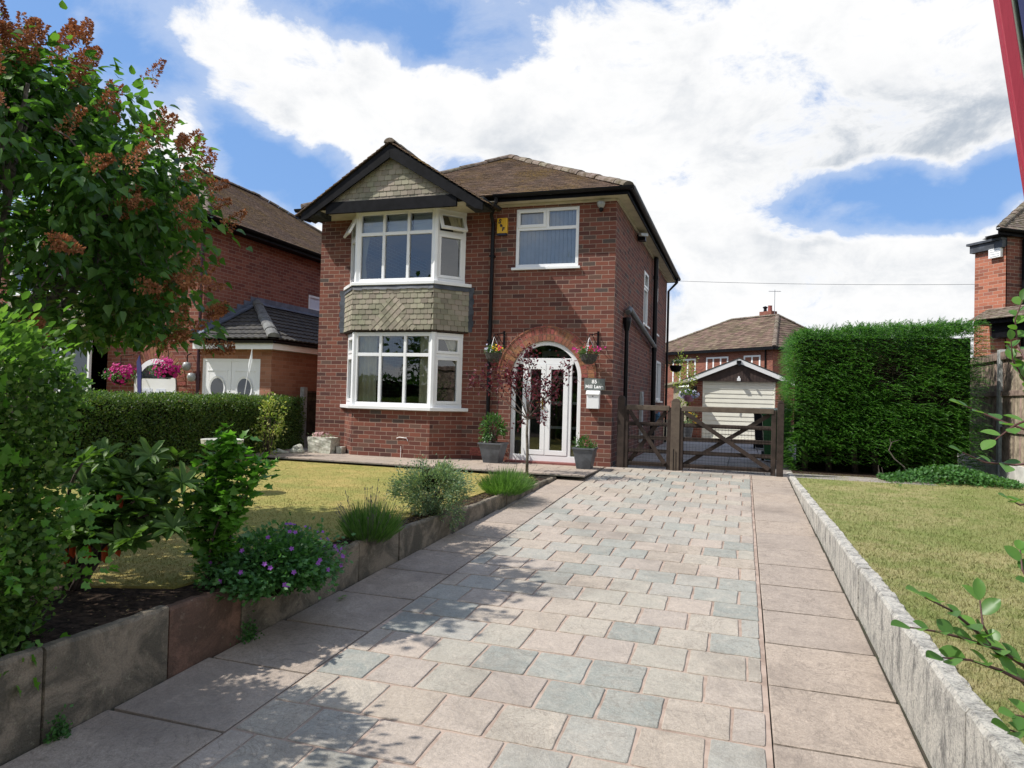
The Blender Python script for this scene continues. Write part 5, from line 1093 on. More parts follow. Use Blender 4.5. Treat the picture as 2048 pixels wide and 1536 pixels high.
mb = MB(); gutter(mb, E0 - e1 * .06 - e2 * .10 - UPV * .03, E1 - e1 * .06 - UPV * .03); mb.obox(E0 - UPV * .15, e2 * 7, e1 * .03, (0, 0, .14)); mb.obox(E0 - UPV * .15, e1 * .33, e2 * .42, (0, 0, .02)); mb.tube([r0 + e2 * .55 - e1 * .3 + UPV * 5.1, r0 + e2 * .42 - e1 * .06 + UPV * 4.9, r0 + e2 * .42 - e1 * .06], .04, 8); mb.build('gutter', M['black'], Rn)
mb = MB(); k = r0 + e1 * .06 - e2 * .12 + UPV * 4.50; mb.obox(k, e1 * .28, e2 * .07, (0, 0, .22))
for i in range(4): mb.obox(k + e1 * .03 - e2 * .008 + UPV * (.03 + i * .05), e1 * .22, e2 * .008, (0, 0, .02))
mb.build('vent_cover', M['white'], Rn)
mb = MB(); k = r0 - e2 * .06 - e1 * .9 + UPV * .36; mb.prism([k + UPV * 2.95 - e2 * .0, k + UPV * 2.72 - e2 * .45, k + UPV * 2.64 - e2 * .45, k + UPV * 2.64], e1 * 1.25); cn = mb.build('canopy', M['black'], Rn)
mb = MB(); tile_roof(mb, [k + UPV * 2.74 - e2 * .5 + e1 * 1.3, k + UPV * 2.74 - e2 * .5 - e1 * .1, k + UPV * 3.0 - e1 * .1, k + UPV * 3.0 + e1 * 1.3], .1, .165); mb.build('canopy_tiles', M['ridge'], cn)
mb = MB(); mb.obox(k + e1 * .15 + UPV * 2.34 - e2 * .3, e1 * .8, e2 * .3, (0, 0, .30)); mb.build('canopy_box', M['black'], cn)
# board fence on the right boundary
Fr = T('fence', (6.1, -1, 0), 'tall brown vertical-board fence on the right boundary with capping and concrete posts', 'fence')
for py_ in (5.05, 1.62, -1.3, -4.2, -7.1):
    mb = MB(); mb.box((6.04, py_ - .06, -.1), (6.16, py_ + .06, 2.12)); mb.build('fence_post', M['conc'], Fr, bevel=.008)
for (ya, yb) in ((1.68, 4.99), (-1.24, 1.56), (-4.14, -1.36), (-7.04, -4.26)):
    mb = MB(); y = ya
    while y < yb - .03: w = random.uniform(.085, .1); mb.obox((6.09 + random.uniform(-.002, .002), y, .3), (0, min(w, yb - y), 0), (.014, .006, 0), (0, 0, 1.72)); y += w + .003
    mb.build('fence_boards', M['fence'], Fr)
    mb = MB(); mb.box((6.05, ya, 1.95), (6.13, yb, 2.08)); mb.build('capping', M['fence'], Fr, bevel=.006)
    for z in (1.36, .78): mb = MB(); mb.box((6.06, ya, z), (6.088, yb, z + .085)); mb.build('fence_rail', M['fence'], Fr, bevel=.006)
    mb = MB(); mb.box((6.06, ya, -.05), (6.12, yb, .3)); mb.build('gravel_board', pm('sunlit_concrete_board', (.62, .60, .56), .9, .15, 5, .4, 50), Fr, bevel=.006)  # concrete board, its colour whitened to carry the sunlight falling on it
# overhead line
t0_, t1_ = Vector((.16, 9, 4.62)), Vector((9.0, 9.2, 4.36)); mb = MB(); mb.tube([t0_ + (t1_ - t0_) * (i / 14) - UPV * (.25 * (i / 14) * (1 - i / 14)) + UPV * .02 for i in range(15)], .005, 4); tag(mb.build('telephone_wire', M['zinc'], None, (4, 9, 4.4)), 'thin overhead telephone wire crossing the sky between the houses', 'wire')
# for-sale board post
def tilt(z, dx=0, dy=0): return Vector((2.722 - (z - 1.45) * .135 + dx, -9.92 + (z - 1.45) * .02 + dy, z))
t = T('sign_post', tuple(tilt(-.1)), 'leaning red painted timber post carrying an estate board at the top right', 'sign post')
mb = MB(); z0, z1 = -.1, 3.4; w = .028
mb.solid([tilt(z0, -w / 2, -w / 2), tilt(z0, w / 2, -w / 2), tilt(z0, w / 2, w / 2), tilt(z0, -w / 2, w / 2), tilt(z1, -w / 2, -w / 2), tilt(z1, w / 2, -w / 2), tilt(z1, w / 2, w / 2), tilt(z1, -w / 2, w / 2)], BF); mb.build('post', M['redpost'], t, bevel=.003)
mb = MB(); c = tilt(1.675, 0, -w / 2); mb.tube([c, c + Vector((0, -.006, 0))], .008, 10); mb.tube([c + Vector((0, -.006, 0)), c + Vector((0, -.009, 0))], .004, 8); mb.build('bolt', M['metal'], t)
def bd(z, d): return tilt(z, .020 + d, .008)
mb = MB(); mb.solid([bd(1.62, 0), bd(1.62, .004), bd(3.0, .004), bd(3.0, 0), bd(1.62, 0) + Vector((.45, .55, .0)), bd(1.62, .004) + Vector((.45, .55, 0)), bd(3.0, .004) + Vector((.45, .55, 0)), bd(3.0, 0) + Vector((.45, .55, 0))], BF); mb.build('board_edge', pm('pale_board_edge', (.60, .68, .50), .5), t)
mb = MB(); o = Vector((.006, -.004, 0)); q = Vector((.45, .55, 0)); mb.face([bd(1.66, .006) + o, bd(1.66, .006) + o + q, bd(2.96, .006) + o + q, bd(2.96, .006) + o]); mb.build('board_face', pm('blue_violet_board', (.035, .025, .16), .5), t)
# ================================================================== PLANTS
TPL = {'ovate': (np.array([(0, 0, 0), (.3, .42, .10), (.68, .36, .10), (1, 0, -.02), (.68, -.36, .10), (.3, -.42, .10)]), np.array([(0, 5, 4, 3), (0, 3, 2, 1)])),
       'heart': (np.array([(0, 0, 0), (.02, .34, .09), (.28, .50, .13), (.62, .30, .08), (1, 0, -.10), (.62, -.30, .08), (.28, -.50, .13), (.02, -.34, .09), (.5, 0, 0)]), np.array([(0, 8, 2, 1), (8, 4, 3, 2), (0, 7, 6, 8), (8, 6, 5, 4)])),
       'long': (np.array([(0, 0, 0), (.35, .5, .10), (.8, .42, .06), (1, 0, -.08), (.8, -.42, .06), (.35, -.5, .10)]), np.array([(0, 5, 4, 3), (0, 3, 2, 1)])),
       'round': (np.array([(0, 0, 0), (.10, .22, .03), (.25, .40, .06), (.42, .49, .09), (.58, .50, .10), (.74, .42, .09), (.88, .26, .05), (1, 0, -.03), (.88, -.26, .05), (.74, -.42, .09), (.58, -.50, .10), (.42, -.49, .09), (.25, -.40, .06), (.10, -.22, .03), (.30, 0, -.01), (.62, 0, -.02)]), np.array([(0, 14, 2, 1), (14, 15, 4, 3), (14, 3, 2, 2), (15, 6, 5, 4), (15, 7, 6, 6), (0, 13, 12, 14), (14, 11, 10, 15), (14, 12, 11, 11), (15, 10, 9, 8), (15, 8, 7, 7)])),
       'quad': (np.array([(0, 0, 0), (.5, .5, .08), (1, 0, 0), (.5, -.5, .08)]), np.array([(0, 3, 2, 1)])),
       'lobed': (np.array([(0, 0, 0), (.12, .5, .06), (.42, .30, .05), (.55, .62, .1), (.68, .24, .03), (1, 0, -.05), (.68, -.24, .03), (.55, -.62, .1), (.42, -.30, .05), (.12, -.5, .06)]), np.array([(0, 9, 8, 4), (0, 4, 2, 1), (2, 4, 3, 2), (8, 7, 6, 4), (4, 6, 5, 4)])),
       'blade': (np.array([(0, .5, 0), (0, -.5, 0), (1, 0, 0)]), np.array([(0, 1, 2)]))}
def nz(a): return a / np.maximum(np.linalg.norm(a, axis=-1, keepdims=True), 1e-9)
def leaves(name, P, D, Nn, Ln, Wd, mat, parent=None, shape='ovate', loc=(0, 0, 0)):
    P, D = np.asarray(P, float), nz(np.asarray(D, float)); n = len(P); Nn = np.asarray(Nn, float)
    Sd = nz(np.cross(D, Nn) + 1e-6); N2 = np.cross(Sd, D); tv, tf = TPL[shape]; Ln = np.broadcast_to(Ln, n); Wd = np.broadcast_to(Wd, n)
    V = P[:, None] + D[:, None] * (tv[None, :, 0:1] * Ln[:, None, None]) + Sd[:, None] * (tv[None, :, 1:2] * Wd[:, None, None]) + N2[:, None] * (tv[None, :, 2:3] * Ln[:, None, None])
    k = len(tv)
    if shape == 'round':
        tf = np.array([(0, 14, 2), (0, 2, 1), (14, 3, 2), (14, 4, 3), (14, 15, 4), (15, 5, 4), (15, 6, 5), (15, 7, 6), (0, 12, 14), (0, 13, 12), (14, 12, 11), (14, 11, 10), (14, 10, 15), (15, 10, 9), (15, 9, 8), (15, 8, 7)])
    if shape == 'lobed':
        tris = [(0, 9, 8), (0, 8, 2), (0, 2, 1), (8, 7, 6), (2, 4, 3), (8, 6, 2), (2, 6, 4), (6, 5, 4)]; tf = np.array(tris)
    F = (tf[None] + (np.arange(n) * k)[:, None, None]).reshape(-1, tf.shape[1]); return rawmesh(name, V.reshape(-1, 3), F, mat, parent, loc)
def rdir(n): return nz(RNG.normal(size=(n, 3)))
def lump(c, r, K, cr_, n, shell=(.55, 1.0), zmin=None):
    """clumpy points through an ellipsoid: K clumps, each a little cloud"""
    d = rdir(K); rad = RNG.uniform(shell[0], shell[1], (K, 1)); C_ = np.array(c) + d * rad * np.array(r)
    if zmin is not None: C_[:, 2] = np.maximum(C_[:, 2], zmin)
    i = RNG.integers(0, K, n); s = RNG.normal(size=(n, 3)) * np.asarray(cr_) * RNG.uniform(.6, 1.3, (K, 1))[i]; P = C_[i] + s; return P, nz(P - np.array(c)), C_
def stems(t, base, tips, mat, r0=.02, r1=.004, bend=.15, name='stem', sides=6, fork=None):
    base = Vector(base); mb = MB()
    for tp in tips:
        tp = Vector(tp); b0 = base + Vector((random.uniform(-.03, .03), random.uniform(-.03, .03), 0)); pts = []
        o = Vector((random.uniform(-bend, bend), random.uniform(-bend, bend), 0)) * (tp - b0).length
        for i in range(7):
            f = i / 6; pts.append(b0 + (tp - b0) * f + o * math.sin(math.pi * f) * .6 + Vector((0, 0, (tp.z - b0.z) * .18 * math.sin(math.pi * f))))
        mb.tube(pts, [r0 + (r1 - r0) * (i / 6) for i in range(7)], sides)
    return mb.build(name, mat, t, smooth=True)
def flower5(name, P, Nn, r, mat, parent, petals=5):
    P = np.asarray(P); n = len(P); Nn = nz(np.asarray(Nn)); a = nz(np.cross(Nn, rdir(n))); b = np.cross(Nn, a); PP, DD, NN = [], [], []
    for k in range(petals):
        an = 2 * np.pi * k / petals; d = a * math.cos(an) + b * math.sin(an) + Nn * .25; PP.append(P); DD.append(d); NN.append(Nn)
    return leaves(name, np.concatenate(PP), np.concatenate(DD), np.concatenate(NN), r, r * .75, mat, parent, 'ovate')
# ---- lilac
t = T('lilac_tree', (-3.25, -8.15, -.05), 'large lilac with faded rusty-brown flower heads filling the upper left', 'tree'); LC = (-3.13, -7.97, 2.12); LR = np.array((1.40, 1.40, 1.38))
K = 260; d = rdir(K); d[:, 2] = np.where(d[:, 2] < -.75, -d[:, 2], d[:, 2]); rad = RNG.uniform(.25, 1.0, (K, 1)) ** .45; rad *= RNG.uniform(.88, 1.10, (K, 1)); CC = np.array(LC) + d * rad * LR
n = 19000; i = RNG.integers(0, K, n); P = CC[i] + RNG.normal(size=(n, 3)) * np.array((.14, .14, .12)); ok_ = P[:, 2] > 1.40 + RNG.random(n) * .12; P, i = P[ok_], i[ok_]; n = len(P); D = nz(P - CC[i] + np.array((0, 0, -.04)) + rdir(n) * .08) * 1 + np.array((0, 0, -.45)); leaves('leaves', P, D, rdir(n) * .5 + np.array((-.1, -.1, .8)), RNG.uniform(.055, .105, n), RNG.uniform(.042, .075, n), M['lf_lilac'], t, 'heart')
mb = MB(); bs = Vector((-3.25, -8.15, -.1))
limbs = []
for k in range(7):
    an = k * .9 + .3; tip = Vector((LC[0] + 1.0 * math.cos(an), LC[1] + 1.0 * math.sin(an), random.uniform(2.2, 3.2))); b0 = bs + Vector((.07 * math.cos(an), .07 * math.sin(an), 0)); mid = b0.lerp(tip, .5) + Vector((-.15 * math.cos(an), -.15 * math.sin(an), .25)); limbs.append((mid, tip))
    mb.tube([b0, b0.lerp(mid, .5) + Vector((0, 0, .1)), mid, mid.lerp(tip, .5) + Vector((0, 0, .08)), tip], [.05, .042, .033, .024, .012], 8)
mb.build('trunk', M['bark_g'], t, smooth=True); mb = MB()
for c in CC[CC[:, 2] > 1.4][::2]:
    c = Vector(c); m0, tp0 = min(limbs, key=lambda q: (q[1] - c).length); s_ = m0.lerp(tp0, random.uniform(.3, 1)); mb.tube([s_, s_.lerp(c, .5) + Vector((random.uniform(-.06, .06), random.uniform(-.06, .06), .05)), c], [.010, .007, .003], 5)
mb.build('branch', M['bark_g'], t)
FP, FD, NP_ = [], [], 0
cand = CC[(CC[:, 2] > 1.5) & (d @ np.array((.35, -.55, .35)) > -.35)]; cand = cand[np.linalg.norm((cand - np.array(LC)) / LR, axis=1) > .72]; cand = cand[RNG.permutation(len(cand))][:300]
for c in cand:
    o = nz((c - np.array(LC))[None])[0]; ax = nz((o * .8 + np.array((0, 0, .55)) + RNG.normal(size=3) * .3)[None])[0]; st = c + o * .24; Lh = RNG.uniform(.16, .26)
    for sub in range(RNG.integers(1, 4)):
        a2 = nz((ax + RNG.normal(size=3) * .35)[None])[0]; m = 210; f = RNG.random(m) ** .8; rr = (1 - f) * .050 + .012; rd = nz(np.cross(rdir(m), a2)); FP.append(st + a2 * (f * Lh)[:, None] + rd * (rr * RNG.uniform(.3, 1, m))[:, None]); FD.append(rd + a2 * .3)
FP = np.concatenate(FP); FD = np.concatenate(FD); leaves('flower_heads', FP, FD, rdir(len(FP)), RNG.uniform(.014, .026, len(FP)), .016, M['fl_brown'], t, 'quad')
# ---- foreground mixed hedge at left
def hedgebox(name, label, cat, lo, hi, n, ls, mat, shape='ovate', rough=.07, loc=None, core=True, up=.35, inner=.22, yaw=0, extra=None, group=None, droop=0, wratio=.6, faces=None):
    lo, hi = np.array(lo, float), np.array(hi, float); c = (lo + hi) / 2; h = (hi - lo) / 2; t = T(name, (c[0], c[1], lo[2]), label, cat, group)
    A = np.array([h[1] * h[2], h[1] * h[2], h[0] * h[2], h[0] * h[2], h[0] * h[1]]); fw = np.array(faces if faces else (1, 1, 1, 1, 1.0)); A = A * fw; f = RNG.choice(5, n, p=A / A.sum()); U_ = RNG.uniform(-1, 1, (n, 3)); Nn = np.zeros((n, 3))
    for k, (ax, sg) in enumerate(((0, -1), (0, 1), (1, -1), (1, 1), (2, 1))): m = f == k; U_[m, ax] = sg; Nn[m, ax] = sg
    P = c + U_ * h; lum = np.sin(P[:, 0] * 5.1 + P[:, 2] * 3.7) * np.sin(P[:, 1] * 4.3 + P[:, 2] * 5.9 + 1) + .5 * np.sin(P[:, 0] * 13 + P[:, 1] * 11) * np.sin(P[:, 2] * 14 + 2)
    P = P + Nn * (lum * rough - np.abs(RNG.normal(size=n)) * inner * .5)[:, None] + RNG.normal(size=(n, 3)) * .02
    D = Nn * .8 + rdir(n) * .8 + np.array((0, 0, up - droop)); Ln = RNG.uniform(ls[0], ls[1], n)
    if yaw: ca, sa = math.cos(yaw), math.sin(yaw); R_ = np.array([[ca, -sa, 0], [sa, ca, 0], [0, 0, 1]]); P = c + (P - c) @ R_.T; D = D @ R_.T; Nn = Nn @ R_.T
    leaves('foliage', P, D, Nn * .7 + rdir(n) * .7 + np.array((0, 0, .3)), Ln, Ln * wratio, mat, t, shape)
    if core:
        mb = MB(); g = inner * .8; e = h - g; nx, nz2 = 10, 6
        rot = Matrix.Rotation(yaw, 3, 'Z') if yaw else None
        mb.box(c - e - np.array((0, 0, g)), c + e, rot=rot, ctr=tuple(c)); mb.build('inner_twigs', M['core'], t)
    return t
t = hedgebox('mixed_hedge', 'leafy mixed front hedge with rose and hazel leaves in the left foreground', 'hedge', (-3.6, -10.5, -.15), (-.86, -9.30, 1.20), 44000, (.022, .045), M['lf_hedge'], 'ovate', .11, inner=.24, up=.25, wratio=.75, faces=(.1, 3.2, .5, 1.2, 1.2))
# hazel / rose shoots standing out
n = 1100; P, D_, C_ = lump((-1.3, -9.65, 1.28), (.7, .42, .12), 34, (.07, .07, .06), n); leaves('leaves', P, D_ + np.array((0, 0, .6)), rdir(n) + np.array((0, 0, 1)), RNG.uniform(.035, .06, n), RNG.uniform(.025, .036, n), M['lf_hedge'], t, 'ovate')
n = 260; P, D_, C_ = lump((-.82, -9.6, .45), (.10, .45, .75), 9, (.05, .06, .06), n); leaves('leaves', P, D_ + np.array((.5, 0, .1)), rdir(n) + np.array((.3, -.3, .7)), RNG.uniform(.035, .065, n), RNG.uniform(.03, .05, n), M['lf_hib'], t, 'lobed')
# ---- rhododendron
t = T('rhododendron', (-1.59, -8.67, -.09), 'rhododendron with long glossy leaves and a few hanging red old leaves', 'shrub')
tips = []
for k in range(64): a = random.uniform(0, 6.283); rr = random.uniform(.05, .42); tips.append((-1.24 + rr * math.cos(a) * 1.0, -8.67 + rr * math.sin(a) * .8, random.uniform(.30, .76) - rr * .2))
stems(t, (-1.59, -8.67, -.12), tips[:20], M['bark'], .016, .006, .12)
PP, DD, NN = [], [], []
for (x, y, z) in tips:
    m = random.randint(9, 13)
    for k in range(m):
        if k == 0: A_ = Vector((random.uniform(-.5, .9), random.uniform(-1.0, .3), 1.0)).normalized(); B_ = A_.orthogonal().normalized(); Cq = A_.cross(B_)
        an = 6.283 * k / m + random.uniform(-.25, .25); e = random.uniform(-.05, .6); d = B_ * math.cos(an) + Cq * math.sin(an) + A_ * e; PP.append((x, y, z + .01)); DD.append(tuple(d)); NN.append(tuple(A_ - d * e * .6))
n = len(PP); leaves('leaves', PP, DD, NN, RNG.uniform(.09, .145, n), RNG.uniform(.032, .045, n), M['lf_rhodo'], t, 'long')
PP = [(-1.30, -8.9, .28), (-1.24, -8.88, .26), (-1.20, -8.9, .27), (-1.12, -8.86, .26), (-1.06, -8.84, .30), (-1.33, -8.92, .24), (-1.5, -8.95, .33), (-1.1, -8.8, .55)]; leaves('old_leaves', PP, [(.1 * (i % 3 - 1), 0, -1) for i in range(8)], [(.2, -1, 0)] * 8, .105, .042, M['lf_red'], t, 'long')
# ---- hibiscus-like upright shrub
t = T('upright_shrub', (-.90, -8.32, -.09), 'upright bright green shrub with small lobed leaves at the bed edge', 'shrub')
tips = [(-.85, -8.33, .84), (-.78, -8.3, .78), (-.95, -8.35, .66), (-.70, -8.28, .70), (-.63, -8.3, .60), (-.88, -8.3, .75), (-1.12, -8.38, .42), (-.99, -8.35, .5), (-.75, -8.35, .45), (-.60, -8.2, .68)]
stems(t, (-.90, -8.32, -.12), tips, M['bark'], .009, .003, .05); PP = []
for tp in tips:
    b = np.array((-.90, -8.32, -.05)); tp = np.array(tp); m = int(130 * (tp[2] + .1) / .8)
    for k in range(m): f = random.uniform(.12, 1.02); PP.append(b + (tp - b) * f + RNG.normal(size=3) * np.array((.035, .035, .02)) + np.array((0, 0, .18 * (tp[2]) * math.sin(math.pi * min(f, 1)))) )
PP = np.array(PP); n = len(PP); leaves('leaves', PP, rdir(n) * np.array((1, 1, .5)) + np.array((0, 0, .35)), rdir(n) * .6 + np.array((0, 0, 1)), RNG.uniform(.05, .085, n), RNG.uniform(.038, .06, n), M['lf_hib'], t, 'lobed')
# ---- cranesbill
t = T('cranesbill', (-.66, -7.95, -.09), 'low mound of cranesbill with purple flowers spilling over the kerb', 'flowering plant')
n = 8000; P, D_, C_ = lump((-.70, -7.97, .01), (.36, .46, .20), 110, (.06, .06, .04), n, (.35, 1)); P[:, 2] = np.maximum(P[:, 2], -.12 + RNG.random(n) * .05); leaves('leaves', P, D_ + rdir(n) * .6 + np.array((0, 0, .1)), D_ * .5 + rdir(n) * .5 + np.array((0, 0, .7)), RNG.uniform(.022, .04, n), RNG.uniform(.018, .03, n), M['lf_ger'], t, 'lobed')
n = 44; d = rdir(n); d[:, 2] = np.abs(d[:, 2]); d[:, 0] = np.abs(d[:, 0]) * np.where(RNG.random(n) < .7, 1, -1); P = np.array((-.70, -7.97, -.02)) + d * np.array((.39, .49, .27)); flower5('flowers', P, d + np.array((.4, -.8, .3)), .017, M['fl_purple'], t)
mb = MB(); mb.lathe([(.24, -.08), (.25, 0), (.16, .08), (.06, .11), (0, .11)], (-.82, -7.97, -.07), 14); mb.build('inner_stems', M['core'], t)
# ---- lavenders
def lavender(c, R, h, label, nb, spikes, lean=(0, 0), flat=1):
    t = T('lavender', c, label, 'lavender'); c = np.array(c)
    a = RNG.uniform(0, 2 * np.pi, nb); r = np.sqrt(RNG.random(nb)); base = c + np.stack([np.cos(a) * r * R * .45, np.sin(a) * r * R * .45 * flat, np.zeros(nb)], 1); tip = c + np.stack([np.cos(a) * r * R + lean[0], np.sin(a) * r * R * flat + lean[1], h * (1.05 - .55 * r ** 2) * RNG.uniform(.7, 1.1, nb)], 1)
    f = RNG.uniform(.05, .75, nb)[:, None]; st = base + (tip - base) * f; leaves('blades', st, tip - base, rdir(nb), RNG.uniform(.07, .13, nb) * h / .3, .0045, M['lf_lav'], t, 'quad')
    mb = MB()
    for k in range(spikes):
        i = random.randrange(nb); b0, t0 = Vector(base[i]), Vector(tip[i]); e = t0 + (t0 - b0).normalized() * random.uniform(.04, .16) * h / .3; mb.tube([b0, t0, e], [.0015, .0012, .001], 4); mb.tube([e - (t0 - b0).normalized() * .02, e], [.0035, .002], 5)
    mb.build('flower_spikes', pm('grey_lavender_bud', (.16, .15, .13), .9), t)
lavender((-.74, -6.72, -.09), .27, .34, 'lavender clump with thin flower spikes beside the purple cranesbill', 3400, 70, (.02, -.02))
lavender((-.66, -3.55, -.09), .36, .34, 'bright green lavender at the foot of the small purple-leaved tree', 5200, 30, (.03, 0), 1.4)
# ---- euonymus-like ball
t = T('grey_green_shrub', (-.78, -5.40, -.09), 'rounded grey-green shrub with dense small leaves overhanging the kerb', 'shrub')
n = 8500; P, D_, C_ = lump((-.80, -5.42, .22), (.40, .38, .27), 140, (.045, .045, .04), n, (.4, 1.0)); leaves('leaves', P, D_ + rdir(n) * .7 + np.array((0, 0, .3)), D_ + rdir(n) * .6, RNG.uniform(.022, .036, n), .011, M['lf_euo'], t, 'ovate')
n2 = 700; P, D_, C2 = lump((-.62, -5.40, -.02), (.12, .2, .14), 16, (.03, .03, .04), n2); leaves('leaves', P, D_ + np.array((.3, 0, 0)), rdir(n2), .03, .011, M['lf_euo'], t, 'ovate'); stems(t, (-.80, -5.4, -.1), [tuple(c) for c in C_[:40]], M['bark_g'], .008, .002, .1)
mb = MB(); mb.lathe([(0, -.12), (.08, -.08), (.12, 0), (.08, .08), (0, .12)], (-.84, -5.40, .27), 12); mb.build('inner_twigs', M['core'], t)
# ---- young plum
t = T('plum_tree', (-.94, -1.72, -.09), 'slender young tree with sparse dark purple leaves in front of the door', 'tree')
crown = [(-1.78, -1.75, 1.35), (-1.62, -1.7, 1.5), (-1.42, -1.72, 1.55), (-1.3, -1.7, 1.40), (-1.12, -1.72, 1.45), (-.98, -1.75, 1.78), (-.95, -1.7, 1.60), (-.86, -1.72, 1.38), (-.72, -1.7, 1.30), (-.55, -1.72, 1.42), (-.42, -1.75, 1.62), (-.36, -1.72, 1.50), (-.62, -1.68, 1.12), (-1.5, -1.65, 1.25), (-.78, -1.85, 1.20), (-1.2, -1.6, 1.3), (-1.05, -1.8, .78), (-.72, -1.75, .82)]
mb = MB(); fk = Vector((-.95, -1.72, .80)); mb.tube([(-.94, -1.72, -.1), (-.935, -1.73, .3), (-.955, -1.72, .6), fk], [.026, .022, .02, .018], 8); mb.build('trunk', M['bark_g'], t, smooth=True); mb = MB()
for c in crown:
    c = Vector(c); md = fk.lerp(c, .5) + Vector((random.uniform(-.04, .04) + (.10 if c.x < -.95 else -.02), random.uniform(-.03, .03), -.08 if abs(c.x + .95) > .3 else .02)); mb.tube([fk, md, c], [.009, .006, .0025], 5)
    for k in range(2): e = c + Vector((random.uniform(-.12, .12), random.uniform(-.1, .1), random.uniform(-.02, .16))); mb.tube([md.lerp(c, .4 + .3 * k), e], [.003, .0015], 4)
mb.build('branch', M['bark'], t); PP = []
for c in crown[:-2]: m = 50 if c[0] < -1.35 else 85 if c[0] < -.6 else 35; PP.append(np.array(c) + RNG.normal(size=(m, 3)) * np.array((.08, .08, .09)))
PP.append(np.array((-.74, -1.75, .84)) + RNG.normal(size=(40, 3)) * .05); PP.append(np.array((-1.05, -1.75, .72)) + RNG.normal(size=(22, 3)) * .05)
PP = np.concatenate(PP); n = len(PP); leaves('leaves', PP, rdir(n) + np.array((0, 0, -.2)), rdir(n), RNG.uniform(.04, .065, n), .032, M['lf_plum'], t, 'ovate')
# ---- clipped hedge on the left boundary
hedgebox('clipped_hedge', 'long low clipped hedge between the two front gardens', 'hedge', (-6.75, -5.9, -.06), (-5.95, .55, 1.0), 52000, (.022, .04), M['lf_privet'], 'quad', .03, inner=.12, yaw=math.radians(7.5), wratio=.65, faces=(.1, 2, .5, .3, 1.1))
t = T('variegated_shrub', (-5.75, -1.45, -.05), 'climbing rose-like shrub with yellow-green leaves against the clipped hedge', 'shrub')
n = 750; P, D_, C_ = lump((-5.72, -1.4, .55), (.2, .22, .5), 26, (.06, .06, .07), n); leaves('leaves', P, D_ + rdir(n), rdir(n), RNG.uniform(.04, .065, n), .035, M['lf_yel'], t, 'ovate'); stems(t, (-5.75, -1.45, -.06), [tuple(c) for c in C_[:10]], M['bark'], .012, .004)
# ---- conifer hedge: trunks + drooping sprays
t = T('conifer_hedge', (4.2, 1.9, 0), 'tall clipped conifer hedge with dark drooping fronds beside the gate', 'hedge')
lo, hi = np.array((2.89, 1.05, .0)), np.array((5.62, 3.3, 2.34)); n = 12200
f = RNG.choice(3, n, p=(.14, .62, .24)); U3 = RNG.random((n, 3)); P = lo + U3 * (hi - lo); Nn = np.zeros((n, 3)); P[f == 0, 0] = lo[0]; Nn[f == 0, 0] = -1; P[f == 1, 1] = lo[1]; Nn[f == 1, 1] = -1; P[f == 2, 2] = hi[2]; Nn[f == 2, 2] = 1
P[f == 1, 2] = .16 + (P[f == 1, 2]) * .95; P[:, 2] = np.where(f == 2, P[:, 2] + (P[:, 0] - lo[0]) * .055, P[:, 2] * (1 + (P[:, 0] - lo[0]) * .022))
bare = np.exp(-(((P[:, 0] - 4.35) / .42) ** 2 + ((P[:, 2] - 1.72) / .26) ** 2)) + .9 * np.exp(-(((P[:, 0] - 5.0) / .5) ** 2 + ((P[:, 2] - 1.28) / .12) ** 2)) + .8 * np.exp(-(((P[:, 0] - 3.9) / .9) ** 2 + ((P[:, 2] - .28) / .14) ** 2)) + .5 * np.exp(-(((P[:, 0] - 3.5) / .3) ** 2 + ((P[:, 2] - 1.9) / .1) ** 2))
keep = ~((f == 1) & (RNG.random(n) < bare * 1.05)); P, Nn, f = P[keep], Nn[keep], f[keep]; n = len(P)
lum = np.sin(P[:, 0] * 6 + P[:, 2] * 4) * np.sin(P[:, 2] * 7 + P[:, 0] * 2.5 + 1) * .05; P = P + Nn * (lum - np.abs(RNG.normal(size=n)) * .05)[:, None]
low = np.clip((.5 - P[:, 2]) / .4, 0, 1); P[:, 1] += np.where(f == 1, low * .15, 0)
sd = nz(np.stack([RNG.normal(size=n) * .7 + .55 * (f == 1), RNG.normal(size=n) * .35, RNG.normal(size=n) * .2], 1) + Nn * np.where(f == 1, .55, .7)[:, None] + np.array((0, 0, .28)) * (f != 2)[:, None] + np.array((0.2, 0, .5)) * (f == 2)[:, None])
PP, DD, LL = [], [], []; SL_ = RNG.uniform(.12, .25, n)
for k in range(9):
    q = k / 8; cen = P + sd * (SL_ * q)[:, None] + np.array((0, 0, -1)) * (SL_ * .35 * q * q)[:, None]
    for sgn in (-1, 1):
        side = nz(np.cross(sd, np.array((0, 0, 1.0)))) * sgn; PP.append(cen); DD.append(sd * .9 + side * .55 + np.array((0, 0, -.3 * q)) + RNG.normal(size=(n, 3)) * .12); LL.append(RNG.uniform(.03, .055, n) * (1.15 - .6 * q))
PP, DD, LL = np.concatenate(PP), np.concatenate(DD), np.concatenate(LL); m = len(PP); leaves('fronds', PP, DD, np.array((0, -.5, .8)) + RNG.normal(size=(m, 3)) * .3, LL, .0095, M['lf_conifer'], t, 'blade')
m = 380; x = RNG.uniform(2.95, 5.6, m); P = np.stack([x, RNG.uniform(1.1, 3, m), 2.36 + (x - 2.93) * .055 + .0 * x], 1); P = np.repeat(P, 10, 0); fr = np.tile(np.linspace(0, 1, 10), m); lean = np.repeat(np.stack([RNG.uniform(.2, .7, m), RNG.uniform(-.2, .2, m), np.ones(m)], 1), 10, 0); hl = np.repeat(RNG.uniform(.04, .14, m), 10); P = P + lean * (fr * hl)[:, None]; leaves('top_shoots', P, lean + rdir(len(P)) * .5, rdir(len(P)), .045, .007, M['lf_conifer'], t, 'blade')
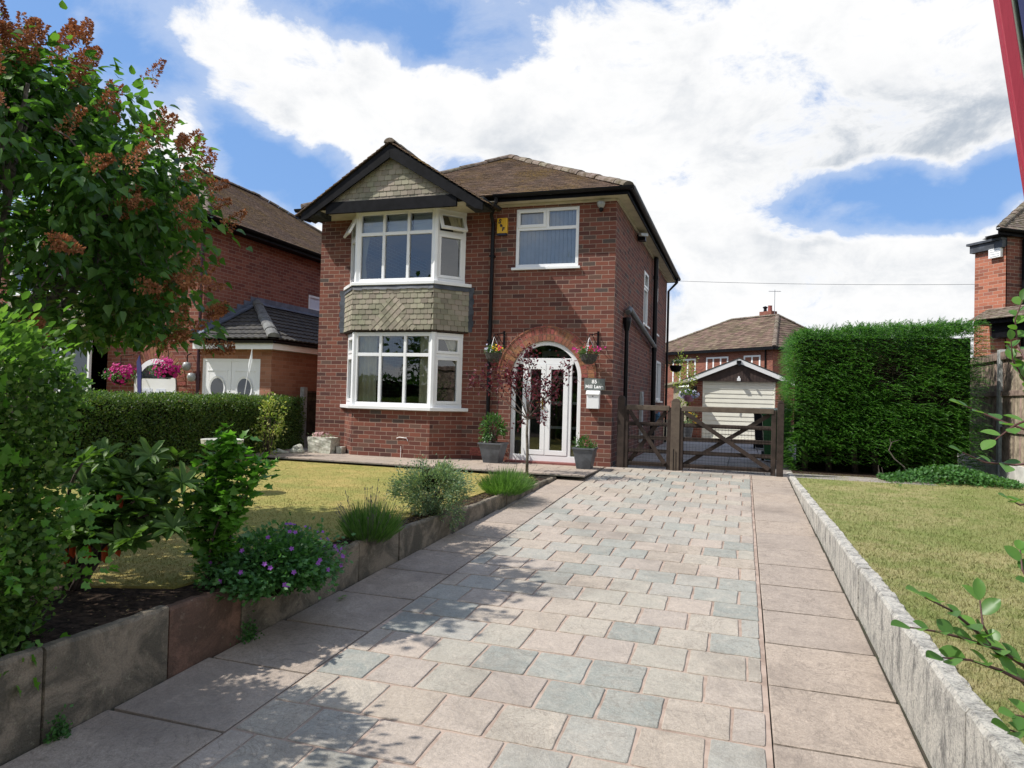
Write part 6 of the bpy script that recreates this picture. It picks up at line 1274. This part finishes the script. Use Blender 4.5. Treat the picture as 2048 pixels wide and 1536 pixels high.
mb = MB(); mb.box((3.05, 1.30, .42), (5.56, 3.1, 2.28)); mb.box((3.1, 1.75, -.02), (5.5, 3.1, .419)); mb.build('inner_twigs', M['core'], t); mb = MB()
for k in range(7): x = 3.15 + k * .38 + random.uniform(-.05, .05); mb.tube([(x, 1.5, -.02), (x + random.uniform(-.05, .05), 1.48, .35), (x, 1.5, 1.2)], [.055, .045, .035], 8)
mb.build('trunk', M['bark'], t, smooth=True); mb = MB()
for k in range(520):
    if k < 260: x, z = random.gauss(4.35, .38), random.gauss(1.72, .22)
    elif k < 400: x, z = random.gauss(5.0, .35), random.gauss(1.28, .1)
    else: x, z = random.uniform(3.1, 5.4), random.uniform(.15, .5)
    if not 3 < x < 5.55: continue
    p = Vector((x, 1.26, z)); mb.tube([p, p + Vector((random.uniform(-.12, .12), random.uniform(-.14, -.02), random.uniform(-.05, .1)))], [.004, .0015], 4)
S(mb.build('bare_twigs', pm('dry_brown_twig', (.13, .10, .075), .95), t), 'stuff')
# ---- things at the foot of the conifer hedge
t = T('dead_sapling', (4.45, .72, 0), 'dead curling sapling stem standing at the foot of the conifer hedge', 'stem'); mb = MB(); mb.tube([(4.5, .7, 0), (4.56, .72, .12), (4.52, .7, .2), (4.38, .7, .32), (4.30, .7, .45), (4.34, .7, .58), (4.44, .7, .62)], [.012, .011, .01, .009, .008, .006, .003], 7); mb.tube([(4.33, .7, .52), (4.31, .7, .64)], [.006, .003], 5)
mb.build('stem', M['bark_g'], t)
for dx in (-.3, -.22, -.26): mb = MB(); mb.tube([(4.45 + dx, .65, 0), (4.43 + dx + random.uniform(-.04, .04), .65, random.uniform(.12, .25))], [.006, .003], 5); mb.build('cut_stump', M['bark_g'], t)
t = T('ground_ivy', (4.9, .6, 0), 'patch of low weeds and ivy spreading over the lawn edge under the hedge', 'ground cover'); n = 3600; x = RNG.uniform(4.15, 6.0, n); y = .75 - np.abs(RNG.normal(size=n)) * .3; P = np.stack([x, y, RNG.random(n) * (.05 + .22 * np.exp(-((x - 5.1) / .6) ** 2))], 1); leaves('leaves', P, rdir(n) + np.array((0, -.3, .4)), rdir(n) * .5 + np.array((0, -.2, 1)), RNG.uniform(.035, .06, n), .035, M['lf_ger'], t, 'lobed')
# ---- right foreground shrub: arching shoots with rounded leaves
t = T('broadleaf_shrub', (3.75, -9.3, 0), 'near shrub with rounded toothed leaves reaching in from the right edge', 'shrub'); PP, DD, NN = [], [], []; mb = MB()
# arching shoots, points measured once and written as world coordinates below
SH = [([(2.959, -9.384, 0.261), (2.863, -9.417, 0.329), (2.794, -9.441, 0.412), (2.752, -9.436, 0.49), (2.753, -9.405, 0.553)], 0.045, 0), ([(2.794, -9.441, 0.412), (2.719, -9.488, 0.487), (2.643, -9.546, 0.55), (2.571, -9.592, 0.588)], 0.04, 0), ([(2.876, -9.414, 0.372), (2.776, -9.5, 0.443), (2.655, -9.593, 0.491), (2.586, -9.638, 0.512), (2.518, -9.681, 0.526)], 0.04, 0), ([(2.837, -9.531, 0.368), (2.759, -9.558, 0.406), (2.676, -9.607, 0.438), (2.601, -9.653, 0.449)], 0.045, 0), ([(3.071, -9.139, 0.381), (3.02, -9.053, 0.492), (2.983, -9.014, 0.577), (2.993, -8.96, 0.633)], 0.04, 0), ([(3.15, -9.125, 0.897), (3.037, -9.111, 0.952), (2.934, -9.091, 0.929), (2.841, -9.122, 0.935), (2.771, -9.145, 0.965)], 0.045, 0), ([(3.134, -9.027, 0.984), (3.03, -9.009, 1.028), (2.936, -8.988, 1.065), (2.854, -8.963, 1.105), (2.82, -8.974, 1.118)], 0.045, 0), ([(3.117, -9.034, 1.065), (3.008, -9.07, 1.094), (2.931, -9.095, 1.059), (2.871, -9.113, 1.009)], 0.04, 0), ([(3.319, -8.446, 1.235), (3.206, -8.378, 1.277), (3.192, -8.28, 1.387), (3.18, -8.286, 1.493), (3.208, -8.279, 1.579)], 0.03, 0), ([(3.284, -8.453, 1.076), (3.208, -8.376, 1.194), (3.137, -8.402, 1.316), (3.129, -8.406, 1.398)], 0.03, 0), ([(3.275, -8.66, 0.766), (3.152, -8.701, 0.781), (3.065, -8.729, 0.76), (3.03, -8.741, 0.778)], 0.04, 0), ([(2.942, -9.494, 0.223), (2.853, -9.523, 0.22), (2.788, -9.545, 0.246)], 0.04, 0), ([(2.908, -9.613, 0.346), (2.824, -9.64, 0.318), (2.763, -9.66, 0.329)], 0.035, 0)]
for pts, every, ll in SH:
    pts = [Vector(p) for p in pts]; mb.tube(pts, [.006 - .004 * i / (len(pts) - 1) for i in range(len(pts))], 6); tot = sum((b - a).length for a, b in zip(pts, pts[1:])); s = 0; k = 0
    for a, b in zip(pts, pts[1:]):
        L_ = (b - a).length; d = (b - a).normalized()
        while s < L_:
            p = a + d * s; sg = 1 if k % 2 else -1; sd_ = d.cross(Vector((0, -.3, 1))).normalized() * sg; PP.append(p); DD.append(d * .55 + sd_ * .85 + Vector((random.uniform(-.2, .2), random.uniform(-.2, .2), random.uniform(-.15, .35)))); NN.append((random.uniform(-.4, .4), random.uniform(-.7, .1), 1)); s += every * random.uniform(.7, 1.2); k += 1
        s -= L_
    PP.append(pts[-1]); DD.append(pts[-1] - pts[-2]); NN.append((0, -.4, 1))
mb.build('stem', pm('red_brown_stem', (.09, .035, .03), .6), t); n = len(PP); leaves('leaves', PP, DD, NN, RNG.uniform(.042, .072, n), RNG.uniform(.032, .048, n), M['lf_right'], t, 'round')
n = 2600; P, D_, C_ = lump((3.95, -8.9, .45), (.42, .8, .55), 60, (.09, .09, .09), n); leaves('leaves', P, D_ + rdir(n), rdir(n) + np.array((0, 0, 1)), RNG.uniform(.05, .08, n), .05, M['lf_right'], t, 'ovate')
t = T('small_leaf_shrub', (5.3, -4.6, 0), 'reddish-tipped hedge shrub against the right-hand fence at the picture edge', 'shrub')
n = 9000; P, D_, C_ = lump((5.62, -4.6, 1.0), (.42, 1.5, 1.05), 170, (.10, .10, .10), n, (.5, 1.05)); leaves('leaves', P, D_ + rdir(n), rdir(n) + np.array((0, 0, .8)), RNG.uniform(.035, .06, n), .035, M['lf_right'], t, 'ovate'); stems(t, (5.6, -4.6, 0), [tuple(c) for c in C_[:24]], M['bark'], .02, .004)
# ---- potted plants, baskets, trough, bird bath
def pot(cx, cy, w, h, label, group=None):
    t = T('square_planter', (cx, cy, 0), label, 'planter'); mb = MB(); a, b = w * .33, w * .5; V = [(cx - a, cy - a, 0), (cx + a, cy - a, 0), (cx + a, cy + a, 0), (cx - a, cy + a, 0), (cx - b, cy - b, h), (cx + b, cy - b, h), (cx + b, cy + b, h), (cx - b, cy + b, h)]
    mb.solid(V, BF); mb.build('pot_body', M['zinc'], t, bevel=.004); mb = MB(); framebox(mb, (cx - b - .012, cy - b - .012, h + .012), (1, 0, 0), (0, 1, 0), 0, 2 * b + .024, 0, 2 * b + .024, .03, .024, (0, 0, 1)); mb.build('rim', M['zinc'], t); mb = MB(); mb.face([(cx - b, cy - b, h + .004), (cx + b, cy - b, h + .004), (cx + b, cy + b, h + .004), (cx - b, cy + b, h + .004)]); mb.build('compost', M['soil'], t)
pot(-1.96, -.36, .40, .33, 'tapered grey planter left of the front door by the downpipe'); pot(-.33, -.5, .34, .33, 'tapered grey planter right of the front door')
t = T('potted_shrub', (-1.96, -.36, .33), 'upright leafy camellia-like shrub growing in the left planter', 'shrub'); n = 520; P, D_, C_ = lump((-1.96, -.36, .58), (.19, .17, .23), 22, (.045, .045, .04), n); leaves('leaves', P, D_ + rdir(n) * .6 + np.array((0, 0, .2)), D_ + rdir(n) * .5 + np.array((0, 0, .5)), RNG.uniform(.05, .075, n), .03, M['lf_pot'], t, 'ovate'); stems(t, (-1.96, -.36, .33), [tuple(c) for c in C_[:9]], M['bark'], .007, .003)
t = T('potted_shrub', (-.33, -.5, .33), 'small low bushy plant growing in the right planter', 'shrub'); n = 700; P, D_, C_ = lump((-.33, -.5, .38), (.16, .15, .12), 26, (.03, .03, .03), n); P[:, 2] = np.maximum(P[:, 2], .345); leaves('leaves', P, D_ + rdir(n) * .5 + np.array((0, 0, .4)), rdir(n) + np.array((0, 0, .6)), RNG.uniform(.025, .04, n), .018, M['lf_pot'], t, 'ovate')
def basket(cx, z, label, cols, side, trail=0):
    t = T('hanging_basket', (cx, -.25, z), label, 'hanging basket'); y = -.25
    mb = MB(); mb.lathe([(0, -.16), (.07, -.145), (.125, -.09), (.15, 0), (.155, .012), (.14, .012)], (cx, y, z), 18); mb.build('basket_bowl', pm('woven_basket', (.075, .07, .06), .95, .3, 40, .7, 90), t)
    mb = MB(); hk = Vector((cx, y, z + .30))
    for k in range(3): a = 2.1 * k + .4; mb.bar((cx + .14 * math.cos(a), y + .14 * math.sin(a), z + .01), hk, .004, .004)
    mb.build('chains', M['lettering'], t); mb = MB(); wx = cx + side * .10
    mb.box((wx - .015, -.02, z + .12), (wx + .015, -.001, z + .42)); mb.tube([(wx, -.01, z + .39), (wx - side * .05, -.12, z + .36), (cx, y, z + .34), (cx, y - .01, z + .30)], .008, 6); mb.tube([(wx, -.01, z + .17), (wx - side * .03, -.09, z + .24), (wx - side * .07, -.17, z + .35)], .006, 6); mb.build('bracket', M['black'], t)
    n = 620; P, D_, C_ = lump((cx, y, z + .06), (.16, .14, .08), 24, (.03, .03, .03), n); P[:, 2] = np.maximum(P[:, 2], z - .05); leaves('leaves', P, D_ + rdir(n) * .5, rdir(n) + np.array((0, 0, .5)), .028, .016, M['lf_pot'], t, 'ovate')
    for nm, mt_, dx, cnt, sp in cols: P = np.array((cx + dx, y - .03, z + .095)) + RNG.normal(size=(cnt, 3)) * np.array((sp, .06, .028)); flower5('flowers_' + nm, P, rdir(cnt) * .4 + np.array((-.1, -1, .4)), .019, mt_, t)
basket(-2.04, 1.87, 'hanging basket with yellow, white and red pansies left of the door', [('yellow', M['fl_yellow'], .05, 13, .05), ('white', M['fl_white'], -.11, 12, .03), ('red', M['fl_red'], .12, 7, .02)], 1)
basket(-.36, 1.86, 'hanging basket with trailing red petunias right of the door', [('red', M['fl_red'], .05, 20, .05), ('magenta', M['fl_mag'], .14, 16, .045), ('magenta', M['fl_mag'], -.2, 14, .04), ('white', M['fl_white'], .0, 4, .06)], 1)
def clumpfl(name, label, cat, c, r, n, mat, nf, fm, fr=.022, ls=.04, pot_=None, shape='ovate'):
    t = T(name, c, label, cat); P, D_, C_ = lump(c, r, max(8, n // 35), tuple(x * .22 for x in r), n); leaves('leaves', P, D_ + rdir(n), rdir(n) + np.array((0, 0, .6)), RNG.uniform(ls * .7, ls * 1.2, n), ls * .55, mat, t, shape)
    if nf: d = rdir(nf); P = np.array(c) + d * np.array(r) * 1.02; flower5('flowers', P, d + np.array((.2, -1, .3)), fr, fm, t)
    return t
for cx, z, lb in ((-10.25, 1.36, 'left magenta petunia basket by the neighbour arched door'), (-9.02, 1.50, 'right magenta petunia basket between the arched door and the lanterns')):
    t = clumpfl('petunia_basket', lb, 'hanging basket', (cx, -.35, z), (.34, .18, .13), 600, M['lf_pot'], 0, M['fl_mag'], .035, .05); P, D_, C_ = lump((cx, -.4, z + .02), (.34, .16, .17), 26, (.055, .04, .05), 230, (.5, 1.1)); flower5('flowers', P, D_ + np.array((0, -1, .3)), .034, M['fl_mag'], t); mb = MB(); mb.lathe([(0, -.2), (.12, -.16), (.17, -.05), (.17, 0)], (cx, -.35, z), 14); mb.build('basket_bowl', M['black'], t); mb = MB(); mb.tube([(cx, -.35, z), (cx, -.35, z + .4), (cx, -.02, z + .45)], .008, 5); mb.build('bracket', M['black'], t)
T_ = T('stone_trough', (-5.3, -.36, 0), 'rough pale stone trough against the wall left of the bay window', 'trough'); mb = MB()
V = []; nn = 7
bm = bmesh.new(); bmesh.ops.create_cube(bm, size=1); bmesh.ops.subdivide_edges(bm, edges=bm.edges[:], cuts=5, use_grid_fill=True)
for v in bm.verts: v.co = Vector((v.co.x * .50, v.co.y * .32, (v.co.z + .5) * .29)) + Vector((random.uniform(-.008, .008), random.uniform(-.012, .012), random.uniform(-.006, .006))); v.co.x *= .93 + .07 * v.co.z / .29; v.co += Vector((-5.3, -.36, 0)) - Vector((-5.3, -.36, 0))
me = bpy.data.meshes.new('trough_body'); bm.to_mesh(me); bm.free(); o = bpy.data.objects.new('trough_body', me); COL.objects.link(o); o.parent = T_; me.materials.append(M['stone']); ORG[o.name] = ORG[T_.name]
clumpfl('trough_flowers', 'faded pink flowers planted in the stone trough', 'flowers', (-5.36, -.38, .32), (.17, .10, .05), 120, M['lf_euo'], 70, M['fl_pink'], .022, .03)
mb = MB(); mb.box((-5.02, -.40, 0), (-4.90, -.25, .13)); tag(mb.build('stone_block', M['stone'], None, (-4.96, -.32, 0), bevel=.01), 'small loose stone block on the path between trough and bay', 'stone')
t = T('bird_bath', (-3.55, -5.2, -.05), 'weathered stone bird bath on the lawn half hidden by the upright shrub', 'bird bath'); mb = MB(); c = (-3.5, -5.2, -.05)
mb.lathe([(0, 0), (.16, 0), (.16, .04), (.09, .07), (.055, .12), (.05, .3), (.075, .40), (.05, .46), (.07, .5)], c, 14); mb.build('pedestal', M['stone'], t); mb = MB(); mb.lathe([(.0, .5), (.08, .5), (.22, .55), (.23, .60), (.20, .60), (.12, .57), (0, .56)], c, 20); mb.build('bowl', M['stone'], t)
def rock(c, r, label): 
    bm = bmesh.new(); bmesh.ops.create_icosphere(bm, subdivisions=3, radius=1)
    s = random.uniform(0, 9)
    for v in bm.verts: k = 1 + .22 * math.sin(v.co.x * 3 + s) * math.cos(v.co.y * 4 + s) + .1 * math.sin(v.co.z * 9 + s); v.co = Vector((v.co.x * r[0], v.co.y * r[1], v.co.z * r[2])) * k
    me = bpy.data.meshes.new('rock'); bm.to_mesh(me); bm.free(); o = bpy.data.objects.new('rock', me); COL.objects.link(o); o.location = c; me.materials.append(M['stone']); tag(o, label, 'rock'); return o
rock((-5.6, -.75, .03), (.13, .1, .12), 'larger grey rock at the hedge foot near the path'); rock((-5.85, -.95, .0), (.16, .1, .07), 'flat grey rock left of the larger one at the hedge foot')
# things behind the gate
clumpfl('golden_shrub', 'golden-green shrub behind the rear corner of the house', 'shrub', (.35, 10.6, 1.9), (.35, .3, .8), 900, M['lf_yel'], 0, None, ls=.07)
t = clumpfl('hanging_basket', 'hanging basket with white and pink flowers beyond the gate', 'hanging basket', (.55, 10.0, 1.38), (.28, .2, .14), 300, M['lf_pot'], 70, M['fl_white'], .035, .05); mb = MB(); mb.lathe([(0, -.22), (.12, -.18), (.18, -.05), (.18, 0)], (.55, 10, 1.36), 14); mb.build('basket_bowl', pm('pink_bowl', (.35, .16, .22), .5), t); mb = MB(); mb.tube([(.55, 10, 1.4), (.55, 10, 1.95)], .006, 4); mb.build('chain', M['black'], t)
t = clumpfl('hanging_basket', 'dark trailing basket on the rear corner of the side wall', 'hanging basket', (.3, 8.25, 2.2), (.2, .16, .14), 300, M['lf_pot'], 0, None, ls=.04); mb = MB(); mb.lathe([(0, -.2), (.12, -.16), (.17, -.05), (.17, 0)], (.3, 8.25, 2.15), 14); mb.build('basket_bowl', M['black'], t); mb = MB(); mb.tube([(.01, 8.3, 2.5), (.3, 8.25, 2.55), (.3, 8.25, 2.2)], .008, 5); mb.build('bracket', M['black'], t)
t = clumpfl('flower_tub', 'dark tub of orange and grey bedding plants beside the garage pier', 'flower tub', (.42, 10.9, .62), (.36, .25, .2), 420, M['lf_euo'], 60, M['fl_yellow'], .03, .06); mb = MB(); mb.lathe([(.16, 0), (.24, .42), (.26, .45), (.22, .45)], (.42, 10.9, 0), 16); mb.build('tub', M['zinc'], t)
mb = MB(); mb.tube([(.22, 4.9, .78), (.22, 5.05, .86), (.22, 5.2, .78), (.22, 5.2, .62), (.22, 5.05, .55), (.22, 4.9, .62)], .03, 8); mb.tube([(.2, 4.95, .6), (.2, 4.95, .85)], .05, 8); tag(mb.build('hose_reel', pm('blue_hose', (.05, .14, .24), .5), None, (.2, 5, .7)), 'coiled blue hose hanging on the side wall seen through the gate', 'hose')
# fallen leaf and weeds on the driveway edge
for (x, y, s, lb) in ((-.73, -8.22, 1.0, 'weed sprouting from the crack between kerb and slabs'), (-.77, -9.42, .8, 'small yellowish weeds at the foot of the nearest kerbstone')):
    t = T('weed', (x, y, dz(y)), lb, 'weed'); n = int(190 * s); P = np.array((x + .03, y, dz(y) + .03)) + RNG.normal(size=(n, 3)) * np.array((.02, .035, .045)) * s; P[:, 2] = np.maximum(P[:, 2], dz(y) + .005); P[:, 0] = np.maximum(P[:, 0], x + .015); leaves('leaves', P, rdir(n) + np.array((.4, 0, .3)), rdir(n) + np.array((.5, 0, .6)), .02, .015, M['lf_ger'], t, 'ovate')
P = [(-.585, -7.38, dz(-7.38) + .012)] ; tag(leaves('fallen_leaf', P + [(-.57, -7.40, P[0][2])], [(1, .3, .15), (.2, -1, .1)], [(0, 0, 1)] * 2, .05, .035, M['lf_hib'], None, 'lobed', loc=P[0]), 'single fallen green leaf on the slab beside the kerb', 'leaf')
# soil litter
n = 1500; P = np.stack([RNG.uniform(-2.4, -.85, n), RNG.uniform(-9.4, -1.8, n), np.full(n, -.062)], 1); P[:, 0] = np.where(P[:, 1] > -8.4, RNG.uniform(-.9, -.72, n), P[:, 0]); tag(leaves('leaf_litter', P, rdir(n) * np.array((1, 1, .15)), np.array((0, 0, 1.0)) + rdir(n) * .3, .022, .012, leafmat('dry_litter', [(.14, .09, .05), (.25, .20, .10), (.09, .06, .04)], .8), None, 'quad', loc=(-1, -6, -.08)), 'dry leaf litter scattered over the soil bed', 'litter', kind='stuff')
# ---- trees outside the frame: seen as reflections in the windows
def tree(name, label, c, r, h, n, ls, mat, K=60, group=None, base=None):
    base = base or (c[0], c[1], -.5); t = T(name, base, label, 'tree', group); P, D_, C_ = lump(c, r, K, tuple(x * .17 for x in r), n, (.35, 1)); leaves('crown', P, D_ + rdir(n), rdir(n) + np.array((0, 0, .5)), RNG.uniform(ls * .7, ls * 1.2, n), ls * .6, mat, t, 'quad'); b = Vector(base); mb = MB(); f = Vector(c) - Vector((0, 0, r[2] * .6)); mb.tube([b, b.lerp(f, .6), f], [.05 * h / 4, .04 * h / 4, .03 * h / 4], 8)
    for q in C_[:22]: mb.tube([f, f.lerp(Vector(q), .5) + Vector((0, 0, .1)), Vector(q)], [.02 * h / 4, .012 * h / 4, .005], 5)
    mb.build('trunk', M['bark'], t); return t
for k, (x, y, z, r) in enumerate(((-16, -30, 5, 3.6), (-9, -33, 6.5, 4.2), (-3.5, -28, 3.5, 2.8), (4, -31, 4.6, 3.2), (11, -29, 5.5, 4)) ):
    tree('roadside_tree', ('far-left', 'tallest', 'smallest', 'middle', 'far-right')[k] + ' tree across the road behind the viewpoint', (x, y, z), (r, r, r * 1.0), 8, 1500, .42, M['lf_far'], 40, 'trees across the road')
hedgebox('roadside_hedge', 'dark hedge across the road behind the viewpoint', 'hedge', (-22, -24.5, -.65), (18, -23.3, 2.0), 9000, (.18, .3), M['lf_far'], 'quad', .1, inner=.2, faces=(.2, .2, .2, 2, 1))
for o in COL.objects:
    if o.type == 'MESH' and o.modifiers: pass
